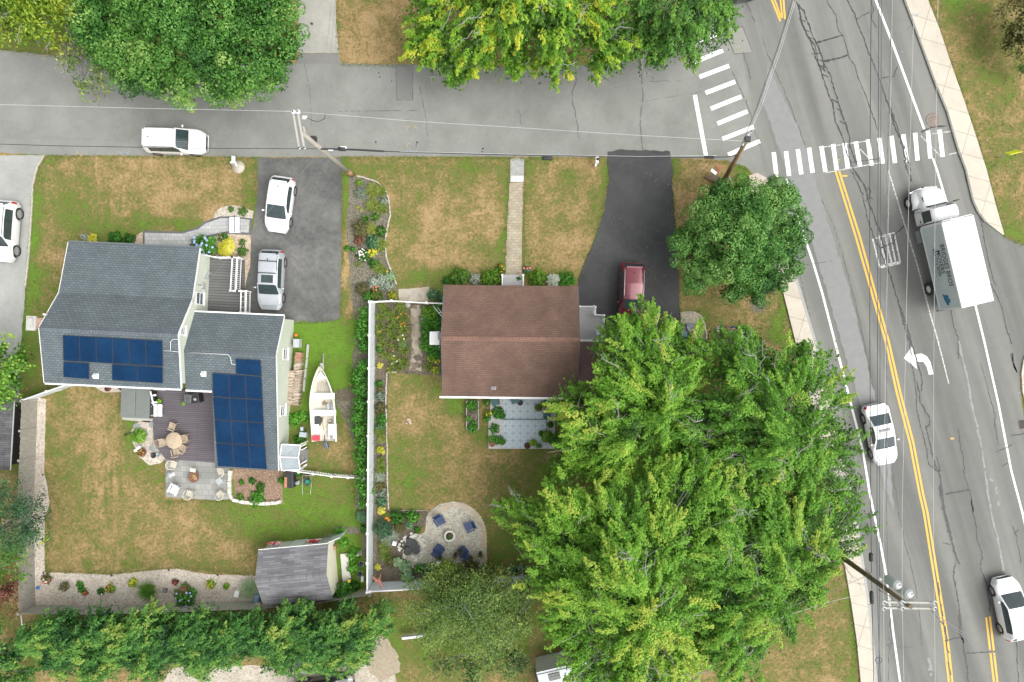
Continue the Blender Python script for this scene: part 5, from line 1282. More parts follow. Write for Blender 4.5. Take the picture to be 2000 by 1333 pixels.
def tree(name, label, base, lobes, leafm, dens_=1.2, cr=.6, k=30, leaf=.2, cat='tree', group=None, shell=False, elong=None, gap=-.22, gscale=.45, lower=.35,
         tint=(.5, .16), flat=.6, twigs=60, bark=BARK, trunk_r=.3, tj=.13, aspect=.62, up=.75, tintnoise=.25, poke=.15, tipx=0.0, seed=0, bare=0, tintfn=None, rough=1.3, spray=None, fill=2.2):
 root = thing(name, label, cat, (base[0], base[1], 0), 0, group)
 pts, nr, dep = crown_points(lobes, dens_, lower=lower, gap=gap, gscale=gscale, seed=seed)
 dn = np.array([noise.noise(Vector((v[0] * .55, v[1] * .55, 5 + seed))) + .5 * noise.noise(Vector((v[0] * 1.2, v[1] * 1.2, 9 + seed))) for v in pts])
 pts = pts + nr * (dn * rough)[:, None]; pts[:, 2] = np.maximum(pts[:, 2], .5)
 cx = np.array([base[0], base[1], 0])
 ax = pts - cx; ax[:, 2] = 0; ax = unit(ax) + nr * .3 + rg.normal(size=pts.shape) * .35; ax = unit(ax)
 tn = np.array([noise.noise(Vector((v[0] * .35, v[1] * .35, v[2] * .35 + 7 + seed))) for v in pts])
 tb = tint[0] + tn * tintnoise * 1.6 + rg.normal(size=len(pts)) * tint[1] + (dep - .88) * .8 + dn * .25  # inner leaves and hollows tinted darker: crown shade put into the colour
 if elong: tb = tb + np.array([noise.noise(Vector((v[0] * 1.3, v[1] * 1.3, v[2] * .9 + 3))) for v in pts]) * .3
 if tintfn is not None: tb = tb + tintfn(pts)
 crr = cr * rg.uniform(.7, 1.3, len(pts))
 if spray:
  up_ = dep > .74; keep_ = rg.random(len(pts)) < np.where(up_, spray[3], spray[3] * .8); p_, a_, t_ = pts[keep_], ax[keep_], tb[keep_]
  arr = sprays(p_, a_, spray[0], spray[1], spray[2], leaf, t_)
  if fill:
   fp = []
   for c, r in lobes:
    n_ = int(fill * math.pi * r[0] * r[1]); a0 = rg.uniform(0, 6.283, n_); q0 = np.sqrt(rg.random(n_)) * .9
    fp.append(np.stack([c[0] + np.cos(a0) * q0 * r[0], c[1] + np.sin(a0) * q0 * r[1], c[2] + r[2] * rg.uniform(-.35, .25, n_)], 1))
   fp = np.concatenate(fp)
   arr = join([arr, clusters(fp, .6, 16, leaf * 1.35, np.full(len(fp), tint[0] - .22), up=.9, flat=.5, tj=.12)])  # filler leaves, their tint lowered to paint the shade inside the crown
 elif shell:
  arr = clusters(pts, crr, k, leaf * 1.15, tb, up=up, shell=True, flat=.85, tj=tj, aspect=aspect)
 else:
  arr = clusters(pts, crr, int(k * 1.1), leaf * 1.12, tb, up=up, elong=elong, eaxis=ax if elong else None, flat=flat, tj=tj, outward=nr, aspect=min(.8, aspect * 1.25), droop=.05)
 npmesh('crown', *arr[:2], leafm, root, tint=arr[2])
 m = MB(); top = max(c[2] for c, r in lobes)
 tp = limb(m, (base[0], base[1], -.1), (base[0] + rnd.uniform(-.3, .3), base[1] + rnd.uniform(-.3, .3), top * .55), trunk_r * 1.25, trunk_r * .8, 0, 5, 10, .02)
 m.build('trunk', bark, root)
 m = MB(); fork = tp[-1]
 P3 = [Vector(p) for p in pts]
 for c, r in lobes:
  c = Vector(c)
  st = fork.lerp(Vector((base[0], base[1], fork.z * .7)), rnd.random() * .5)
  lp = limb(m, st, c + Vector((0, 0, r[2] * .1)), trunk_r * .55, trunk_r * .16, .08, 6, 6, .3)
  near = [p for p in P3 if ((p - c).x / r[0]) ** 2 + ((p - c).y / r[1]) ** 2 < 1.0]
  rnd.shuffle(near)
  for p in near[:max(3, int(twigs / len(lobes)))]:
   s0 = lp[rnd.randint(2, len(lp) - 1)]
   e = p + (p - s0) * rnd.uniform(-.1, poke)
   limb(m, s0, e, rnd.uniform(.018, .04), .009, .06, 5, 4, .5)
 for _ in range(bare):   # bare grey twigs that stand out over the leaves
  p = rnd.choice(P3); p = p + Vector((0, 0, .35))
  d = Vector((rnd.gauss(0, 1), rnd.gauss(0, 1), .1)).normalized()
  e = p + d * rnd.uniform(.7, 1.8)
  q = limb(m, p, e, .03, .012, .1, 5, 4, .6)
  for _k in range(5):
   s0 = rnd.choice(q[1:]); d2 = (d + Vector((rnd.gauss(0, .8), rnd.gauss(0, .8), rnd.gauss(0, .3)))).normalized()
   limb(m, s0, s0 + d2 * rnd.uniform(.3, .8), .014, .007, .0, 3, 3, .5)
 m.build('branches', TWIG if bare or twigs > 40 else bark, root)
 return root
def lb(px, py, h, rpx, rz=None, ry=None):
 """lobe centred so that its top surface shows at (px,py), radius in photo px at that height"""
 f = (CH - h) / CH / S; r = rpx * f; r2 = (ry or rpx) * f
 return (tuple(P(px, py, h)), (r, r2, rz or (r + r2) * .42))
L1 = [lb(380, 60, 7.0, 120, 2.6), lb(250, 40, 6.0, 95), lb(300, 115, 5.6, 85), lb(400, 125, 5.8, 80), lb(490, 110, 5.6, 75), lb(520, 45, 5.8, 78), lb(470, -30, 6.4, 100), lb(300, -60, 6.5, 120), lb(215, 85, 4.8, 55), lb(350, 155, 4.6, 55), lb(440, 160, 4.6, 50), lb(535, 150, 4.4, 42), lb(555, 90, 4.8, 40), lb(280, 150, 4.4, 45), lb(380, -120, 6.5, 120)]
tree('round_tree', 'large dense dark green round tree overhanging the side street at upper left', P(380, 40), L1, OAKY, rough=.8, dens_=1.4, cr=.58, k=100, leaf=.155, shell=True, gap=-.5, gscale=.9, lower=.25, tint=(.52, .12), twigs=30, trunk_r=.35, tintnoise=.3, seed=1)
L2 = [lb(30, 10, 4.5, 60), lb(100, 35, 4.5, 55), lb(90, -20, 5, 70), lb(10, 55, 3.2, 42), lb(150, 5, 5, 45)]
tree('willow_tree', 'loose bright yellow green tree in the top left corner', P(60, 0), L2, leafmat('lime_leaves', [(0, (.06,.12,.012)), (.4, (.15,.27,.02)), (.7, (.28,.42,.03)), (1, (.45,.52,.05))], .32), dens_=1.6, cr=.7, k=26, leaf=.24, elong=1.3, gap=-.1, tint=(.5, .16), twigs=40, trunk_r=.2, aspect=.35, bare=8, seed=2)
L2 = [lb(165, 60, 3.6, 40), lb(178, 112, 3.2, 34), lb(190, 150, 3.0, 26), lb(160, 165, 2.6, 22), lb(215, 140, 2.8, 20), lb(205, 175, 2.4, 18), lb(150, 120, 2.6, 20)]
tree('thin_tree', 'thin olive green tree with bare grey branches leaning over the street beside the round tree', P(160, 60), L2, FEATH, dens_=1.3, cr=.55, k=16, leaf=.22, elong=1.2, gap=-.05, tint=(.75, .15), twigs=70, trunk_r=.12, aspect=.4, bare=12, seed=3)
L3 = [lb(860, 40, 6, 62), lb(930, 60, 6.5, 70), lb(1010, 30, 7, 85), lb(1090, 60, 6.5, 80), lb(1170, 60, 6, 65), lb(1215, 85, 5.2, 45), lb(1180, 115, 4.6, 40), lb(1080, 110, 5.2, 50), lb(1015, 125, 4.8, 45), lb(880, 110, 5, 52), lb(840, 85, 4.6, 45), lb(885, 150, 4, 24), lb(1120, -30, 6.5, 90), lb(960, -40, 6.5, 90), lb(830, 0, 5.5, 45), lb(940, 120, 4.6, 30)]
tree('ash_tree', 'wide yellow and green tree with bare grey twigs overhanging the street at top centre', P(1010, 10), L3, YELG, dens_=3.6, spray=(.95, .19, 54, .9), leaf=.17, elong=1.1, gap=-.08, gscale=.6, tint=(.45, .22), twigs=150, trunk_r=.3, aspect=.28, tintnoise=.28, bare=34, seed=4, tj=.1)
L4 = [lb(1300, 10, 7, 85), lb(1380, 25, 6, 55), lb(1260, 70, 5.5, 50), lb(1320, 75, 5.4, 50), lb(1240, -30, 6.5, 80), lb(1365, 85, 4.2, 32), lb(1400, 60, 4.4, 28), lb(1300, 112, 3.8, 24), lb(1350, 118, 3.5, 14), lb(1270, 105, 4, 28), lb(1395, 100, 3.4, 12), lb(1415, 20, 4.6, 22)]
tree('shade_tree', 'dark green tree over the left crosswalk at the top of the photo', P(1310, -10), L4, leafmat('midgreen_leaves', [(0, (.035,.11,.018)), (.35, (.08,.22,.03)), (.65, (.15,.34,.045)), (.9, (.25,.46,.07)), (1, (.36,.52,.10))], .34), dens_=4, spray=(1.1, .2, 70, .45), leaf=.16, elong=1.0, gap=-.16, gscale=.6, tint=(.45, .13), twigs=70, trunk_r=.28, seed=5)
L5 = [lb(1440, 470, 5.4, 80, 2.0), lb(1380, 440, 4.4, 48), lb(1400, 395, 4.2, 40), lb(1460, 400, 4.4, 48), lb(1515, 400, 4.2, 42), lb(1540, 450, 4.2, 42), lb(1520, 510, 4.2, 42), lb(1465, 540, 4.0, 44), lb(1400, 525, 4.0, 44), lb(1350, 490, 3.8, 42), lb(1425, 575, 3.0, 22), lb(1350, 545, 3.2, 26), lb(1480, 580, 2.8, 16), lb(1340, 470, 3.2, 30), lb(1500, 555, 3.2, 28), lb(1415, 385, 3.4, 28), lb(1495, 378, 3.0, 24)]
tree('round_tree', 'compact round dark green tree on the corner lawn beside the main road', P(1443, 475), L5, DARKG, rough=.25, dens_=1.7, cr=.48, k=130, leaf=.125, shell=True, gap=-.6, gscale=1.1, lower=.25, tint=(.55, .10), twigs=16, bark=BARKD, trunk_r=.2, tintnoise=.28, seed=6)
LA = [lb(1240, 690, 7.2, 75), lb(1290, 740, 8, 75), lb(1210, 770, 7.4, 72), lb(1170, 830, 7, 70), lb(1250, 830, 8, 75), lb(1135, 885, 6.2, 54), lb(1190, 900, 6.8, 62), lb(1245, 640, 6, 36), lb(1270, 615, 5.2, 17), lb(1205, 655, 5.2, 30), lb(1165, 690, 5, 22), lb(1320, 660, 5.6, 40), lb(1122, 815, 5.2, 30), lb(1130, 770, 5.6, 34), lb(1240, 598, 5.0, 15), lb(1190, 650, 4.8, 14), lb(1095, 910, 4.8, 32), lb(1300, 655, 5.6, 30), lb(1280, 690, 6.5, 50), lb(1330, 700, 6, 40), lb(1290, 800, 7.4, 60)]
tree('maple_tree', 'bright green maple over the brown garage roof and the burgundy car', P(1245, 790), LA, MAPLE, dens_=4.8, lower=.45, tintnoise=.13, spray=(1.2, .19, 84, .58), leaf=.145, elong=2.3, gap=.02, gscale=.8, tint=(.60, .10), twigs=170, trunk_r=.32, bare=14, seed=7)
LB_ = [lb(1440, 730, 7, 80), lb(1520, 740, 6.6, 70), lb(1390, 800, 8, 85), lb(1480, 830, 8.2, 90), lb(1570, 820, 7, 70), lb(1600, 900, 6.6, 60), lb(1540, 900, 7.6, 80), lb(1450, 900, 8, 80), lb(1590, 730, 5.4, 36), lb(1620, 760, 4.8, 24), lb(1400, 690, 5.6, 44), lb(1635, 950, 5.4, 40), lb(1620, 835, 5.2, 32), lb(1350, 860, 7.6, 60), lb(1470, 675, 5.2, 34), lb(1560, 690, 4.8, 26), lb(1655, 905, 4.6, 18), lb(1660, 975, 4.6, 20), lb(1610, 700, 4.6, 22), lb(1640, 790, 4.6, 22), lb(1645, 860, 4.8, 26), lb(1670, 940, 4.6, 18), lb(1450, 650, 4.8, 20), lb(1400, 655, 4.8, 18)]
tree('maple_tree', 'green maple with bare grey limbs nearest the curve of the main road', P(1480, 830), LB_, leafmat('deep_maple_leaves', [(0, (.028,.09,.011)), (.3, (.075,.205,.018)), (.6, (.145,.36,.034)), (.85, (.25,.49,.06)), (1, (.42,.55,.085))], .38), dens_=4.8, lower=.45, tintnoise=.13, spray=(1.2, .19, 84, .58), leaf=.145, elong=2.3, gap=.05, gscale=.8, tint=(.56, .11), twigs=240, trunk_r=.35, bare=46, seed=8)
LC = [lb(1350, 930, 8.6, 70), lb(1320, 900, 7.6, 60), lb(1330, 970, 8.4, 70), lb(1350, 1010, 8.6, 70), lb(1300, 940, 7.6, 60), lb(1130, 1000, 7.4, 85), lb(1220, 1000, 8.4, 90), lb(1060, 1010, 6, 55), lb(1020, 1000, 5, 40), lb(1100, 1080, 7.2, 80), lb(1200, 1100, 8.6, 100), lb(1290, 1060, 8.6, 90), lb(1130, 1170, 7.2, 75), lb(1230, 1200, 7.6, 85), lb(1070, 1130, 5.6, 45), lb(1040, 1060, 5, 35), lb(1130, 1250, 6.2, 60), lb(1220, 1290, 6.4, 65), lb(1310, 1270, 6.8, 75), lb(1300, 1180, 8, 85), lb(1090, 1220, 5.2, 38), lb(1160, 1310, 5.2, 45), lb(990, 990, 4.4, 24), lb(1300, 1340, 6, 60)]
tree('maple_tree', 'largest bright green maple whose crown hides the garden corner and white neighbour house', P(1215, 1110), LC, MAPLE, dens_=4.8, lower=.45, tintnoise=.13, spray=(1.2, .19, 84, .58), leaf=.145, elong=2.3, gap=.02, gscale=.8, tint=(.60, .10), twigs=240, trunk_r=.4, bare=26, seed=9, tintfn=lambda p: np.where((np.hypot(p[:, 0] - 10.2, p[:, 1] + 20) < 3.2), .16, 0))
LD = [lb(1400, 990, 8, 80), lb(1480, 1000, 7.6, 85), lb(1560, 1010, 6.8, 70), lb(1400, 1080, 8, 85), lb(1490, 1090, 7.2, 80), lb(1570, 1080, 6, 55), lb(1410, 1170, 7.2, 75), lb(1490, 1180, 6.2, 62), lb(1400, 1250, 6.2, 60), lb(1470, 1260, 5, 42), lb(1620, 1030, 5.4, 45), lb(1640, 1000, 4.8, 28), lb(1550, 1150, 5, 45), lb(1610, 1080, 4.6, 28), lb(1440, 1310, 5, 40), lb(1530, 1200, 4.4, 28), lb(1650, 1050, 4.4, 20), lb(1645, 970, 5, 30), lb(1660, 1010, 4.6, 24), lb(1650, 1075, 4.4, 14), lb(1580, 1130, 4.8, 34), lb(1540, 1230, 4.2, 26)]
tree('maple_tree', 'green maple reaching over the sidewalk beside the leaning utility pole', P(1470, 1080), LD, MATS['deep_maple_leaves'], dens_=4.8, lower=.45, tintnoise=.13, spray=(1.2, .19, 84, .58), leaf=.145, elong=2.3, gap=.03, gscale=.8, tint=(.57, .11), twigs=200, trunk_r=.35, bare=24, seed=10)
def frond_tree():
 bx, by = P(893, 1205).x, P(893, 1205).y
 root = thing('honey_locust', 'feathery dark green tree with radiating fronds below the white fence', 'tree', (bx, by, 0))
 cen = P(907, 1183, 6.0)
 arrs = []; m = MB(); limb(m, (bx, by, 0), cen, .2, .09, 0, 5, 8, .02); m.build('trunk', BARKD, root)
 m = MB(); C_, T_, A_ = [], [], []
 for i in range(150):
  a = rnd.uniform(0, 6.283); ln = rnd.uniform(1.4, 4.6) * (.24 + .76 * (1 - max(0, math.sin(a)))); h0 = rnd.uniform(3.0, 6.2)
  s0 = Vector((cen.x, cen.y, h0)); e = s0 + Vector((math.cos(a) * ln, math.sin(a) * ln, -ln * rnd.uniform(.1, .45)))
  q = limb(m, s0, e, .018, .008, .1, 6, 4, .25)
  tv = rnd.gauss(.55, .14)
  for t in np.linspace(.06, 1.03, int(ln * 7)):
   k0 = min(5, int(t * 6)); p = q[min(k0, 5)].lerp(q[min(k0 + 1, 6)], t * 6 - k0)
   for sd in (1, -1):
    aa = a + sd * rnd.uniform(.5, 1.1)
    C_.append((p.x + math.cos(aa) * .28, p.y + math.sin(aa) * .28, p.z + rnd.uniform(-.1, .12))); T_.append(tv + rnd.gauss(0, .08) + t * .15); A_.append((math.cos(aa), math.sin(aa), .0))
 C_ = np.array(C_); A_ = np.array(A_)
 arr = clusters(C_, np.full(len(C_), .26), 11, .15, np.array(T_), up=.9, elong=1.7, eaxis=A_, flat=.5, aspect=.4)
 npmesh('crown', *arr[:2], FEATH, root, tint=arr[2]); m.build('branches', TWIG, root)
 return root
frond_tree()
LF = [lb(960, 1260, 3.2, 50), lb(1010, 1200, 3.6, 45), lb(1010, 1290, 3.0, 40), lb(860, 1290, 2.6, 34), lb(920, 1310, 2.4, 40), lb(850, 1230, 2.8, 30), lb(1030, 1150, 4, 30)]
tree('low_tree', 'low dark green tree tangled between the feathery tree and the largest maple', P(985, 1240), LF, FEATH, dens_=1.9, cr=.5, k=20, leaf=.17, elong=1.2, gap=-.15, tint=(.5, .15), twigs=40, trunk_r=.12, aspect=.4, seed=12)
hx = [(75,1235,34),(110,1222,38),(150,1250,42),(195,1225,40),(240,1248,44),(290,1225,42),(335,1250,44),(385,1225,44),(430,1250,46),(480,1228,42),(530,1240,44),(575,1215,40),(620,1242,46),(662,1215,38),(700,1235,40),(735,1205,28),(120,1275,34),(200,1290,34),(300,1285,34),(390,1285,32),(560,1278,34),(640,1280,34),(690,1265,30)]
DESC = ['at the left end of the row beside the fence corner post','second from the left end against the fence','in the row under the dark green planter','in the row below the small conifers of the pebble bed','in the row below the grass tuft','in the row under the orange potted flower','in the row under the yellow flowers','in the row below the blue hydrangea','wide one in the row left of the shed','in the row near the blue bucket by the shed','in the row directly below the shed roof','in the row below the middle of the shed','broad one in the row right below the shed','with yellow green tips near the shed corner','beside the end of the timber fence','smallest one at the right end of the row','low one in front at the left end','low one in front above the dark bin','low one in front left of the gravel drive','low one in front over the gravel edge','low one in front beside the pale blue car','low one in front over the pale blue car','low one in front beside the dry dirt']
for i, (x, y, r_) in enumerate(hx):
 hh = 3.4 if i < 16 else 2.4
 ls = [lb(x, y, hh, r_ * .95, 1.4), lb(x - r_ * .5, y + r_ * .4, hh - .8, r_ * .75), lb(x + r_ * .5, y - r_ * .3, hh - .7, r_ * .75), lb(x + r_ * .3, y + r_ * .6, hh - 1, r_ * .7)]
 tree('hedge_tree', 'bushy green hedge tree ' + DESC[i], P(x, y), ls, HEDG, rough=.6, dens_=4.2, spray=(.85, .15, 44, .95), leaf=.13, elong=1.15, gap=-.45, lower=.4, tint=(.50 + rnd.uniform(-.06, .08), .14), twigs=6, trunk_r=.1, bark=BARKD, aspect=.4, group='row of hedge trees below the timber fence', seed=20 + i, tintnoise=.3)
tree('leafy_shrub', 'bright green leafy tree at the left edge below the pale driveway', P(10, 720), [lb(20, 715, 3.2, 42), lb(-10, 690, 3, 40), lb(30, 750, 2.6, 28), lb(0, 755, 2.8, 34), lb(38, 695, 2.4, 22)], SHRUB, dens_=2.2, cr=.5, k=26, leaf=.17, elong=1.0, gap=-.3, tint=(.62, .12), twigs=10, trunk_r=.1, seed=50)
tree('cypress_tree', 'dark blue green tree at the left edge overhanging the pebble strip', P(25, 1020), [lb(40, 1000, 4, 48), lb(60, 1030, 3.4, 36), lb(10, 1040, 4, 48), lb(0, 980, 4, 40), lb(70, 985, 3, 24), lb(80, 1010, 2.8, 18)], leafmat('blue_green_leaves', [(0, (.012,.045,.018)), (.4, (.03,.10,.035)), (.7, (.06,.16,.05)), (1, (.12,.24,.07))], .2), dens_=2.4, cr=.5, k=32, leaf=.15, elong=1.5, gap=-.35, tint=(.45, .14), twigs=8, trunk_r=.12, aspect=.3, seed=51)
tree('yellow_green_shrub', 'yellow green loose shrub at the left edge above the red bush', P(20, 1095), [lb(20, 1090, 2.6, 34), lb(42, 1120, 2.2, 22), lb(0, 1120, 2.4, 30), lb(45, 1075, 2.2, 20)], YELG, dens_=2.0, cr=.45, k=20, leaf=.17, elong=1.0, gap=-.15, tint=(.38, .14), twigs=16, trunk_r=.08, aspect=.4, seed=52)
tree('red_bush', 'dull red brown bush at the left edge beside the timber fence corner', P(15, 1155), [lb(15, 1150, 1.8, 34), lb(35, 1165, 1.5, 18), lb(0, 1180, 1.6, 24)], REDB, dens_=2.4, cr=.4, k=26, leaf=.12, gap=-.4, tint=(.5, .15), twigs=8, trunk_r=.06, cat='bush', seed=53)
tree('leafy_shrub', 'green shrub in the bottom left corner outside the timber fence', P(5, 1270), [lb(5, 1240, 2.2, 26), lb(15, 1290, 2.4, 34), lb(0, 1330, 2.4, 40), lb(50, 1320, 2.2, 28)], HEDG, dens_=2.2, cr=.45, k=24, leaf=.16, elong=1.0, gap=-.3, tint=(.55, .14), twigs=10, trunk_r=.08, cat='bush', seed=54)
tree('olive_bush', 'olive brown bush on the lawn in the top right corner', P(1985, 60), [lb(1990, 40, 2.4, 40), lb(1975, 80, 2.0, 28), lb(2010, 90, 2.2, 36), lb(1985, 10, 2, 28)], OLIVE, dens_=2.2, cr=.45, k=24, leaf=.17, gap=-.25, tint=(.55, .15), twigs=10, trunk_r=.08, cat='bush', seed=55)
tree('olive_bush', 'small green bush at the right edge below the olive brown bush', P(1995, 140), [lb(2000, 135, 1.4, 18), lb(2005, 285, 1.2, 12)][:1], FEATH, dens_=3, cr=.35, k=20, leaf=.14, gap=None, tint=(.45, .15), twigs=4, trunk_r=.05, cat='bush', seed=56)
def dead_tree():
 b = P(-22, 930, 0); root = thing('dead_tree', 'leafless grey branches reaching over the dark outbuilding and timber fence', 'tree', b)
 m = MB(); tp = limb(m, (b.x, b.y, 0), (b.x + .3, b.y, 3.2), .14, .08, 0, 4, 8, .02); m.build('trunk', BARK, root)
 m = MB()
 for i in range(17):
  a = rnd.uniform(-1.1, 1.1); ln = rnd.uniform(1.6, 3.6)
  e = Vector((tp[-1].x + math.cos(a) * ln, tp[-1].y + math.sin(a) * ln, rnd.uniform(3.0, 4.6)))
  q = limb(m, tp[-1], e, .045, .012, .12, 7, 5, .5)
  for _ in range(5):
   s0 = rnd.choice(q[2:]); a2 = a + rnd.uniform(-.9, .9)
   limb(m, s0, s0 + Vector((math.cos(a2), math.sin(a2), rnd.uniform(-.2, .3))) * rnd.uniform(.4, 1.2), .02, .006, .05, 4, 4, .5)
 m.build('branches', TWIG, root)
dead_tree()
# ------------------------------------------------------------------ fences
def fence(name, label, tops, h, mat, postmat=None, step_px=66, board=False, post=.12, th=.05, picket=0.0, cat='fence', proud=.06, railm=None):
 """tops: photo positions of the top edge"""
 root = thing(name, label, cat, (P(*tops[0], h).x, P(*tops[0], h).y, 0))
 pts = [P(x, y, h) for x, y in tops]
 for a, b in zip(pts[:-1], pts[1:]):
  d = b - a; L_ = d.length; rz = math.atan2(d.y, d.x); c = (a + b) / 2
  n = max(1, round(L_ / (step_px / S)))
  m = MB()
  if board:
   k = max(1, int(L_ / .15))
   for i in range(k):
    p = a.lerp(b, (i + .5) / k); hh = h * rnd.uniform(.97, 1.02)
    m.box((p.x, p.y, hh / 2), (L_ / k * .96, th * .5 * rnd.uniform(.8, 1.2), hh), rz=rz + rnd.uniform(-.02, .02))
   m.build('panel', mat, root)
   r = MB()
   for z in (.35, h - .3):
    o_ = Vector((-math.sin(rz), math.cos(rz), 0)) * -.05
    r.bar(a + o_ + Vector((0, 0, z - h)), b + o_ + Vector((0, 0, z - h)), .05, .09)
   r.build('rail', railm or mat, root)
  elif picket:
   k = max(1, int(L_ / picket))
   for i in range(k):
    p = a.lerp(b, (i + .5) / k); m.box((p.x, p.y, h * .48), (.07, .025, h * .96), rz=rz)
   m.build('picket', mat, root)
   r = MB(); r.bar(a, b, .07, .06); r.bar(a - Vector((0, 0, h * .7)), b - Vector((0, 0, h * .7)), .05, .07); r.build('rail', mat, root)
  else:
   m.box((c.x, c.y, h / 2), (L_, th, h - .06), rz=rz); m.build('panel', mat, root)
   r = MB(); r.bar(a + Vector((0, 0, -.02)), b + Vector((0, 0, -.02)), .09, .08); r.build('rail', railm or mat, root)
  for i in range(n + 1):
   if i == n and b is not pts[-1]: continue
   p = a.lerp(b, i / n)
   q = MB(); q.box((p.x, p.y, (h + .05) / 2), (post, post, h + .05), rz=rz); q.box((p.x, p.y, h + .08), (post + .05, post + .05, .06), rz=rz)
   q.build('post', postmat or mat, root)
 return root
FVIN = M('fence_vinyl', (.70,.75,.79), rough=.45, var=.04, scale=1.5)
TIMB = M('weathered_timber', (.30,.285,.25), rough=.95, var=.35, scale=5, stretch=(6, 6, .5))
fence('privacy_fence', 'tall white vinyl fence dividing the two back gardens', [(722, 590), (720, 785), (718, 985), (717, 1157)], 1.85, FVIN, WHITE, 66, railm=WHITE)
fence('privacy_fence', 'white vinyl fence along the bottom of the garden with the round patio', [(722, 1156), (840, 1150), (983, 1144), (1075, 1139)], 1.85, FVIN, WHITE, 90, railm=WHITE)
fence('garden_gate_fence', 'low white fence between the mulch bed and the brown roofed house', [(726, 590), (765, 588), (833, 592), (868, 593)], 1.2, WHITE, WHITE, 60, picket=.28)
fence('timber_fence', 'weathered grey board fence on the left side of the pebble strip', [(42, 784), (38, 900), (33, 1000), (36, 1100), (37, 1199)], 1.65, TIMB, TIMB, 66, board=True)
fence('timber_fence', 'weathered grey board fence behind the pebble bed and shed', [(37, 1199), (150, 1201), (300, 1198), (400, 1194), (500, 1190)], 1.6, M('silver_timber', (.36,.36,.31), rough=.95, var=.3, scale=5, stretch=(6,6,.5)), TIMB, 66, board=True)
fence('timber_fence', 'short board fence between the shed and the white fence', [(500, 1190), (610, 1180), (722, 1163)], 1.6, TIMB, TIMB, 66, board=True)
fence('side_fence', 'short white fence from the solar house to the timber fence', [(44, 782), (92, 765), (141, 748)], 1.5, VINYL, WHITE, 50)
fence('low_picket_fence', 'thin low white fence from the side entry to the tall white fence', [(556, 918), (612, 926), (648, 931), (712, 935)], .9, WHITE, WHITE, 35, picket=.18)
m = MB(); m.tube([P(905 - 50, 601, 1.2), P(866, 616, 1.3)], .02); m.tube([P(846, 598, 1.0), P(866, 622, 1.2)], .03); m.tube([P(857, 611, 1.1), P(866, 610, 1.1)], .02); tag(m.build('gate_brace', WHITE), 'slanting white brace between the low fence and the brown roofed house', 'brace')
m = MB(); m.tube([P(41, 1202, 1.2), P(46, 1245, .9)], .04); tag(m.build('garden_stake', WHITE), 'long white pole behind the timber fence corner', 'pole')
# ------------------------------------------------------------------ utility poles
WOOD1 = M('pole_grey_wood', (.36,.335,.28), rough=.9, var=.2, scale=4, stretch=(4, 4, .6))
WOOD2 = M('pole_brown_wood', (.20,.125,.06), rough=.9, var=.3, scale=4, stretch=(4, 4, .6))
WOOD3 = M('pole_dark_wood', (.16,.125,.08), rough=.9, var=.3, scale=4, stretch=(4, 4, .6))
ARM = M('crossarm_grey', (.40,.39,.35), rough=.8, var=.1)
CERA = M('insulator', (.66,.67,.68), rough=.25, var=.05); CAP = M('insulator_cap', (.07,.07,.08), rough=.5)
def insul(root, p, r_=.15):
 m = MB(); m.lathe(p, [(.05, -.10), (r_ * .8, -.06), (r_, 0), (r_ * .85, .05), (.06, .12), (.001, .12)], 12); i = m.build('insulator', CERA, root)
 m = MB(); m.lathe(p + Vector((0, 0, .10)), [(.055, 0), (.055, .05), (.001, .05)], 8); m.build('cap', CAP, i)
hW = 10.2
wb_, wt_ = P(688, 342, 0), P(592, 262, hW)
W = thing('utility_pole', 'grey utility pole with two pale crossarms standing beside the grey driveway', 'utility pole', wb_)
m = MB(); m.tube([wb_ + Vector((0, 0, -.1)), wb_.lerp(wt_, .5), wt_], [.17, .15, .12], 12); m.build('pole', WOOD1, W)
m = MB(); pp = wb_.lerp(wt_, .03); m.tube([wb_, wb_.lerp(wt_, .12)], [.19, .175], 12); m.build('base_sleeve', M('rusty_base', (.36,.20,.11), var=.3), W)
for a, b in (((573, 219), (585, 291)), ((582, 220), (595, 291))):
 m = MB(); m.bar(P(*a, hW), P(*b, hW), .11, .12); m.build('crossarm', ARM, W)
insul(W, P(573, 219, hW + .15)); insul(W, P(582, 219, hW + .15))
for q in ((585, 290, hW + .1), (595, 290, hW + .1)): insul(W, P(*q), .07)
m = MB(); m.lathe(P(594, 230, hW), [(.05, -.2), (.11, -.15), (.11, .1), (.05, .15)], 8); m.bar(P(590, 232, hW), P(600, 228, hW), .12, .05); m.build('cutout', CERA, W)
m = MB(); m.tube([P(598, 229, 10), P(610, 236, 9.4), P(622, 238, 9.3), P(634, 232, 9.6), P(635, 222, 10.1)], .018); m.build('jumper', CARBLK, W)
m = MB(); c_ = P(613, 272, 8.2); m.box(c_, (.30, .30, .35)); m.build('terminal_box', CARBLK, W)
m = MB(); m.tube([P(592, 247, 9.6), P(596, 262, 9.2)], [.05, .12], 8); m.build('pole_top_pin', ARM, W)
hC = 10.4
cb_, ct_ = P(1409, 361, 0), P(1459, 273, hC)
C_ = thing('utility_pole', 'leaning brown utility pole on the corner lawn above the round tree', 'utility pole', cb_)
m = MB(); m.tube([cb_ + Vector((0, 0, -.1)), cb_.lerp(ct_, .5), ct_], [.17, .15, .11], 12); m.build('pole', WOOD2, C_)
m = MB(); m.tube([cb_.lerp(ct_, .05) + Vector((.17, .05, 0)), cb_.lerp(ct_, .95) + Vector((.15, .05, 0))], .035, 6); m.build('conduit', ARM, C_)
m = MB(); m.box(ct_ + Vector((0, 0, .1)), (.3, .3, .2)); m.build('pole_cap', CARBLK, C_)
m = MB(); m.bar(P(1450, 285, 9.9), P(1466, 258, 9.9), .09, .1); m.build('bracket', M('pale_blue_bracket', (.45, .5, .53)), C_)
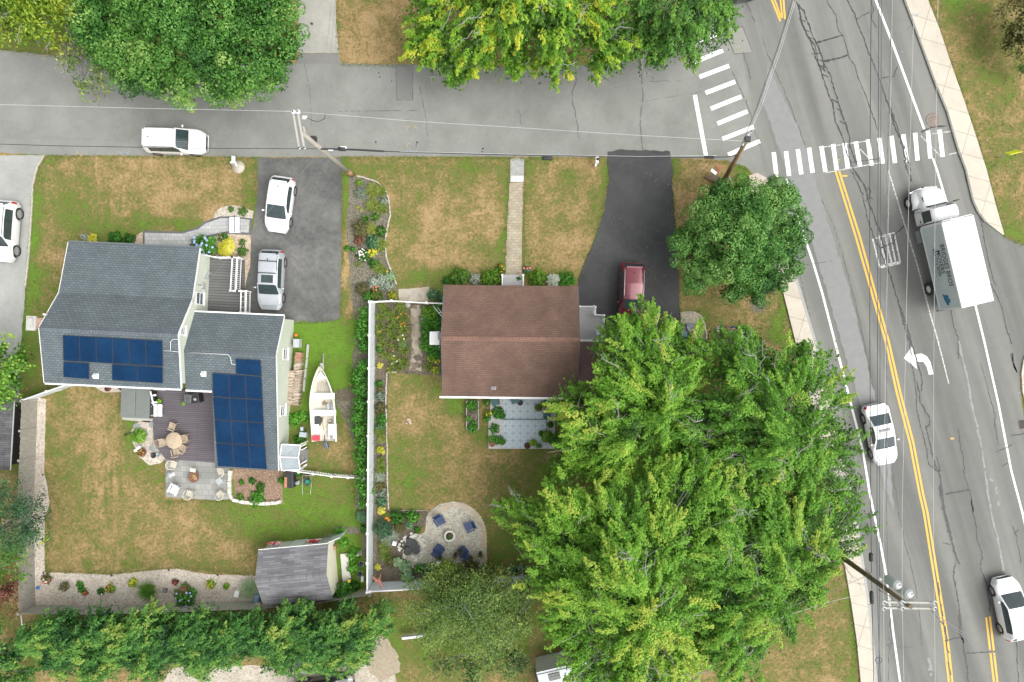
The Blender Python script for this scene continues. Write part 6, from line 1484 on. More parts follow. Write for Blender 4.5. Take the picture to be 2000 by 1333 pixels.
for q in ((1466, 258, 10), (1455, 276, 10.3)): insul(C_, P(*q), .09)
m = MB(); m.tube([cb_ + Vector((-.1, -.05, .25)), P(1377, 346, .1)], .09, 8); m.build('ground_brace', M('rust_brace', (.22,.12,.07), var=.3), C_)
m = MB(); m.tube([P(1423, 342, .05), P(1434, 371, .05)], .045, 6); tag(m.build('guy_guard', ARM), 'pale tube lying in the grass at the foot of the leaning utility pole', 'tube')
m = MB(); m.prism([P(x, y, 0) for x, y in [(1383,345),(1395,340),(1408,352),(1410,366),(1398,360),(1384,352)]], -.05, .05); tag(m.build('dirt', M('dark_dirt', (.13,.10,.075), var=.4, scale=8)), kind='structure')
hA = 10.6
ab_, at_ = P(1627, 1076, 0), P(1779, 1186, hA)
A_ = thing('utility_pole', 'brown utility pole with transformers and double crossarm beside the lower sidewalk', 'utility pole', ab_)
m = MB(); m.tube([ab_ + Vector((0, 0, -.1)), ab_.lerp(at_, .5), at_], [.19, .16, .12], 12); m.build('pole', WOOD3, A_)
for y in (1176, 1187.5):
 m = MB(); m.bar(P(1722, y, hA - .25), P(1829, y + 1, hA - .25), .11, .12); m.build('crossarm', ARM, A_)
 for x in (1726, 1762, 1825): insul(A_, P(x, y + 1, hA - .05), .14)
TR = M('transformer_grey', (.42,.46,.47), rough=.4, var=.08)
for (x0, y0, x1, y1) in ((1733, 1131, 1742, 1140), (1755, 1148, 1766, 1156)):
 a = P(x0, y0, 7.7); b = P(x1, y1, 8.8); b = Vector((a.x + .05, a.y - .02, 8.8))
 m = MB(); m.tube([a, a.lerp(b, .1), b.lerp(a, .08), b], [.26, .30, .30, .24], 16); t_ = m.build('transformer', TR, A_)
 m = MB(); m.lathe(b, [(.24, 0), (.15, .06), (.001, .08)], 14); m.build('lid', M('transformer_lid', (.62, .65, .66), rough=.4), t_)
 m = MB(); m.lathe(b + Vector((.1, .05, .0)), [(.05, 0), (.06, .1), (.03, .22)], 8); m.build('bushing', CERA, t_)
for (x, y, h_) in ((1718, 1131, 8), (1751, 1181, 10), (1745, 1180, 10)):
 m = MB(); m.lathe(P(x, y, h_), [(.06, -.1), (.12, 0), (.06, .15)], 8); m.build('cutout', CERA, A_)
m = MB(); m.tube([P(1716, 1152, 8), P(1735, 1163, 9), P(1750, 1175, 9.8)], .03); m.bar(P(1690, 1112, 6.5), P(1702, 1122, 6.8), .1, .3); m.build('bracket', ARM, A_)
# ------------------------------------------------------------------ overhead wires
def wire(label, pts, r_, mat, name='overhead_wire', dash=False):
 m = MB(); q = []
 for i in range(len(pts) - 1):
  a = P(*pts[i]); b = P(*pts[i + 1]); n = 8
  for k in range(n + (1 if i == len(pts) - 2 else 0)):
   q.append(a.lerp(b, k / n))
 if dash:
  s_ = []; 
  for i in range(len(q) - 1):
   n = max(2, int((q[i + 1] - q[i]).length / .35))
   for k in range(n):
    t = k / n; ph = (i * 3 + k) * 1.9; p = q[i].lerp(q[i + 1], t)
    s_.append(p + Vector((math.cos(ph), 0, math.sin(ph))) * .045)
  m.tube(s_, .014, 4); m.tube(q, .016, 5)
 else: m.tube(q, r_, 6)
 return tag(m.build(name, mat), label, 'overhead wire')
WD = M('wire_black', (.03,.03,.035), rough=.6); WBLU = M('wire_blue_black', (.06,.075,.11), rough=.5); WG = M('wire_grey', (.52,.53,.53), rough=.5, metal=0); WM = M('wire_mid', (.2,.2,.2), rough=.5)
wire('leftmost black cable strung down the main road', [(1702, -60, 6.6), (1699, 333, 6.5), (1699, 666, 6.4), (1701, 1000, 6.5), (1702, 1110, 6.6), (1708, 1400, 6.6)], .021, WD)
wire('left one of the two dark blue cables over the main road', [(1717, -60, 7), (1715, 333, 6.9), (1714, 666, 6.8), (1713, 1000, 6.9), (1713, 1140, 7), (1722, 1400, 7)], .021, WBLU)
wire('right one of the two dark blue cables over the main road', [(1722, -60, 7.2), (1720, 333, 7.1), (1719, 666, 7.0), (1718, 1000, 7.1), (1718, 1140, 7.2), (1716, 1400, 7.2)], .019, WBLU)
wire('twisted lashed wire beside the dark blue cables', [(1744, -60, 7.6), (1733, 333, 7.5), (1732, 666, 7.4), (1732, 1000, 7.5), (1738, 1180, 7.7), (1735, 1400, 7.7)], .014, WM, dash=True)
wire('left bare grey power line ending on the double crossarm', [(1744, -60, 10.5), (1737, 333, 10.0), (1730, 666, 9.9), (1726, 1000, 10.2), (1726, 1177, 10.6), (1727, 1400, 10.5)], .011, WG)
wire('middle bare grey power line ending on the double crossarm', [(1787, -60, 10.5), (1776, 333, 10.0), (1769, 666, 9.9), (1762, 1000, 10.2), (1762, 1177, 10.6), (1767, 1400, 10.5)], .011, WG)
wire('right bare grey power line passing over the truck', [(1833, -60, 10.5), (1827, 333, 10.0), (1824, 666, 9.9), (1823, 1000, 10.2), (1825, 1177, 10.6), (1827, 1400, 10.5)], .011, WG)
wire('long pale wire over the side street left of the grey pole', [(-60, 203, 9.8), (280, 212, 9.8), (573, 218, 10.4)], .011, WG)
wire('long pale wire over the side street from the grey pole to the leaning pole', [(583, 219, 10.4), (820, 238, 9.9), (1000, 249, 9.8), (1250, 265, 9.9), (1455, 276, 10.3)], .011, WG)
wire('thick black cable along the left part of the side street', [(-60, 280, 7), (100, 285, 6.9), (380, 290, 6.9), (620, 291, 7.4)], .019, WD)
wire('thin dark wire above the thick cable at the left', [(-60, 266, 7.6), (100, 270, 7.5), (380, 278, 7.5), (612, 281, 7.9)], .008, WM)
wire('thick black cable bundle right of the grey pole', [(622, 291, 7.3), (660, 292, 7.2), (700, 293, 7.2), (750, 296, 7.1)], .06, WD)
wire('black cable along the front lawns to the leaning pole', [(750, 296, 7.1), (870, 300, 7.0), (1000, 303, 7), (1200, 306, 7), (1360, 308, 7.1), (1420, 307, 7.3), (1440, 303, 7.6)], .028, WD)
wire('pale wire beside the black cable along the front lawns', [(780, 296.5, 7.2), (1000, 301.5, 7.1), (1250, 306, 7.1), (1400, 304, 7.5)], .011, WG)
wire('left dark wire rising from the leaning pole to the top edge', [(1441, 303, 9.2), (1478, 210, 9.6), (1520, 90, 9.8), (1560, -40, 10)], .018, WD)
wire('middle pale wire rising from the leaning pole to the top edge', [(1452, 290, 9.2), (1482, 212, 9.6), (1524, 90, 9.8), (1563, -40, 10)], .011, WG)
wire('right pale wire rising from the leaning pole to the top edge', [(1461, 268, 9.8), (1486, 212, 9.6), (1526, 95, 9.8), (1566, -40, 10)], .011, WG)
wire('upper one of the two dark wires toward the bottom right corner', [(1776, 1171, 9.4), (1850, 1215, 9), (1920, 1262, 8.8), (2060, 1345, 8.6)], .018, WM)
wire('lower one of the two dark wires toward the bottom right corner', [(1780, 1180, 9.2), (1850, 1220, 8.8), (1920, 1267, 8.6), (2060, 1352, 8.4)], .014, WM)
wire('dark wire from the lower pole up over the verge', [(1695, 1124, 6.4), (1640, 1148, 6.2), (1520, 1195, 6)], .014, WM)
wire('pale wire from the lower pole over the dry verge', [(1705, 1156, 6.6), (1620, 1176, 6.4), (1500, 1215, 6.2)], .012, WG)
wire('service wire from the lower pole to the far side', [(1755, 1188, 9), (1800, 1200, 8.6), (1830, 1208, 8.4)], .012, WM)
for lab, a, b in (('left thin wire crossing the concrete driveway at the top', (652, -40, 8), (618, 291, 7.4)), ('right thin wire crossing the concrete driveway at the top', (658, -40, 8), (632, 291, 7.3)), ('thin wire from the grey pole over the grey driveway toward the porch', (622, 300, 7.2), (375, 588, 3.4))):
 wire(lab, [a, b], .009, WM)
for lab, (x0, y0, x1, y1, h_), r_ in (('black splice case on the cable above the lower pole', (1701, 1080, 1701, 1097, 6.6), .12), ('long black splice case beside the lower pole', (1702, 1155, 1703, 1180, 6.6), .12), ('black splice case on the cable right of the grey pole', (660, 291, 676, 292, 7.2), .13), ('black splice case on the cable above the front lawn', (1058, 309, 1079, 310, 6.8), .13), ('black splice case on the cable by the stop line', (1375, 307, 1395, 308, 7.1), .10)):
 m = MB(); a, b = P(x0, y0, h_), P(x1, y1, h_); m.tube([a, a.lerp(b, .1), a.lerp(b, .9), b], [r_ * .6, r_, r_, r_ * .6], 10); tag(m.build('splice_case', WD), lab, 'splice case')
m = MB(); m.box(P(671, 289.5, 7.2), (.36, .16, .16)); m.box(P(646, 293, 7.2), (.3, .12, .12)); tag(m.build('terminal_box', WHITE), 'small white box hanging on the cable right of the grey pole', 'cable box')
m = MB(); 
for i in range(16): 
 a = 6.283 * i / 16; b = 6.283 * (i + 1) / 16; c_ = P(1716, 1290, 7); m.tube([c_ + Vector((math.cos(a), math.sin(a), 0)) * .2, c_ + Vector((math.cos(b), math.sin(b), 0)) * .2], .02, 5)
tag(m.build('cable_loop', WBLU), 'coiled slack loop on the blue cables below the lower pole', 'cable coil')
# ------------------------------------------------------------------ garden and yard things
BEIGE = M('beige_wood', (.50,.40,.28), rough=.7, var=.15, scale=6); PLAST = M('cream_plastic', (.62,.58,.48), rough=.5, var=.06)
PLW = M('white_plastic', (.80,.81,.82), rough=.4, var=.03); NAVY = M('navy_paint', (.018,.05,.15), rough=.4, var=.12); TEAL = M('dark_teal_plastic', (.01,.09,.09), rough=.4, var=.15)
GRYC = M('grey_spa_cover', (.165,.18,.17), rough=.6, var=.08, scale=2); TERR = M('terracotta', (.28,.11,.07), rough=.8, var=.2); BLKM = M('matt_black', (.025,.026,.03), rough=.5)
def chair_proto(name, mat, style):
 r = thing(name, None, 'chair', (0, 0, 0))
 m = MB()
 if style == 'slat':      # x forward
  for i in range(6): m.box((-.19 + i * .085, 0, .43), (.06, .46, .025))
  m.build('seat', mat, r, local=True)
  m = MB(); n = 7
  for i in range(n):
   a = -1.0 + 2.0 * i / (n - 1); m.tube([(-.22, a * .2, .45), (-.30 - .05 * math.cos(a * 1.3), a * .26, .88)], .014, 5)
  m.tube([(-.27 - .09 * math.cos(a_), math.sin(a_) * .27, .89) for a_ in np.linspace(-1.5, 1.5, 9)], .02, 6)
  m.build('backrest', mat, r, local=True)
 elif style == 'plastic':
  for i in range(4):
   for j in range(4): pass
  for i in range(6): m.box((-.2 + i * .08, 0, .42), (.045, .44, .03))
  for j in (-.21, -.07, .07, .21): m.box((0, j, .425), (.46, .045, .034))
  m.build('seat', mat, r, local=True)
  m = MB()
  arc = [(-.10 - .26 * math.cos(a_), math.sin(a_) * .31, .80) for a_ in np.linspace(-1.6, 1.6, 11)]
  m.tube(arc, .028, 6)
  for a_ in np.linspace(-.9, .9, 6): m.tube([(-.20, math.sin(a_) * .22, .44), (-.10 - .26 * math.cos(a_), math.sin(a_) * .31, .80)], .016, 5)
  m.build('backrest', mat, r, local=True)
 elif style == 'adirondack':
  for i in range(6): m.box((-.16 + i * .095, 0, .34 + i * .012), (.08, .48, .022))
  m.build('seat', mat, r, local=True)
  m = MB()
  for i in range(6):
   y = -.22 + i * .088; m.bar((-.20, y, .32), (-.50, y * 1.15, .95 - abs(i - 2.5) * .03), .078, .02)
  m.build('backrest', mat, r, local=True)
 elif style == 'tub':
  m.box((.02, 0, .42), (.48, .50, .06)); m.build('seat', mat, r, local=True)
  m = MB(); m.box((-.25, 0, .65), (.06, .54, .50)); m.build('backrest', mat, r, local=True, bevel=.02)
 for s in (1, -1):
  m = MB()
  if style == 'adirondack': m.box((.03, s * .31, .56), (.62, .12, .025))
  elif style == 'plastic': m.tube([(-.12, s * .31, .78), (.05, s * .31, .66), (.22, s * .28, .62), (.24, s * .26, .40)], .026, 6)
  elif style == 'tub': m.box((0, s * .27, .60), (.46, .07, .05))
  else: m.box((-.02, s * .26, .64), (.44, .045, .03))
  m.build('armrest', mat, r, local=True)
  for x in (.2, -.2):
   m = MB(); m.box((x, s * .24, .21), (.04, .04, .42)) if style != 'adirondack' else m.box((x, s * .26, .19), (.05, .04, .38)); m.build('leg', mat, r, local=True)
 return r
def place(proto, px, py, face_px, face_py, label, first, group, h=0.0):
 o = proto if first else copy_tree(proto)
 p = P(px, py, .45 + h); o.location = (p.x, p.y, h)
 q = P(face_px, face_py, .45 + h); o.rotation_euler = (0, 0, math.atan2(q.y - p.y, q.x - p.x))
 return tag(o, label, None, group)
pr = chair_proto('wooden_chair', BEIGE, 'slat')
for i, (x, y, fx, fy, lb_) in enumerate([(337, 833, 322, 828, 'beige slatted chair standing turned away above the round deck table'), (316, 865, 339, 861, 'beige slatted chair at the left of the round deck table'), (361, 857, 339, 861, 'beige slatted chair at the right of the round deck table'), (344, 883, 339, 861, 'beige slatted chair just below the round deck table'), (357, 876, 345, 868, 'beige slatted chair tucked at the lower right of the round deck table')]):
 place(pr, x, y, fx, fy, lb_, i == 0, 'beige chairs on the plum deck', .30)
pr = chair_proto('patio_chair', PLAST, 'plastic')
for i, (x, y, fx, fy, lb_) in enumerate([(338, 908, 360, 915, 'cream plastic chair at the top left corner of the paver patio'), (431, 922, 412, 926, 'cream plastic chair beside the glass side table on the paver patio'), (370, 965, 376, 945, 'cream plastic chair below the fire bowl at the patio edge'), (430, 966, 412, 948, 'cream plastic chair in the lower right corner of the paver patio')]):
 place(pr, x, y, fx, fy, lb_, i == 0, 'cream plastic chairs round the fire bowl', .04)
pr = chair_proto('adirondack_chair', NAVY, 'adirondack')
for i, (x, y, fx, fy, lb_) in enumerate([(858, 1017, 877, 1048, 'navy garden chair at the upper left of the round stone patio'), (917, 1029, 877, 1048, 'navy garden chair at the right of the stone planter'), (857, 1074, 877, 1048, 'navy garden chair at the lower left nearest the pond cover'), (904, 1078, 877, 1048, 'navy garden chair at the lower right by the tall garden stems')]):
 place(pr, x, y, fx, fy, lb_, i == 0, 'navy chairs round the stone planter', .02)
pr = chair_proto('white_lounger', PLW, 'adirondack'); place(pr, 340, 956, 331, 975, 'white plastic garden chair at the lower left corner of the paver patio', True, None, .04)
pr = chair_proto('green_chair', TEAL, 'tub')
for i, (x, y, fx, fy, lb_) in enumerate([(968, 785, 971, 800, 'dark green chair half under the rear gutter at the patio corner'), (1006, 781, 1010, 795, 'dark green chair poking out from under the rear gutter'), (1068, 810, 1050, 811, 'dark green chair at the right of the blue patio'), (1071, 783, 1060, 795, 'dark green chair behind the potted flowers')]):
 place(pr, x, y, fx, fy, lb_, i == 0, 'dark green chairs on the blue patio', .12)
pr = chair_proto('porch_chair', M('grey_cushion', (.35,.37,.38), rough=.8), 'tub'); place(pr, 401, 536, 406, 524, 'grey cushioned chair on the front porch of the solar house', True, None, .55)
def lathe_thing(name, label, cat, px, py, h, parts, group=None, z=0):
 p = P(px, py, h); r = thing(name, label, cat, (p.x, p.y, z), 0, group)
 for nm, prof, mat, n in parts:
  m = MB(); m.lathe((0, 0, 0), prof, n, smooth=n > 10); m.build(nm, mat, r, local=True)
 return r
tb = lathe_thing('round_table', 'round beige slatted table on the plum deck', 'table', 339, 861, 1.05, [('tabletop', [(.001, .68), (.58, .68), (.60, .71), (.58, .735), (.001, .735)], brick('slat_table', (.52,.42,.30),(.58,.47,.34),(.22,.17,.12), 3, .09, .012, rotz=R(25)), 28), ('pedestal', [(.25, 0), (.06, .08), (.06, .68)], BEIGE, 10)], z=.3)
lathe_thing('side_table', 'round glass side table on the paver patio by the white chair', 'table', 331, 929, .5, [('tabletop', [(.001, .44), (.22, .44), (.22, .47), (.001, .47)], M('frosted_glass', (.40,.43,.44), rough=.2), 16), ('pedestal', [(.15, 0), (.03, .05), (.03, .44)], PLW, 8)], z=.04)
r = thing('side_table', 'small square glass table below the upper right patio chair', 'table', P(433, 938, .45), R(35)); m = MB(); m.box((0, 0, .42), (.42, .42, .03)); m.build('tabletop', MATS['frosted_glass'], r, local=True)
for x in (-.17, .17):
 for y in (-.17, .17): MB().box((x, y, .2), (.03, .03, .4)).build('leg', PLW, r, local=True)
lathe_thing('fire_bowl', 'rust brown fire bowl filled with wood on the paver patio', 'fire pit', 379, 932, .3, [('bowl', [(.15, .05), (.34, .18), (.39, .32), (.40, .36), (.34, .34), (.20, .22), (.001, .20)], M('rust_iron', (.20,.10,.06), rough=.8, var=.3), 20)], z=.04)
r = COL.objects.get('fire_bowl'); m = MB()
for i in range(14):
 a = rnd.uniform(0, 3.14); p = P(379 + rnd.uniform(-4, 4), 932 + rnd.uniform(-4, 4), .35); d = Vector((math.cos(a), math.sin(a), rnd.uniform(-.1, .2))) * .16
 m.tube([p - d, p + d], .03, 6)
tag(m.build('firewood', M('cut_wood', (.40,.26,.15), var=.35)), 'split kindling piled in the rust brown fire bowl', 'firewood')
r = thing('small_stand', 'small white metal stand above the fire bowl', 'stand', P(381, 917, .4), R(-10)); m = MB(); m.box((0, 0, .36), (.42, .26, .03)); m.build('top', PLAST, r, local=True); m = MB(); m.tube([(-.2, -.12, .02), (-.2, .12, .36)], .012); m.tube([(.2, -.12, .02), (.2, .12, .36)], .012); m.build('frame', CARBLK, r, local=True)
r = thing('hot_tub', 'hot tub with folding grey cover behind the solar house', 'hot tub', P(266, 787, .8), R(-2))
r.location.z = 0
m = MB(); m.box((0, 0, .41), (2.05, 2.15, .80)); m.build('cabinet', M('spa_cabinet', (.12,.11,.10), var=.2), r, local=True, bevel=.06)
for s in (-1, 1):
 m = MB(); m.box((s * .535, 0, .88), (1.05, 2.18, .11)); m.build('cover_half', GRYC, r, local=True, bevel=.04)
m = MB(); m.bar((1.12, 1.0, .95), (1.12, -1.1, .95), .05, .05); m.build('cover_lifter', BLKM, r, local=True)
r = thing('gas_grill', 'covered grey gas grill beside the back wall on the plum deck', 'grill', P(369, 779, .9) * 1, R(-3)); r.location.z = .3
m = MB(); m.box((0, 0, .35), (.5, .62, .7)); m.build('cabinet', BLKM, r, local=True); m = MB(); m.box((0, 0, .78), (.56, .66, .14)); m.build('lid', M('grill_grey', (.10,.11,.11), rough=.4), r, local=True, bevel=.04); m = MB(); m.tube([(-.1, .0, .87), (.02, .03, .87)], .02); m.build('handle', BLKM, r, local=True)
r = thing('kettle_smoker', 'black smoker standing right of the grey grill on the deck', 'grill', P(383, 777, .9), R(8)); r.location.z = .3
m = MB(); m.box((0, 0, .4), (.55, .75, .75)); m.build('body', BLKM, r, local=True, bevel=.05); m = MB(); m.lathe((0, -.1, .78), [(.10, 0), (.12, .04), (.06, .10), (.001, .1)], 12); m.build('vent', ARM, r, local=True)
def pot(name, label, px, py, r_, h_, potm, leafm=None, lr=None, tint=.6, flowers=None, z=0.0, soil=True, cat='potted plant', group=None, square=False, blades=False):
 p = P(px, py, h_ + z); t_ = thing(name, label, cat, (p.x, p.y, z), 0, group)
 m = MB()
 if square: m.box((0, 0, h_ / 2), (r_ * 2, r_ * 2, h_))
 else: m.lathe((0, 0, 0), [(r_ * .7, 0), (r_ * .95, h_ * .85), (r_ * 1.05, h_ * .9), (r_ * 1.05, h_), (r_ * .88, h_), (r_ * .85, h_ * .85), (.001, h_ * .85)], 16)
 m.build('pot', potm, t_, local=True)
 if leafm:
  lr = lr or r_ * 1.2; n = max(20, int(240 * lr / .3))
  c = np.zeros((n, 3)); a = rg.uniform(0, 6.28, n); q = np.sqrt(rg.random(n)) * lr
  c[:, 0] = np.cos(a) * q; c[:, 1] = np.sin(a) * q; c[:, 2] = h_ + .05 + (1 - (q / lr) ** 2) * lr * .9 * rg.random(n) + .02
  c += np.array([p.x, p.y, z])
  nr = np.stack([np.cos(a) * .6, np.sin(a) * .6, np.ones(n)], 1) + rg.normal(size=(n, 3)) * .3
  ax = np.stack([np.cos(a), np.sin(a), np.full(n, .3)], 1)
  arr = leaf_arrays(c, nr, lr * (.55 if not blades else .9) * rg.uniform(.6, 1.2, n), np.clip(rg.normal(tint, .15, n), 0, 1), aspect=.5 if not blades else .12, axis=ax)
  npmesh('foliage', arr[0], arr[1], leafm, t_, tint=arr[2])
 if flowers:
  fm, nf, fr = flowers; lr = lr or r_ * 1.2; mb = MB()
  for _ in range(nf):
   a = rnd.uniform(0, 6.28); q = math.sqrt(rnd.random()) * lr * .95
   mb.ball((math.cos(a) * q, math.sin(a) * q, h_ + .12 + lr * .6 * (1 - (q / lr) ** 2)), (fr, fr, fr * .6), 6, 4)
  mb.build('flowers', fm, t_, local=True)
 return t_
FL = {k: M('flower_' + k, c, rough=.6, var=.2, scale=20) for k, c in dict(yellow=(.72,.52,.05), orange=(.75,.22,.03), red=(.55,.04,.05), pink=(.62,.25,.30), white=(.78,.77,.70), blue=(.36,.45,.72), purple=(.35,.2,.4), coral=(.75,.2,.2)).items()}
LIMEP = M('lime_planter', (.22,.48,.04), rough=.5)
pot('lime_planter', 'lime green planter beside the white shelf on the deck', 310, 784, .16, .4, LIMEP, SHRUB, .16, .95, z=.3)
pot('lime_planter', 'lime green planter in front of the grey grill', 358, 788, .15, .35, LIMEP, SHRUB, .14, .95, z=.3)
r = thing('white_shelf', 'white slatted bench and shelf frame between the hot tub and the deck', 'bench', P(308, 800, .6)); r.location.z = .3
m = MB(); m.bar(P(302, 803, .75), P(304, 789, .75) + Vector((0, 0, 0)), .01, .01); q0 = P(304, 802, .75); q1 = P(313, 802, .75)
m = MB(); m.box((q0.x, q0.y, .75), (.27, .88, .04)); m.build('slat', PLW, r); m = MB(); m.box((q1.x, q1.y, .75), (.27, .88, .04)); m.build('slat', PLW, r)
m = MB(); m.bar(P(294, 765, 1.3), P(300, 792, .9), .09, .05); m.build('backrest', PLW, r)
for a, b in (((290, 774), (305, 772)), ((293, 787), (308, 786))):
 m = MB(); m.bar(P(*a, .8), P(*b, .8), .13, .06); m.build('arm', PLW, r)
m = MB(); 
for px_, py_ in ((300, 794), (317, 794), (300, 811), (317, 811)): p = P(px_, py_, .4); m.box((p.x, p.y, .52), (.05, .05, .42))
m.build('legs', PLW, r)
m = MB(); m.box(P(299, 780, .5), (.4, 1.2, .35)); tag(m.build('storage_box', BLKM), 'dark storage box under the white shelf frame beside the hot tub', 'box')
m = MB(); m.tube([P(422, 860, 1.0), P(423, 868, 1.0), P(423, 878, 1.0)], [.03, .10, .06], 8); tag(m.build('folded_parasol', M('faded_red', (.60,.10,.08), var=.2)), 'folded red parasol against the roof edge on the deck', 'parasol')
pot('ornamental_grass', 'bright green spiky grass clump on the pebble island beside the deck', 272, 852, .12, .12, TERR, SHRUB, .5, .8, blades=True, z=.03, cat='plant')
pot('flower_pot', 'pot of mixed yellow and purple flowers on the pebble island', 278, 884, .2, .3, M('purple_leaf_pot', (.2,.12,.14)), REDB, .3, .5, (FL['yellow'], 16, .035), z=.03)
pot('dark_tub', 'dark empty tub near the deck corner on the pebble island', 299, 890, .19, .25, BLKM, z=.03, cat='pot')
pot('grey_pot', 'translucent grey pot beside the dark tub', 308, 888, .16, .2, M('grey_pot_mat', (.25,.3,.3), rough=.3), z=.03, cat='pot')
m = MB(); m.box(P(272, 875, .3), (.28, .2, .3), rz=.5); m.box(P(266, 880, .2), (.22, .18, .2), rz=.3); tag(m.build('garden_lantern', PLW), 'small white garden lantern beside the flower pot on the pebble island', 'lantern')
for lb_, (x, y, r_) in (('dark flat stepping stone at the top of the pebble island', (268, 834, .28)), ('grey stepping stone right of the spiky grass', (284, 846, .26)), ('greenish stepping stone below the spiky grass', (300, 874, .30)), ('dark stepping stone against the deck', (297, 829, .22))):
 m = MB(); stone(m, x, y, r_ * S, .03, .04); tag(m.build('stepping_stone', M('slate_stone', (.25,.27,.26), var=.15)), lb_, 'stone')
m = MB(); m.tube([P(243, 850, .05), P(251, 847, .2), P(259, 845, .35)], .03, 6); m.ball(P(245, 850, .1), .09, 6, 5); tag(m.build('garden_light', CARBLK), 'black spot light on a stake left of the pebble island', 'garden light')
for i, (lb_, x, y) in enumerate((('reddish planter under the rear eave, left one', 210, 760), ('reddish planter under the rear eave, right one', 237, 757))): pot('red_planter', lb_, x, y, .2, .25, TERR, REDB, .18, .4, group='red planters under the eave')
def boat():
 B = thing('motor_boat', 'white open motor boat with two bench seats parked on the grass', 'boat', P(632, 800, 0), 0)
 HUL = M('boat_white', (.76,.765,.75), rough=.35, var=.05, scale=2); INN = M('boat_cream', (.56,.53,.44), rough=.7, var=.12, scale=3)
 y0, y1 = P(625, 716, 1.0).y, P(633, 863, 1.0).y; L_ = y0 - y1; xc0, xc1 = P(626, 716, 1.0).x, P(633.5, 863, 1.0).x
 st = []
 for i in range(15):
  t = i / 14; wv = .97 * (math.sin(min(1, t * 1.75 + .02) * math.pi / 2) ** .8) if t < .57 else .97 - (t - .57) * .06
  st.append((t, wv * .98))
 vs = []; fs = []
 for t, wv in st:
  y = y0 - t * L_; x = xc0 + (xc1 - xc0) * t; zr_ = 1.05 + .22 * (1 - t) ** 2; zk_ = .45 + .35 * max(0, 1 - t * 4) ** 2
  for s, k, z in ((-1, .0, zk_), (-1, .65, zk_ + .12), (-1, .98, zr_), (-1, .93, zr_ + .02), (-1, .86, zr_), (-1, .60, zk_ + .20), (0, 0, zk_ + .17), (1, .60, zk_ + .20), (1, .86, zr_), (1, .93, zr_ + .02), (1, .98, zr_), (1, .65, zk_ + .12), (1, .0, zk_)):
   vs.append(Vector((x + s * k * wv, y, z)))
 n = 13; outer, inner = [], []
 for i in range(len(st) - 1):
  for j in range(n - 1):
   f = [i * n + j, i * n + j + 1, (i + 1) * n + j + 1, (i + 1) * n + j]
   (inner if 4 <= j <= 7 else outer).append(f)
 m = MB(); m.add(vs, outer, True); e = (len(st) - 1) * n; m.add(vs[e:e + n], [list(range(n))]); m.build('hull', HUL, B)
 m = MB(); m.add(vs, inner, True); m.build('inner_hull', INN, B)
 def bench(py0, py1, wx, z=.95):
  a = P(633, (py0 + py1) / 2, z); m = MB(); m.box((a.x - .02, a.y, z), (wx, (py1 - py0) / S * .98, .05)); m.build('bench_seat', HUL, B)
 bench(768, 780, 1.55); bench(801, 812, 1.75)
 a = P(628, 739, 1.02); m = MB(); m.prism([P(625, 726, 1.1), P(617, 741, 1.1), P(638, 741, 1.1)], .98, 1.04); m.build('bow_deck', HUL, B)
 m = MB()
 for k in (-3, -2, -1, 0, 1, 2, 3): m.bar(P(628 + k * 3, 745 + abs(k), .75), P(630 + k * 4.6, 766, .70), .02, .05)
 m.build('floor_rib', M('boat_rib', (.36,.33,.27)), B)
 for s in (616, 649):
  a = P(s, 851 - (0 if s > 630 else 0), .9); m = MB(); m.box((a.x, a.y + .3, .78), (.52, 1.05, .42)); m.build('stern_locker', HUL, B)
 m = MB(); a = P(636, 871, 1.1); m.box((a.x, a.y + .02, .95), (.34, .50, .5), rz=.3); m.build('outboard_motor', M('outboard_grey', (.10,.11,.13), rough=.3), B, bevel=.08)
 m = MB(); a = P(634, 862, 1.2); m.tube([a, P(634, 850, 1.1)], .03); m.build('tiller', BLKM, B)
 Tn = thing('boat_trailer', 'galvanised trailer tongue and winch under the bow of the boat', 'trailer', P(631, 705, 0))
 m = MB(); m.tube([P(632, 690, .45), P(631, 715, .45), P(631, 760, .4)], .05, 6); m.build('tongue', MATS['steel'], Tn)
 m = MB(); m.tube([P(630, 708, .45), P(629, 715, 1.0)], .05, 6); m.box(P(629, 712, .9), (.25, .15, .15)); m.build('winch', MATS['steel'], Tn)
 for s in (-1, 1):
  m = MB(); a = P(632 + s * 18, 815, .3); q = Matrix.Rotation(math.pi / 2, 3, 'Y'); k = MB(); k.lathe((0, 0, 0), [(.001, -.08), (.28, -.08), (.30, 0), (.28, .08), (.001, .08)], 14); m.add([q @ v + Vector((a.x, a.y, .3)) for v in k.v], k.f); m.build('wheel', TYRE, Tn)
 m = MB(); m.box((P(632, 815, .3).x, P(632, 815, .3).y, .3), (1.3, .08, .08)); m.build('axle', MATS['steel'], Tn)
 m = MB(); m.box(P(617, 856, 1.13), (.52, .36, .22)); m.box(P(621, 856, 1.26), (.06, .2, .02)); tag(m.build('fuel_tank', M('pink_red_plastic', (.62,.06,.09), rough=.4)), 'pinkish red fuel tank in the stern of the boat', 'fuel tank')
 m = MB(); k = [(612,815),(622,813),(630,818),(625,832),(613,831)]; m.prism([P(x, y, .8) for x, y in k], .65, .85); tag(m.build('tarp_bundle', M('black_tarp', (.04,.045,.05), rough=.5, var=.4, scale=12, bump=.8)), 'black plastic bundle behind the second bench of the boat', 'bundle')
 m = MB(); m.box(P(641, 794, .85), (.18, .36, .1), rz=.1); m.box(P(649, 794, .85), (.16, .36, .1)); tag(m.build('life_vest', M('boat_blue', (.10,.25,.35), var=.6, scale=14, col2=(.7,.7,.7))), 'blue and white gear bag between the bench seats of the boat', 'bag')
 m = MB()
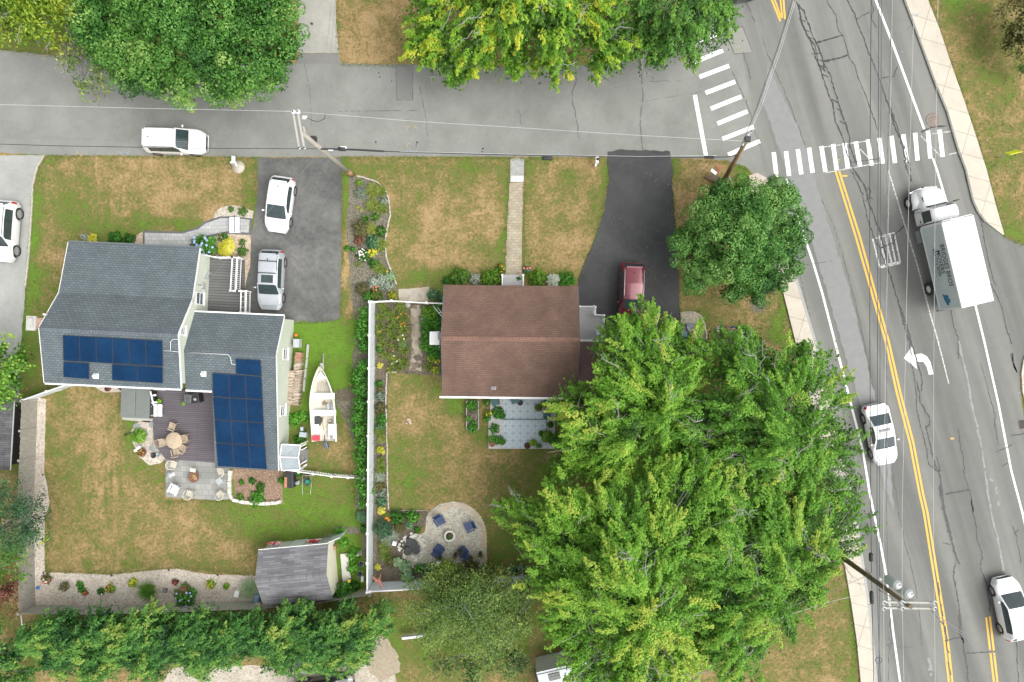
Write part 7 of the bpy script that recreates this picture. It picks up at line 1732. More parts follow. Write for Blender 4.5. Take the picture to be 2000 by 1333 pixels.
 for i in range(8): a = rnd.uniform(0, 6); p = P(634 + rnd.uniform(-3, 3), 789 + rnd.uniform(-5, 5), .75); m.tube([p, p + Vector((math.cos(a), math.sin(a), .2)) * .22], .02)
 tag(m.build('rope_heap', M('rope_brown', (.25,.16,.10))), 'brown rope heap between the two benches of the boat', 'rope')
 m = MB()
 for i in range(20): a = i * .6; m.tube([P(645, 823, .75) + Vector((math.cos(a) * .17, math.sin(a) * .13, i * .003)), P(645, 823, .75) + Vector((math.cos(a + .6) * .17, math.sin(a + .6) * .13, i * .003))], .018)
 tag(m.build('coiled_hose', M('dark_hose', (.12,.12,.12))), 'coiled dark line on the right of the boat floor', 'coil')
 m = MB(); m.lathe(P(648, 854, 1.02), [(.12, 0), (.13, .1), (.08, .12), (.001, .05)], 12); tag(m.build('bait_bucket', M('bucket_grey', (.3,.3,.3))), 'small grey bucket on the right stern locker', 'bucket')
 m = MB(); m.tube([P(631, 812, .9), P(630, 826, .95), P(632, 840, .9)], [.02, .03, .02]); tag(m.build('paddle', M('paddle_wood', (.35,.24,.12))), 'brown wooden paddle lying along the middle of the boat', 'paddle')
boat()
FW = [M('split_wood_%d' % i, c, rough=.9, var=.25, scale=8) for i, c in enumerate([(.42,.34,.26), (.33,.27,.21), (.50,.42,.33), (.38,.22,.14)])]
r = thing('firewood_stack', 'long stack of split firewood along the pale green wall', 'firewood stack', P(579, 740, 0))
for i in range(44):
 y = 690 + i * 2.35
 for c in range(2 if y > 725 else 1):
  x = (577 - (y - 690) * .10) + c * 12.5 + (6 if y < 725 else -3) + rnd.uniform(-1.5, 1.5)
  m = MB(); a = rnd.uniform(-.1, .1); p = P(x, y, .6 + rnd.random() * .1); k = .20 + rnd.random() * .05
  m.box((p.x, p.y, p.z / 2 + .05), (k * 2, .082 * rnd.uniform(.75, 1.15), p.z * rnd.uniform(.85, 1)), rz=a); m.build('log', rnd.choice(FW[:3]) if y > 705 else FW[3], r)
m = MB(); m.box(P(581, 671, .6), (.42, .62, .6)); tag(m.build('utility_cabinet', M('grey_cabinet', (.42,.44,.46))), 'small grey cabinet beside the right wall of the solar house', 'cabinet')
m = MB(); m.ball(P(578, 655, .25), (.14, .14, .12), 10, 8); tag(m.build('orange_float', FL['orange']), 'orange round float above the grey cabinet', 'float')
r = thing('black_bin', 'black lidded deck box with copper trim beside the red mulch bed', 'bin', P(566, 936, .6)); r.location.z = 0
m = MB(); m.box((0, 0, .4), (.62, 1.25, .8)); m.build('box', BLKM, r, local=True, bevel=.05); m = MB(); m.box((-.22, -.2, .83), (.18, .75, .04)); m.build('handle_bar', M('copper_trim', (.45,.20,.12)), r, local=True)
r = thing('wheelbarrow', 'wheelbarrow with a green bucket beside the low white fence', 'wheelbarrow', P(600, 940, .4)); r.location.z = 0
m = MB(); m.lathe((0, 0, 0), [(.18, .25), (.36, .52), (.38, .53), (.34, .50), (.16, .28), (.001, .28)], 4, smooth=False); tr_ = m.build('tray', M('barrow_dark', (.10,.12,.11)), r, local=True)
m = MB(); 
for s in (-1, 1): m.tube([(s * .30, .45, .5), (s * .32, -.4, .52), (s * .27, -.95, .58)], .02)
m.tube([(-.3, .42, .52), (.3, .42, .52)], .02); m.build('frame', ARM, r, local=True)
m = MB(); q = Matrix.Rotation(math.pi / 2, 3, 'Y'); k = MB(); k.lathe((0, 0, 0), [(.001, -.04), (.16, -.04), (.18, 0), (.16, .04), (.001, .04)], 12); m.add([q @ v + Vector((0, .5, .18)) for v in k.v], k.f); m.build('wheel', TYRE, r, local=True)
m = MB(); m.lathe(P(601, 941, .55), [(.001, -.1), (.14, -.1), (.16, .12), (.12, .12), (.001, 0)], 12); tag(m.build('green_bucket', M('green_plastic', (.02,.22,.14))), 'green bucket lying in the wheelbarrow', 'bucket')
m = MB(); m.ball(P(580, 944, .2), (.2, .15, .12), 7, 5); m.ball(P(583, 941, .2), (.12, .1, .1), 7, 5); tag(m.build('small_debris', M('grey_rag', (.35,.37,.4))), 'pale grey bag between the black bin and the wheelbarrow', 'bag')
m = MB(); m.box(P(593, 849, .4), (.5, .35, .4), rz=-.1); m.box(P(590, 838, .3), (.2, .3, .2)); tag(m.build('crate', M('pale_blue_crate', (.40,.45,.48), var=.3, scale=12)), 'pale blue crate in the greenery beside the boat', 'crate')
def mailbox(label, px, py, bx, by, pad):
 r = thing('mailbox', label, 'mailbox', P(px, py, 0))
 m = MB(); m.box(P(px, py, 0) + Vector((0, 0, .55)), (.12, .12, 1.1)); m.build('post', WHITE, r)
 a = P(bx, by, 1.15); m = MB(); m.box(a, (.22, .48, .24)); m.build('box', WHITE, r, bevel=.04)
 m = MB(); m.bar(P(px, py, 1.0), a - Vector((0, 0, .12)), .1, .08); m.bar(P(px, py, .6), a - Vector((0, 0, .12)), .07, .07); m.build('bracket', WHITE, r)
 if pad:
  m = MB(); m.lathe(P(px + 3, py + 2, 0), [(.46, 0), (.46, .06), (.001, .07)], 20); tag(m.build('stone_pad', M('round_stone', (.46,.42,.34), var=.2, scale=10)), 'round pale stone pad under the left mailbox', 'stone pad')
mailbox('white mailbox standing on a round pale stone pad', 463, 325, 456, 312, True)
mailbox('white mailbox post between the front lawn and the black driveway', 1163, 325, 1166, 313, False)
m = MB(); m.ball(P(1168, 311, 1.35), (.12, .1, .1), 8, 6); tag(m.build('newspaper_tube', BLKM), 'black tube on top of the right mailbox', 'tube')
r = thing('garden_bench', 'white two plank bench across the paver walk', 'bench', P(458, 440, .45)); r.location.z = 0
for s in (-1, 1):
 m = MB(); m.box((s * .19, 0, .45), (.35, 1.15, .04)); m.build('plank', VINYL, r, local=True)
 m = MB(); m.box((0, s * .48, .22), (.6, .06, .43)); m.build('leg', VINYL, r, local=True)
m = MB(); m.box((-.0, .1, .482), (.045, 1.25, .03)); m.build('middle_bar', M('dark_bar', (.08,.08,.09)), r, local=True)
m = MB(); m.box(P(447, 479, .15), (.55, .14, .2), rz=-.25); tag(m.build('garden_sign', VINYL), 'pale plank lying among the yellow plants by the walk', 'plank')
r = thing('tree_stump', 'grey tree stump with mulch ring below the round tree', 'tree stump', P(1477, 590, 0))
m = MB(); m.lathe(P(1477, 588, 0), [(.30, 0), (.24, .18), (.20, .25), (.001, .26)], 9, smooth=False); m.build('stump', M('stump_wood', (.33,.27,.2), var=.35, scale=10), r)
sheet('dirt_patch', [(1464,590),(1470,577),(1485,574),(1496,585),(1496,600),(1482,612),(1468,606)], .010, GMULCH, jit=2)
m = MB()
for i in range(9): stone(m, 799 + rnd.uniform(-5, 5), 824 + rnd.uniform(-5, 5), 2.2, .01 + i * .004, .06)
tag(m.build('stone_heap', M('pinkish_stone', (.45,.36,.29), var=.25)), 'small heap of pale stones in the middle of the back lawn', 'stones')
r = thing('small_flag', 'small red white and blue flag on a short pole in the lawn', 'flag', P(1412, 640, 0))
m = MB(); m.tube([P(1406, 641, .05), P(1440, 638, 1.6)], .015, 5); m.build('pole', ARM, r)
FRED = M('flag_red', (.55,.03,.05)); FWH = M('flag_white', (.75,.75,.75)); FBL = M('flag_blue', (.05,.09,.25))
m = MB()
for i in range(4): m.bar(P(1416 + i * 2.1, 634 + i * .5, .8 + i * .08), P(1419 + i * 2.1, 644 - i * .3, .7 + i * .08), .035, .02)
m.build('red_stripe', FRED, r); m = MB()
for i in range(3): m.bar(P(1417 + i * 2.1, 634.5 + i * .5, .83 + i * .08), P(1420 + i * 2.1, 643.5, .74 + i * .08), .03, .02)
m.build('white_stripe', FWH, r); m = MB(); m.bar(P(1426, 640, 1.2), P(1437, 638.5, 1.5), .13, .02); m.build('blue_field', FBL, r)
m = MB(); m.lathe(P(1404, 643, 0), [(.22, 0), (.2, .08), (.001, .12)], 9, smooth=False); tag(m.build('pale_rock', M('pale_rock_mat', (.62,.60,.55), var=.15)), 'round pale rock at the foot of the small flag', 'rock')
r = thing('striped_sign', 'white sign board and red striped marker at the foot of the leaning pole', 'sign', P(1400, 340, 0))
m = MB(); m.bar(P(1389, 332, .9), P(1399, 340, .7), .22, .03); m.build('board', PLW, r); m = MB()
for i in range(3): m.bar(P(1402 + i * 2, 338 - i, .3), P(1404 + i * 1.8, 325 - i, 1.1), .04, .03)
m.build('red_stripes', FL['coral'], r)
m = MB(); m.tube([P(1396, 340, .1), P(1394, 336, .8)], .02); m.build('stake', ARM, r)
r = thing('warning_sign', 'bright yellow road sign on a grey post on the right lawn', 'road sign', P(1948, 308, 0))
m = MB(); m.tube([P(1948, 308, 0), P(1967, 300, 2.1)], .03, 6); m.build('post', ARM, r); m = MB(); a = P(1978, 299, 2.3); m.box(P(1979, 298, 2.4), (.85, .04, .55), rot=Matrix.Rotation(R(14), 3, 'Z') @ Matrix.Rotation(R(28), 3, 'X')); m.build('plate', M('sign_yellow', (.62,.68,.02), rough=.4), r)
t_ = lathe_thing('stone_planter', 'round white stone planter in the centre of the round patio', 'planter', 878, 1048, .4, [('bowl', [(.34, 0), (.40, .12), (.42, .36), (.40, .42), (.30, .42), (.27, .34), (.001, .34)], M('white_stone_bowl', (.66,.65,.60), var=.08), 24), ('soil', [(.27, .35), (.001, .36)], SOIL, 12)])
pot('potted_herb', 'low green plant growing in the white stone planter', 876, 1050, .05, .36, SOIL, SHRUB, .16, .4, cat='plant')
CHA = M('charcoal_cover', (.065,.068,.07), rough=.85, var=.15, scale=6)
m = MB(); m.prism([P(x, y, .25) for x, y in [(793,1060),(793,1053),(802,1052),(810,1056),(816,1064),(819,1072),(819,1080),(815,1084),(808,1082),(805,1075),(800,1068),(794,1066)]], .02, .25); tag(m.build('pond_cover', CHA), 'charcoal kidney shaped pond cover among the white stones', 'pond cover')
m = MB(); m.lathe(P(797, 1077, .3), [(.30, -.28), (.31, 0), (.27, .03), (.001, .03)], 18); tag(m.build('pond_pot', CHA), 'round charcoal pot beside the pond cover', 'pot')
for lb_, (cx, cy) in (('', (0, 0)),): pass
m = MB(); WS = M('white_rock', (.60,.58,.52), rough=.9, var=.2, scale=6)
for i in range(90):
 a = rnd.uniform(0, 6.28); q = rnd.uniform(.8, 1.25); x = 806 + math.cos(a) * 22 * q; y = 1069 + math.sin(a) * 22 * q
 stone(m, x, y, rnd.uniform(1.3, 3.2), .02 + rnd.random() * .02, .08)
tag(m.build('rock_border', WS), 'loose white rocks ringing the pond cover', 'rocks', kind='stuff')
m = MB(); m.box(P(771, 1061, .4), (.28, .3, .4), rz=-.2); tag(m.build('pump_box', PLW), 'small white box at the left of the pond rocks', 'box')
m = MB(); m.box(P(857, 1098, .3), (.3, .22, .25), rz=.6); tag(m.build('white_lantern', PLW), 'small white lantern between the two lower navy chairs', 'lantern')
r = thing('rusty_bird', 'rust red metal bird sculpture on the fence corner', 'sculpture', P(741, 1140, 1.9))
m = MB(); m.tube([P(726, 1124, 2.1), P(734, 1133, 2.0), P(742, 1140, 1.95)], [.02, .12, .13], 6); m.tube([P(739, 1128, 2.0), P(742, 1138, 2.0), P(745, 1151, 2.0)], [.05, .14, .03], 6); m.tube([P(744, 1120, 1.9), P(741, 1134, 2.0)], [.02, .06], 5); m.build('body', M('rust_red', (.34,.14,.11), var=.25), r)
lathe_thing('white_ball_finial', 'white round ornament at the lower right corner of the shed', 'ornament', 672, 1143, .3, [('ball', [(.08, 0), (.14, .1), (.16, .2), (.12, .32), (.001, .36)], PLW, 12)])
pot('yellow_flower', 'bright yellow flower head beside the shed ramp', 682, 1134, .05, .5, SHRUB, SHRUB, .1, .5, (FL['yellow'], 30, .06), cat='flower')
def figurine(label, px, py, h_, mat):
 r = thing('garden_statue', label, 'statue', P(px, py, 0)); m = MB(); b = P(px, py, 0)
 m.lathe(b, [(.14, 0), (.16, .12), (.10, .35 * h_ / .8), (.13, .55 * h_ / .8), (.07, .68 * h_ / .8), (.09, .8 * h_ / .8), (.001, h_ + .08)], 10); m.build('figure', mat, r)
 m = MB(); m.box(b + Vector((0, 0, .04)), (.34, .34, .08)); m.build('base', MATS['pale_stone'], r)
figurine('grey garden statue nearest the open shed door', 702, 1080, .6, MATS['pale_stone']); figurine('dark garden statue in the middle of the shed garden', 706, 1101, .7, M('dark_statue', (.10,.11,.12), var=.4)); figurine('dark blue garden statue lowest in the shed garden', 704, 1120, .7, M('blue_statue', (.08,.10,.15), var=.4))
m = MB(); m.box(P(708, 1131, .2), (.18, .4, .2)); tag(m.build('pale_brick', PLW), 'small white block below the shed garden statues', 'block')
m = MB(); m.box(P(654, 1069, .4), (.22, .28, .4), rz=.3); tag(m.build('watering_can', M('wicker', (.3,.2,.12), var=.4)), 'brown basket beside the open shed door', 'basket')
r = thing('trellis', 'dark lattice trellis leaning at the open shed door', 'trellis', P(634, 1052, 1.2)); m = MB()
for i in range(6): m.bar(P(627 + i * 3, 1060 - i * 1, 1.8), P(634 + i * 3, 1047 - i * .6, 1.2), .02, .02)
for i in range(5): m.bar(P(628 + i * 1.6, 1059 - i * 3, 1.8 - i * .12), P(645 + i * 1.2, 1054 - i * 2.6, 1.8 - i * .12), .02, .02)
m.build('lattice', M('dark_lattice', (.10,.12,.13)), r)
for lb_, x, y in (('red flower box under the left shed window', 536, 1061), ('red flower box under the right shed window', 614, 1056)):
 r = thing('flower_box', lb_, 'flower box', P(x, y, 1.0), R(5.2)); m = MB(); m.box((0, 0, 0), (.95, .16, .16)); m.build('box', WHITE, r, local=True); m = MB()
 for i in range(26): m.ball((rnd.uniform(-.48, .48), rnd.uniform(-.06, .1), .14 + rnd.random() * .08), (.06, .06, .05), 6, 4)
 m.build('flowers', FL['red'], r, local=True)
m = MB()
for i in range(10): m.ball(P(542 + rnd.uniform(-4, 4), 1062 + rnd.uniform(-3, 3), 1.2), (.05, .05, .04), 6, 4)
tag(m.build('white_blooms', FL['white']), 'white blooms in the middle of the left shed flower box', 'flowers')
r = thing('blue_bucket_stand', 'blue painted stand with a pink pot at the left corner of the shed', 'stand', P(503, 1170, .6)); m = MB(); m.box(P(503, 1168, .6), (.32, .55, .5), rz=-.15); m.build('stand', M('denim_blue', (.16,.26,.36), var=.3), r); m = MB(); m.lathe(P(503, 1183, .8), [(.15, -.3), (.22, 0), (.18, .02), (.001, -.05)], 14); m.build('pot', M('pale_pink', (.62,.52,.48)), r)
def tile_mat():
 m_, n, l, b = newmat('medallion_tiles'); b.inputs['Roughness'].default_value = .6
 tc = n.new("ShaderNodeTexCoord"); mp = n.new("ShaderNodeMapping"); mp.inputs['Scale'].default_value = (1.87, 1.87, 0); mp.inputs['Location'].default_value = (.1, .2, 0); l.new(tc.outputs['Object'], mp.inputs[0])
 v = n.new("ShaderNodeTexVoronoi"); v.inputs['Scale'].default_value = 1; v.inputs['Randomness'].default_value = 0; l.new(mp.outputs[0], v.inputs[0])
 r_ = ramp(n, [(0, (.55, .6, .62)), (.07, (.22, .27, .30)), (.12, (.60, .68, .71)), (.2, (.42, .49, .54)), (.27, (.30, .38, .44)), (.33, (.60, .68, .71)), (.45, (.42, .50, .55)), (.6, (.34, .41, .46))]); l.new(v.outputs['Distance'], r_.inputs[0])
 l.new(r_.outputs[0], b.inputs['Base Color']); return m_
TILE = tile_mat()
m = MB().prism([P(x, y, .12) for x, y in [(957, 770), (1092, 770), (1084, 820), (1084, 877), (954, 877), (954, 822), (957, 818)]], .01, .12); tag(m.build('patio_base', M('pale_boards', (.50,.50,.50), var=.08, scale=4)), kind='structure')
m = MB().prism([P(x, y, .13) for x, y in [(983, 770), (1067, 770), (1067, 821), (1067, 875), (983, 875)]], .10, .135); tag(m.build('patio_rug', TILE), 'pale blue medallion patterned rug covering the rear patio', 'rug')
for a, b, hgt in (((982, 820), (1066, 820), .5),): 
 m = MB(); m.bar(P(*a, .3), P(*b, .3), .05, .04); tag(m.build('rug_seam', M('dark_seam', (.12,.16,.19))), 'dark seam bar across the patterned rug', 'seam')
POTB = M('black_pot', (.05,.05,.055)); POTW = M('white_pot', (.6,.6,.57)); POTT = TERR
for lb_, x, y, r_, pm, lm, lr_, tn, fl in [
 ('terracotta pot with a trailing plant at the lower edge of the blue patio', 1030, 871, .22, POTB, REDB, .16, .4, None),
 ('pot with yellow curled leaves near the lower edge of the blue patio', 1041, 865, .2, M('yellow_pot', (.45,.38,.2)), YELG, .26, .6, None),
 ('white round pot full of green at the lower right of the blue patio', 1052, 871, .21, POTW, SHRUB, .2, .7, None),
 ('dark pot at the right middle of the blue patio', 1057, 847, .2, POTB, SHRUB, .2, .4, None),
 ('large green plant in a white pot at the right edge of the blue patio', 1068, 853, .26, POTW, SHRUB, .42, .65, None),
 ('dark brown pot below the green chair', 1075, 830, .24, M('brown_pot', (.12,.07,.05)), SHRUB, .22, .3, None),
 ('pot with a climbing plant near the gutter of the blue patio', 1051, 797, .17, POTT, SHRUB, .26, .55, (FL['red'], 5, .04)),
 ('pot of pink and white flowers behind the green chair', 1073, 793, .2, POTW, SHRUB, .22, .45, (FL['pink'], 14, .05)),
 ('pot of yellow green foliage beside the pink flowers', 1062, 791, .15, POTT, YELG, .24, .5, None),
 ('small dark side pot in front of the gutter on the blue patio', 1016, 787, .2, POTB, None, .1, .4, None),
 ('clay pot at the lower left corner of the blue patio', 961, 868, .2, POTT, None, .1, .4, None),
 ('dark pot at the edge of the patterned rug on the left', 981, 863, .2, M('brown_pot2', (.15,.08,.05)), SHRUB, .24, .6, None)]:
 pot('potted_plant', lb_, x, y, r_, .32, pm, lm, lr_, tn, fl, z=.13, group=None)
m = MB(); m.box(P(1098, 803, .4), (.42, .32, .45), rz=.1); tag(m.build('red_box', M('dull_red', (.30,.05,.05))), 'dull red box at the right of the blue patio', 'box')
r = thing('umbrella_base', 'dark upright pole with a white cap at the right edge of the blue patio', 'pole', P(1068, 845, 0)); m = MB(); m.tube([P(1068, 847, .2), P(1067, 818, 1.6)], .025); m.build('pole', CARBLK, r); m = MB(); m.lathe(P(1067, 846, .15), [(.25, 0), (.2, .08), (.001, .1)], 14); m.build('base', PLW, r)
r = thing('raised_bed', 'long galvanised raised bed with pointed end beside the blue patio', 'raised bed', P(923, 812, .4)); r.location.z = 0
pts_ = [(911, 784), (934, 784), (935, 838), (923, 845), (911, 838)]
m = MB().prism([P(x, y, .40) for x, y in pts_], .02, .36); m.build('soil', SOIL, r)
m = MB(); q = [P(x, y, .42) for x, y in pts_]
for a, b in zip(q, q[1:] + q[:1]): m.bar(a - Vector((0, 0, .2)), b - Vector((0, 0, .2)), .05, .42)
m.build('frame', M('galvanised', (.36,.37,.36), rough=.5, metal=.3), r)
for lb_, x, y in (('black wire trellis ring in the raised bed, left one', 915, 820), ('pale ring hoop in the middle of the raised bed', 926, 815)):
 m = MB(); c_ = P(x, y, .55)
 for i in range(14): a = 6.283 * i / 14; b = 6.283 * (i + 1) / 14; m.tube([c_ + Vector((math.cos(a), math.sin(a), 0)) * .18, c_ + Vector((math.cos(b), math.sin(b), 0)) * .18], .012, 4)
 tag(m.build('plant_ring', ARM), lb_, 'plant ring')
r = thing('blue_cooler', 'blue box half under the maple beside the black driveway', 'box', P(1334, 657, .4)); m = MB(); m.box(P(1334, 657, .4), (.45, .7, .45), rz=-.1); m.build('box', M('sky_blue', (.18,.28,.50), var=.2, scale=4), r)
m = MB(); m.box(P(1348, 639, .5), (.55, .5, .5), rz=.2); tag(m.build('wire_planter', M('pale_blue_crate2', (.22,.25,.27), var=.5, scale=14)), 'grey wire planter on the beige gravel corner', 'planter')
m = MB(); m.box(P(1171, 650, .9), (.5, .35, .5), rz=.1); tag(m.build('porch_box', M('ice_blue', (.52,.60,.68))), 'pale blue box on the side porch of the brown roofed house', 'box')
r = thing('black_kitchen_bin', 'dark wheelie bin under the hedge trees at the bottom left', 'bin', P(174, 1320, .6)); r.location.z = 0; m = MB(); m.box((0, 0, .45), (.55, .6, .9)); m.build('body', M('navy_bin', (.03,.04,.055)), r, local=True); m = MB(); m.box((0, 0, .93), (.6, .65, .06)); m.build('lid', BLKM, r, local=True)
m = MB(); m.bar(P(786, 1245, .6), P(830, 1240, .6), .16, .5); tag(m.build('white_rail', PLW), 'white board rail under the feathery tree', 'rail')
lathe_thing('white_tub', 'white tub under the edge of the largest maple', 'tub', 1098, 1281, .5, [('tub', [(.20, 0), (.26, .5), (.22, .5), (.001, .4)], POTW, 14)])
m = MB(); m.ball(P(74, 1149, .12), .12, 10, 8); tag(m.build('blue_ball', M('bright_blue', (.03,.16,.55), rough=.2)), 'bright blue glass ball in the corner of the pebble bed', 'ball')
m = MB(); m.lathe(P(325, 1152, .02), [(.12, 0), (.16, .2), (.10, .4), (.05, .5)], 10); tag(m.build('stone_bird', M('dark_stone_bird', (.16,.17,.16), var=.3)), 'dark stone bird between the two bushes of the pebble bed', 'statue')
m = MB(); m.tube([P(297, 1178, .2), P(302, 1168, .4)], .03); m.box(P(298, 1172, .3), (.22, .35, .1), rz=-.5); tag(m.build('blue_trowel_holder', M('pale_metal_blue', (.4,.46,.5), var=.4, scale=12)), 'blue grey ornament beside the big bush in the pebble bed', 'ornament')
m = MB(); m.tube([P(193, 1161, .3), P(196, 1166, .1)], .04); m.tube([P(198, 1160, .3), P(199, 1166, .1)], .04); tag(m.build('white_markers', PLW), 'two short white markers below the small bush in the pebble bed', 'markers')
m = MB(); m.box(P(463, 1160, .3), (.35, .45, .25), rz=-.3); tag(m.build('white_watering_can', PLW), 'white ornament beside the pale grass tuft', 'ornament')
for lb_, x, y in (('black spot light at the left corner of the pebble bed', 84, 1120), ('black spot light at the upper edge of the pebble bed near the orange pot', 217, 1125), ('black spot light at the highest bend of the pebble bed', 329, 1114), ('black spot light at the upper edge of the pebble bed near the yellow flowers', 424, 1124), ('black spot light on the pebble strip beside the outbuilding', 82, 928)):
 m = MB(); m.tube([P(x, y, .0), P(x, y, .22)], .02); m.ball(P(x + 1, y, .25), (.07, .07, .06), 7, 5); tag(m.build('spot_light', CARBLK), lb_, 'garden light', 'spot lights along the pebble bed')
# ------------------------------------------------------------------ garden plants
DAY = leafmat('strap_leaves', [(0, (.05,.09,.015)), (.35, (.11,.18,.025)), (.65, (.20,.28,.04)), (.9, (.33,.36,.07)), (1, (.42,.36,.12))], .3)
HOSTA = leafmat('hosta_leaves', [(0, (.04,.12,.06)), (.4, (.10,.24,.11)), (.7, (.22,.38,.18)), (1, (.45,.55,.33))], .25)
GOLD = leafmat('gold_leaves', [(0, (.20,.26,.02)), (.4, (.42,.46,.03)), (.7, (.62,.58,.05)), (1, (.75,.68,.15))], .3)
SILV_ = leafmat('silver_leaves', [(0, (.14,.19,.14)), (.5, (.28,.35,.26)), (1, (.48,.52,.42))], .2)
GRN = leafmat('fresh_leaves', [(0, (.02,.09,.01)), (.35, (.05,.20,.018)), (.65, (.10,.33,.03)), (1, (.2,.48,.05))], .3)
def plant(label, px, py, rpx, h, mat=None, style='bush', tint=.5, fl=None, name=None, group=None, cat=None, dens_=1.0, z=0.0, tj=.14):
 mat = mat or SHRUB
 name = name or {'bush': 'garden_bush', 'strap': 'daylily', 'hosta': 'hosta', 'grass': 'ornamental_grass', 'fine': 'garden_shrub'}[style]
 cat = cat or {'bush': 'bush', 'strap': 'plant', 'hosta': 'plant', 'grass': 'grass', 'fine': 'bush'}[style]
 b = P(px, py, h * .7); r = rpx / S * .96
 if style in ('bush', 'fine'):
  lf = .085 if style == 'fine' else .14
  n = int((900 if style == 'fine' else 420) * r * r * 3.14 * dens_) + 30
  d = unit(rg.normal(size=(n, 3))); d[:, 2] = np.abs(d[:, 2])
  lump = 1 + .18 * np.sin(np.arctan2(d[:, 1], d[:, 0]) * 5 + px) + .12 * np.sin(d[:, 2] * 9 + py)
  k = np.where(rg.random(n) < .75, rg.uniform(.85, 1.06, n), rg.uniform(.4, .85, n)) * lump
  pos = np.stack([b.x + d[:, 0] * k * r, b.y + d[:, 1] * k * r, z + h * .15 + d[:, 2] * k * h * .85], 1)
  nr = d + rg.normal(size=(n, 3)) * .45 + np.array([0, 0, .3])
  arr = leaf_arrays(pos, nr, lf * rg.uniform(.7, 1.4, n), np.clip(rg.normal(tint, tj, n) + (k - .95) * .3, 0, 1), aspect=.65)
 elif style in ('strap', 'grass'):
  n = int((150 if style == 'strap' else 260) * (r / .5) ** 1.5 * dens_) + 14
  V, F, T = [], [], []; wv = .022 if style == 'strap' else .010
  for i in range(n):
   a = rnd.uniform(0, 6.283); ln = r * rnd.uniform(.55, 1.15); hh = h * rnd.uniform(.6, 1.1); k0 = len(V); x0 = b.x + rnd.gauss(0, r * .22); y0 = b.y + rnd.gauss(0, r * .22); tv = min(1, max(0, rnd.gauss(tint, tj)))
   ca, sa = math.cos(a), math.sin(a)
   for t in (0, .35, .7, 1.0):
    w_ = wv * (1.2 - t) * (1.3 if style == 'strap' else 1); q = ln * t; zz = z + hh * (1 - (1 - t * 1.25) ** 2) if t < .8 else z + hh * .75
    V += [(x0 + ca * q - sa * w_, y0 + sa * q + ca * w_, zz), (x0 + ca * q + sa * w_, y0 + sa * q - ca * w_, zz)]; T += [tv + t * .12] * 2
   for s in range(3): F.append((k0 + 2 * s, k0 + 2 * s + 1, k0 + 2 * s + 3, k0 + 2 * s + 2))
  arr = (np.array(V), np.array(F), np.clip(np.array(T), 0, 1))
 else:  # hosta rosette
  n = int(46 * (r / .4) ** 1.3 * dens_) + 8
  a = rg.uniform(0, 6.283, n); q = r * np.sqrt(rg.random(n)) * .8
  pos = np.stack([b.x + np.cos(a) * q, b.y + np.sin(a) * q, z + h * (1 - .55 * (q / r) ** 2) * rg.uniform(.8, 1.05, n)], 1)
  ax = np.stack([np.cos(a), np.sin(a), -.35 * np.ones(n)], 1) + rg.normal(size=(n, 3)) * .2
  nr = np.stack([np.cos(a) * .35, np.sin(a) * .35, np.ones(n)], 1) + rg.normal(size=(n, 3)) * .12
  arr = leaf_arrays(pos, nr, r * .62 * rg.uniform(.7, 1.15, n), np.clip(rg.normal(tint, tj, n), 0, 1), aspect=.6, axis=ax)
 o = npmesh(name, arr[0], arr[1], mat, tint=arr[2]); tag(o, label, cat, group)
 if fl:
  for col, nf, fr in (fl if isinstance(fl, list) else [fl]):
   m = MB()
   for _ in range(nf):
    a = rnd.uniform(0, 6.283); q = math.sqrt(rnd.random()) * r * .95
    m.ball((b.x + math.cos(a) * q, b.y + math.sin(a) * q, z + h * (1.06 - .4 * (q / r) ** 2)), (fr, fr, fr * .6), 6, 4)
   m.build('flowers', FL[col], o)
 return o
ORD = ['first','second','third','fourth','fifth','sixth','seventh','eighth','ninth','tenth','eleventh','twelfth','thirteenth','fourteenth','fifteenth','sixteenth','seventeenth','eighteenth','nineteenth','twentieth']
for i, (x, y, r_) in enumerate([(712,612,14),(708,632,16),(706,652,17),(710,676,15),(708,715,14),(700,738,20),(702,762,18),(704,790,17),(700,815,19),(702,840,19),(706,868,17),(704,895,18),(708,920,17),(706,945,17),(712,962,14),(710,985,12)]):
 plant('leafy green shrub outside the tall white fence, %s one counted from the street' % ORD[i], x, y, r_, 1.5, GRN, tint=.55 + rnd.uniform(-.08, .08), name='hedge_shrub', group='green hedge shrubs outside the white fence', dens_=.8)
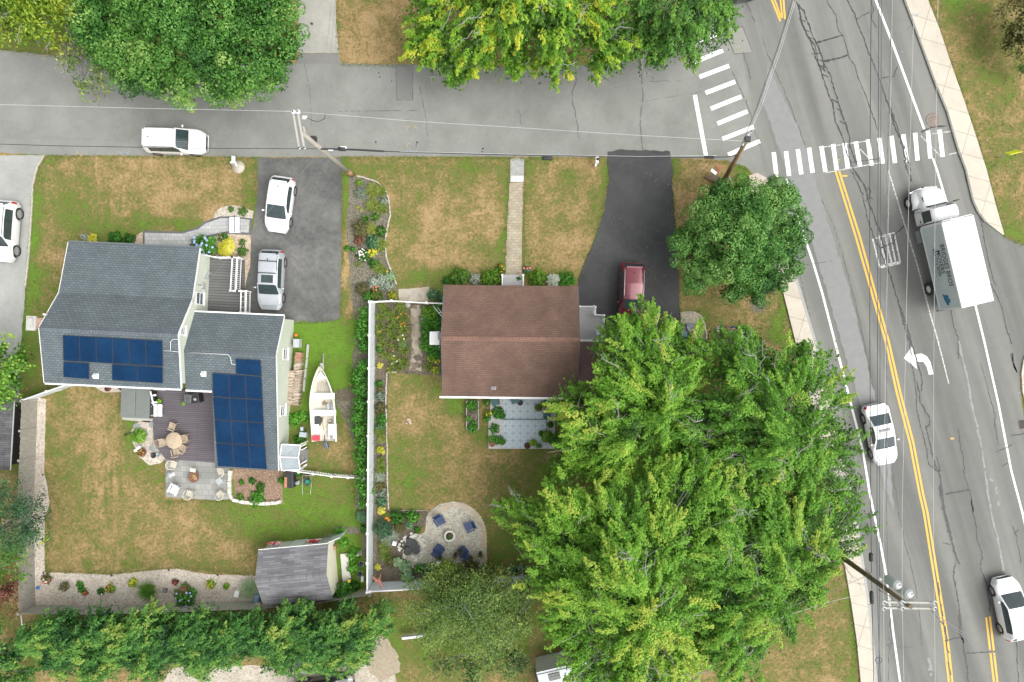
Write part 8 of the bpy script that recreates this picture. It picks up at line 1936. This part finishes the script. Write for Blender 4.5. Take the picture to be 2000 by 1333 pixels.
for a in [
 ('round silver grey ball shrub near the top of the mulch bed', 703, 376, 12, .5, SILV_, 'fine', .35), ('small golden bush at the top tip of the mulch bed', 700, 356, 7, .4, YELG, 'fine', .5),
 ('yellow green straggly plant beside the silver ball shrub', 727, 372, 15, .4, DAY, 'strap', .6), ('airy plant at the top right curve of the mulch bed', 744, 374, 12, .4, DAY, 'strap', .55),
 ('daylily clump below the silver ball shrub', 727, 402, 14, .45, DAY, 'strap', .6), ('silvery plant at the right curve of the mulch bed', 748, 393, 8, .35, SILV_, 'bush', .5), ('daylily at the right curve of the mulch bed', 748, 408, 11, .4, DAY, 'strap', .55),
 ('pair of lime rosettes on the mulch, upper one', 698, 406, 5, .2, GOLD, 'hosta', .4), ('pair of lime rosettes on the mulch, lower one', 706, 411, 4, .2, GOLD, 'hosta', .45),
 ('small plant with yellow blooms in the middle of the mulch bed', 733, 424, 8, .35, SHRUB, 'bush', .5), ('wide olive green shrub in the middle of the mulch bed', 704, 446, 17, .7, OLIVE, 'fine', .45), ('upright green plant above the wide olive shrub', 714, 428, 8, .6, SHRUB, 'strap', .35),
 ('spiky pale plant right of the olive shrub', 725, 448, 13, .4, DAY, 'strap', .75), ('green plant beside the stone edging in the mulch bed', 742, 452, 11, .45, SHRUB, 'bush', .35), ('bluish green shrub with long leaves in the mulch bed', 727, 474, 15, .6, HOSTA, 'bush', .3),
 ('rusty brown low plant under the olive shrub', 700, 470, 9, .3, REDB, 'bush', .7), ('daylily with buds left of the lawn edging', 743, 479, 14, .45, DAY, 'strap', .6), ('low green plant below the yellow flowers', 728, 515, 9, .3, GRN, 'bush', .35), 
 ('green sprig beside the driveway verge, left one', 676, 485, 5, .3, GRN, 'bush', .5), ('green sprig beside the driveway verge, right one', 689, 487, 5, .3, GRN, 'bush', .45), ('small daylily near the lower edging bend', 740, 524, 12, .4, DAY, 'strap', .5), ('sparse green plant on the mulch near the bottom', 699, 517, 6, .25, DAY, 'strap', .4),
 ('silver green lamb ear patch, left', 729, 552, 12, .35, SILV_, 'bush', .75), ('silver green lamb ear patch, middle', 746, 548, 14, .4, SILV_, 'bush', .65), ('bluish pale plant at the lower right of the mulch bed', 762, 540, 11, .4, HOSTA, 'bush', .75), ('pale plant below the bluish one', 756, 558, 10, .35, SILV_, 'bush', .6),
 ('dark green mounded shrub near the lower end of the mulch bed', 706, 564, 13, .7, OLIVE, 'fine', .3), ('reddish stemmed plant above the low white fence', 733, 577, 14, .4, DAY, 'bush', .35), ('bright green plant by the fence corner post', 717, 580, 9, .5, GRN, 'bush', .55), ('bright yellow green shrub against the low white fence', 766, 578, 10, .5, GOLD, 'bush', .25)]:
 plant(a[0], *a[1:4], a[4], a[5], a[6], a[7])
plant('cream flowered clump in the mulch bed', 708, 498, 13, .4, SHRUB, 'bush', .3, ('white', 26, .06)); plant('bright yellow flowered plant beside the cream clump', 727, 493, 10, .4, YELG, 'strap', .6, ('yellow', 22, .06)); plant('plant with one yellow bloom near the lower edging', 750, 529, 8, .35, DAY, 'strap', .5, ('yellow', 1, .09)); plant('red flowered plant between the lamb ears and the fence', 734, 563, 6, .35, SHRUB, 'bush', .4, ('coral', 6, .07))
plant('round green bush at the left of the front path', 897, 541, 18, .9, SHRUB, 'bush', .5); plant('round yellow green ball bush beside the front steps', 958, 543, 19, .9, YELG, 'bush', .35); plant('silvery white plant between the two round bushes', 928, 546, 12, .4, SILV_, 'bush', .9)
plant('small plant with yellow and orange blooms left of the front path', 979, 524, 9, .5, SHRUB, 'bush', .5, [('orange', 5, .05), ('yellow', 4, .05)]); plant('yellow green mounded bush right of the front steps', 1050, 545, 19, .7, YELG, 'bush', .35); plant('white edged leafy plant between the front bushes', 1080, 548, 16, .5, SILV_, 'hosta', .95); plant('vivid green ball bush nearest the black driveway', 1108, 548, 17, .8, GRN, 'bush', .5); plant('dark leafy plant beside the front stoop railing', 1013, 545, 7, .5, GRN, 'bush', .3)
plant('dark potted shrub by the right of the front path', 1029, 527, 7, .5, HOSTA, 'bush', .2, ('coral', 3, .1)); plant('green bush left of the round bush by the house corner', 872, 549, 9, .4, GRN, 'bush', .35)
plant('leafy bluish green plant at the low white fence near the house', 846, 576, 12, .7, HOSTA, 'bush', .35); plant('dark fern like plant at the house corner', 862, 583, 8, .6, HOSTA, 'bush', .15)
import itertools
names_ = ['just inside the fence corner','beside the low fence','at the top near the path','against the fence below the corner','in the upper middle of the garden','beside the path with an orange bloom','at the fence in the upper third','in the centre of the garden','beside the path below the orange bloom','against the fence in the middle','in the middle right of the garden','near the path with pale blooms','left of centre in the lower half','in the lower half of the garden','beside the path in the lower half','at the bottom by the fence','at the bottom middle with white blooms','at the bottom beside the path','near the lawn corner','at the very bottom by the lawn edging']
sp = [(746,598,9),(752,606,11),(782,600,13),(742,620,10),(764,618,14),(787,622,15),(742,638,10),(766,638,13),(788,642,14),(743,656,9),(765,656,13),(786,660,12),(748,672,11),(767,678,12),(788,684,13),(752,694,10),(768,704,13),(788,710,12),(778,718,10),(762,722,9)]
for i, ((x, y, r_), nm) in enumerate(zip(sp, names_)):
 plant('daylily clump ' + nm, x, y, r_ * 1.0, .55, DAY, 'strap', .45 + rnd.uniform(-.12, .15), {5: ('orange', 8, .06), 11: ('white', 3, .07), 16: ('white', 4, .06), 8: ('yellow', 3, .05), 13: ('coral', 3, .05)}.get(i), group='daylilies in the fenced garden', dens_=.5)
plant('yellow rosette against the fence in the upper garden', 740, 650, 6, .3, GOLD, 'hosta', .7); plant('bright yellow hosta against the fence above the lawn', 742, 714, 8, .3, GOLD, 'hosta', .8); plant('round pale green plant beside the stone path', 787, 676, 10, .4, HOSTA, 'hosta', .6); plant('small round green plant in the centre of the daylilies', 757, 646, 6, .3, GRN, 'hosta', .2); plant('small green plant at the fence below the yellow rosette', 741, 682, 7, .3, GRN, 'bush', .5)
plant('fallen log end beside the grey stepping disc', 782, 594, 3, .1, OLIVE, 'bush', .9) if False else None
lathe_thing('stepping_disc', 'round pale grey disc below the low white fence', 'stepping stone', 796, 596, .05, [('disc', [(.2, 0), (.2, .05), (.001, .06)], MATS['pale_stone'], 16)])
for i, (x, y, r_) in enumerate([(838,612,16),(852,606,12),(832,630,14),(850,632,15),(836,652,14),(832,674,14),(850,682,13),(845,695,12)]):
 plant('tall leafy plant between stone path and brown house, %s from the top' % ORD[i], x, y, r_, .9, GRN if i else YELG, 'bush', .42 + .1 * (i % 2), group='leafy plants along the house wall')
plant('yellow hosta at the foot of the house wall', 842, 700, 9, .4, GOLD, 'hosta', .75); plant('yellow hosta below the other one at the house wall', 853, 706, 7, .4, GOLD, 'hosta', .7); plant('daylily below the yellow hostas', 838, 716, 10, .45, DAY, 'strap', .4); plant('yellow bloom plant at the house corner by the lawn', 850, 724, 8, .4, YELG, 'strap', .6, ('yellow', 5, .05)); plant('silvery sprig plant in front of the tall leafy plants', 828, 622, 9, .6, SILV_, 'bush', .45)
for i, (x, y, r_, mt, st, tn) in enumerate([(740,750,7,GRN,'bush',.3),(741,775,10,SILV_,'bush',.2),(742,798,11,OLIVE,'bush',.35),(744,820,11,GRN,'bush',.4),(742,842,12,DAY,'strap',.35),(746,858,9,DAY,'strap',.6),(744,880,10,GOLD,'hosta',.45),(743,900,9,DAY,'strap',.4),(744,915,11,DAY,'strap',.45),(743,932,10,SILV_,'strap',.5),(742,950,9,OLIVE,'bush',.5),(745,965,10,SILV_,'bush',.3),(744,982,10,HOSTA,'bush',.3),(741,835,8,HOSTA,'bush',.3),(742,760,6,OLIVE,'bush',.4)]):
 plant('low plant in the narrow soil strip inside the tall fence, %s one' % ORD[i], x, y, r_, .4, mt, st, tn, group='plants in the narrow strip inside the fence')
for a in [
 ('bright yellow hosta at the top of the lower garden', 745, 999, 10, .4, GOLD, 'hosta', .8), ('tall dark green shrub left of the round patio', 775, 1012, 14, .8, GRN, 'bush', .25), ('leafy green plant near the top edge of the lower garden', 805, 1011, 13, .6, GRN, 'bush', .55), ('big rounded green shrub against the fence in the lower garden', 746, 1035, 19, 1.1, HOSTA, 'fine', .15),
 ('bluish hosta in front of the dark shrub', 800, 1027, 9, .4, HOSTA, 'hosta', .5), ('olive green mound in the middle of the lower garden', 778, 1032, 11, .5, OLIVE, 'fine', .5), ('small green plant above the pond rocks', 815, 1036, 6, .3, GRN, 'bush', .5), ('variegated plant left of the pond rocks', 768, 1045, 11, .4, SILV_, 'strap', .6), ('long leaved pale plant beside the white box', 757, 1058, 13, .4, SILV_, 'strap', .4),
 ('daylily at the left of the pond', 750, 1070, 13, .5, DAY, 'strap', .55), ('green daylily below the pond box', 752, 1085, 12, .5, DAY, 'strap', .4), ('low green mound below the pond rocks', 762, 1098, 12, .4, OLIVE, 'fine', .55), ('yellow hosta near the fence corner', 738, 1108, 8, .3, GOLD, 'hosta', .75),
 ('pale green leafy shrub below the pond', 777, 1098, 12, .6, HOSTA, 'hosta', .75), ('large pale blue green hosta drift, upper', 792, 1108, 15, .6, HOSTA, 'hosta', .65), ('large pale blue green hosta drift, lower', 796, 1128, 15, .6, HOSTA, 'hosta', .6), ('dark blue green leafy plant left of the lime shrub', 838, 1116, 16, .7, HOSTA, 'bush', .25), ('green plant between the hosta drift and the dark plant', 818, 1112, 9, .6, GRN, 'bush', .4),
 ('brilliant lime green round shrub in the lower bed', 873, 1118, 20, .9, leafmat('lime_shrub', [(0, (.14,.25,.015)), (.5, (.33,.50,.02)), (1, (.55,.66,.05))], .3), 'bush', .6), ('mixed green plant right of the lime shrub', 905, 1112, 13, .6, OLIVE, 'bush', .4), ('loose olive plant near the lawn at the lower bed', 925, 1108, 14, .5, OLIVE, 'strap', .4), ('green sprawling plant at the right part of the lower bed', 950, 1112, 12, .5, DAY, 'strap', .35), ('bluish plant near the right end of the lower bed', 1003, 1115, 8, .4, HOSTA, 'bush', .3), ('pale plant at the right end of the lower bed', 1018, 1112, 8, .4, HOSTA, 'bush', .7), ('shrub hanging over the fence below the lime shrub', 850, 1138, 12, .9, OLIVE, 'bush', .3)]:
 plant(a[0], *a[1:4], a[4], a[5], a[6], a[7])
plant('plant with an orange red bloom at the fence in the lower garden', 757, 1010, 9, .5, DAY, 'strap', .5, ('orange', 4, .1)); plant('yellow flowered sprig in the lower bed near the white fence', 977, 1115, 8, .5, DAY, 'bush', .6, ('yellow', 22, .045)); plant('pink flowered plant against the white fence', 960, 1125, 5, .4, OLIVE, 'bush', .5, ('pink', 8, .06))
for lb_, x, y in (('tall stem plant in front of the lower right navy chair', 898, 1078), ('tall airy stem plant left of the lime shrub', 888, 1088), ('tall airy stem plant at the right rim of the round patio', 938, 1086), ('tall airy stem plant beside the lower left navy chair', 858, 1092), ('tall airy stem plant right of the lower right chair', 918, 1095)):
 plant(lb_, x, y, 9, 1.1, OLIVE, 'grass', .3, dens_=.35, name='tall_stem_plant', cat='plant')
plant('yellow plant against the front eave of the solar house', 180, 467, 12, .5, GOLD, 'hosta', .6); plant('dark green low bush right of the yellow plant at the eave', 222, 466, 14, .5, GRN, 'bush', .25); plant('dark green low bush nearest the paver walk at the eave', 250, 467, 12, .5, GRN, 'bush', .2); plant('pale sprig at the left of the yellow plant', 163, 463, 7, .4, SILV_, 'bush', .7)
plant('blue hydrangea beside the front porch of the solar house', 400, 480, 22, .9, GRN, 'bush', .55, ('blue', 16, .11)); plant('second blue hydrangea bush closer to the eave', 384, 474, 12, .8, GRN, 'bush', .5, ('blue', 8, .11)); plant('bright yellow hosta against the front porch', 441, 485, 19, .6, GOLD, 'hosta', .7, dens_=1.6); plant('yellow hosta above the pale plank', 447, 472, 10, .5, GOLD, 'hosta', .7); plant('green shrub between the hydrangea and the bench', 434, 463, 9, .5, SHRUB, 'bush', .4, ('pink', 3, .06))
for lb_, x, y, r_ in (('small green mound on the tan pebbles beside the driveway, upper', 472, 473, 7), ('small green mound on the tan pebbles beside the driveway, lower', 472, 491, 10), ('tiny green plant on the white pebbles above the walk, left', 450, 408, 6), ('green plant on the white pebbles above the walk, right', 473, 413, 9)): plant(lb_, x, y, r_, .3, SHRUB, 'fine', .45)
for a in [('small bush with red and white blooms in the corner of the pebble bed', 89, 1133, 10, .4, OLIVE, 'bush', .4, [('coral', 10, .05), ('white', 8, .05)]), ('small upright conifer in the pebble bed', 122, 1148, 9, .7, OLIVE, 'fine', .35, None), ('low green plant right of the small conifer', 154, 1142, 6, .3, GRN, 'bush', .5, None), ('green plant with an orange neighbour', 158, 1152, 7, .3, GRN, 'bush', .4, None), ('orange brown plant in the pebble bed', 165, 1160, 5, .3, REDB, 'bush', .7, ('orange', 4, .05)), ('round dark green plant above the white markers', 195, 1157, 7, .35, GRN, 'bush', .3, None),
   ('potted yellow and orange flower in the pebble bed', 214, 1151, 9, .4, YELG, 'bush', .5, ('orange', 10, .05)), ('pale yellow flowered plant in the pebble bed', 258, 1140, 9, .4, YELG, 'bush', .7, ('yellow', 12, .05)), ('big feathery green bush in the pebble bed', 286, 1156, 19, .8, SHRUB, 'grass', .5, None), ('small dark red plant in the pebble bed', 341, 1138, 6, .3, REDB, 'bush', .3, ('red', 6, .05)), ('blue hydrangea bush in the pebble bed by the timber fence', 358, 1167, 21, .9, GRN, 'bush', .5, ('blue', 10, .09)),
   ('brown topped flower behind the blue hydrangea', 358, 1152, 8, .9, REDB, 'bush', .9, None), ('yellow flower in a grey pot in the pebble bed', 410, 1143, 8, .4, YELG, 'bush', .6, ('yellow', 14, .05)), ('small yellow green plant near the pale tuft', 441, 1146, 6, .3, YELG, 'bush', .5, None), ('pale silvery green grass tuft beside the shed', 487, 1152, 20, .8, HOSTA, 'grass', .75, None)]:
 plant(a[0], *a[1:4], a[4], a[5], a[6], a[7], a[8], dens_=1.4 if a[6] == 'grass' else 1)
for lb_, x, y, r_, mt, st, tn in [('bushy green plant right of the shed ramp', 690, 1085, 14, GRN, 'bush', .7), ('bright groundcover beside the ramp', 688, 1110, 12, GRN, 'bush', .75), ('leafy plant at the top of the shed garden', 665, 1042, 12, GRN, 'strap', .6), ('hosta beside the fence above the shed garden', 705, 1010, 13, HOSTA, 'hosta', .4), ('green plant beside the fence in the shed garden', 712, 1035, 9, GRN, 'bush', .4), ('broad dark shrub at the lower right of the shed', 668, 1160, 20, GRN, 'bush', .45), ('dark green plant under the round ornament', 690, 1148, 13, GRN, 'bush', .15), ('light green plant at the end of the board fence', 680, 1172, 13, SHRUB, 'bush', .5), ('small yellow green plant by the fence corner', 704, 1155, 6, GOLD, 'hosta', .3), ('green patch below the open shed door', 670, 1062, 9, GRN, 'bush', .7)]:
 plant(lb_, x, y, r_, .5 if r_ < 18 else 1.3, mt, st, tn)
for lb_, x, y, r_, mt, tn in [('bright green groundcover beside the lower shed wall window', 574, 820, 14, GRN, .75), ('bright green groundcover below the firewood stack', 590, 815, 12, GRN, .8), ('green leafy plant beside the side entry', 585, 858, 11, GRN, .45), ('small green plant in the red mulch, left', 471, 943, 5, GRN, .4), ('dark green plant in the middle of the red mulch', 492, 940, 7, GRN, .25), ('pale green plant in the red mulch', 508, 952, 9, SHRUB, .35), ('green creeping plant over the white stone edging', 500, 975, 16, GRN, .5), ('small grassy plant at the lower left of the red mulch', 468, 972, 7, SHRUB, .5), ('green plant at the right edge of the red mulch', 548, 940, 6, GRN, .5), ('green tuft beside the black bin', 583, 925, 7, GRN, .4)]:
 plant(lb_, x, y, r_, .3, mt, 'bush', tn)
for lb_, x, y, r_, tn in [('leafy vegetable at the top of the raised bed', 922, 792, 11, .45), ('round lettuce at the left of the raised bed', 915, 817, 5, .6), ('herb in the middle of the raised bed', 924, 826, 6, .4), ('green row at the lower end of the raised bed', 923, 836, 9, .5)]: plant(lb_, x, y, r_, .3, GRN, 'bush', tn, z=.38)
for lb_, x, y, r_, mt, tn, fl in [('leafy green shrub on the left border of the blue patio', 972, 806, 12, GRN, .45, None), ('low green plant trailing onto the patterned rug', 981, 813, 7, GRN, .4, None), ('green plant beside the raised bed with a yellow bloom', 955, 808, 6, YELG, .6, ('yellow', 4, .07)), ('green sprig below the yellow bloom', 952, 818, 6, GRN, .5, None), ('tall leafy plant on the lower left border of the patio', 966, 838, 10, GRN, .4, None), ('bright green plant in the lower left patio border', 961, 858, 8, GRN, .7, None), ('leafy plant near the clay pot', 972, 860, 9, GRN, .45, None), ('fern at the wall corner of the blue patio', 951, 786, 7, SHRUB, .4, None), ('leafy plant at the right end of the blue patio', 1078, 857, 11, GRN, .4, None), ('foliage behind the dark green chair', 1083, 795, 10, GRN, .5, None), ('yellow flowering plant beside the beige gravel', 1349, 655, 9, YELG, .5, ('yellow', 10, .05)), ('bush on the beige gravel under the maple', 1362, 668, 10, SHRUB, .4, None)]:
 plant(lb_, x, y, r_, .6, mt, 'bush', tn, fl, z=.1)
def tufts():
 n = 42000
 px = rg.uniform(-60, 2060, n); py = rg.uniform(-40, 1373, n)
 keep = np.zeros(n, bool)
 def inp(poly):
  c = np.zeros(n, bool); k = len(poly)
  for i in range(k):
   x0, y0 = poly[i]; x1, y1 = poly[(i + 1) % k]
   cond = ((y0 > py) != (y1 > py)) & (px < (x1 - x0) * (py - y0) / (y1 - y0 + 1e-9) + x0)
   c ^= cond
  return c
 for poly in [[(92,308),(500,310),(500,375),(490,405),(410,425),(350,450),(262,462),(130,470),(90,620),(60,620),(62,480),(66,370)], [(96,760),(235,775),(232,820),(255,845),(258,880),(290,912),(322,912),(322,975),(455,985),(560,985),(712,940),(700,1080),(500,1100),(390,1112),(330,1105),(215,1117),(95,1114)], [(700,312),(990,312),(990,540),(800,555),(780,550),(760,500),(768,420),(755,365)], [(1030,312),(1178,312),(1160,450),(1125,530),(1030,530)], [(1322,315),(1420,322),(1460,390),(1530,560),(1570,720),(1390,680),(1380,620),(1340,600)], [(765,740),(860,780),(950,790),(950,880),(1070,890),(1060,1100),(956,1100),(950,1030),(905,975),(840,985),(765,990)], [(665,-20),(800,-20),(800,120),(665,120)], [(1820,0),(2060,0),(2060,470),(1965,455),(1920,300),(1850,90)], [(580,640),(690,640),(690,920),(640,925),(600,900),(660,880),(665,720),(605,700)], [(1530,1100),(1640,1090),(1675,1333),(1520,1333)], [(760,1165),(1050,1160),(1040,1333),(790,1333)]]:
  keep |= inp(poly)
 px, py = px[keep], py[keep]; n = len(px)
 X = (px - 1000) / S; Y = (666.5 - py) / S
 g = np.full(n, .3)
 for (cx, cy, rx, ry, v, st) in PATCH:
  d = np.sqrt(((px - cx) / rx) ** 2 + ((py - cy) / ry) ** 2); wg = st / (1 + np.exp((d - 1) * 5)); g = g * (1 - wg) + v * wg
 sz = rg.uniform(.05, .16, n)
 for ln in ([(88,308),(66,360),(58,480),(50,600),(42,700)], [(92,306),(500,309)], [(501,312),(498,400)], [(669,308),(668,500),(665,620)], [(672,309),(1000,309),(1180,309)], [(1188,315),(1187,360),(1166,460),(1130,545)], [(1314,315),(1316,420),(1327,560),(1331,680)], [(1026,312),(1022,535)], [(994,312),(987,535)], [(1315,312),(1420,318),(1460,332)], [(1530,560),(1560,680)], [(1660,1180),(1680,1333)], [(1815,0),(1860,130),(1905,255),(1940,385),(1960,462),(2000,480)], [(0,97),(125,110)], [(660,106),(660,0)], [(666,127),(800,129)], [(575,632),(660,626)], [(97,985),(90,1115),(215,1121),(345,1108),(500,1122)], [(325,980),(450,980)]):
  q = np.array(dens(ln, 1.3, 0, False)); q = q + rg.normal(size=q.shape) * 1.5; m_ = len(q)
  X = np.r_[X, (q[:, 0] - 1000) / S]; Y = np.r_[Y, (666.5 - q[:, 1]) / S]; g = np.r_[g, rg.uniform(.3, .95, m_)]; sz = np.r_[sz, rg.uniform(.08, .22, m_)]
 n = len(X)
 c = np.stack([X, Y, np.full(n, .015)], 1)
 tn = np.array([noise.noise(Vector((x * 1.1, y * 1.1, 3))) for x, y in zip(X, Y)])
 tb = np.clip(g * .8 + .12 + tn * .5 + rg.normal(size=n) * .1, 0, 1)
 arr = clusters(c, sz, 7, .085, tb, up=.55, flat=.18, tj=.07, aspect=.28)
 o = npmesh('grass', arr[0], arr[1], leafmat('grass_blades', [(0, (.42,.32,.17)), (.25, (.33,.27,.12)), (.45, (.22,.21,.08)), (.65, (.13,.18,.045)), (1, (.12,.27,.03))], .2), tint=arr[2])
 tag(o, 'short dry and green turf tufts over the lawns', 'grass', kind='stuff')
tufts()
m = MB()
for _ in range(60):
 x = rnd.gauss(1290, 18) if rnd.random() < .5 else rnd.uniform(1150, 1315); y = rnd.uniform(330, 560)
 if x > 1315 or x < 1190 - max(0, y - 420) * .45: continue
 r_ = rnd.uniform(.3, 1.0); stone(m, x, y, r_, .018, .01)
tag(m.build('fallen_leaves', M('dry_leaf', (.30, .22, .11), var=.4)), 'dry fallen leaves scattered on the black driveway', 'leaves', kind='stuff')
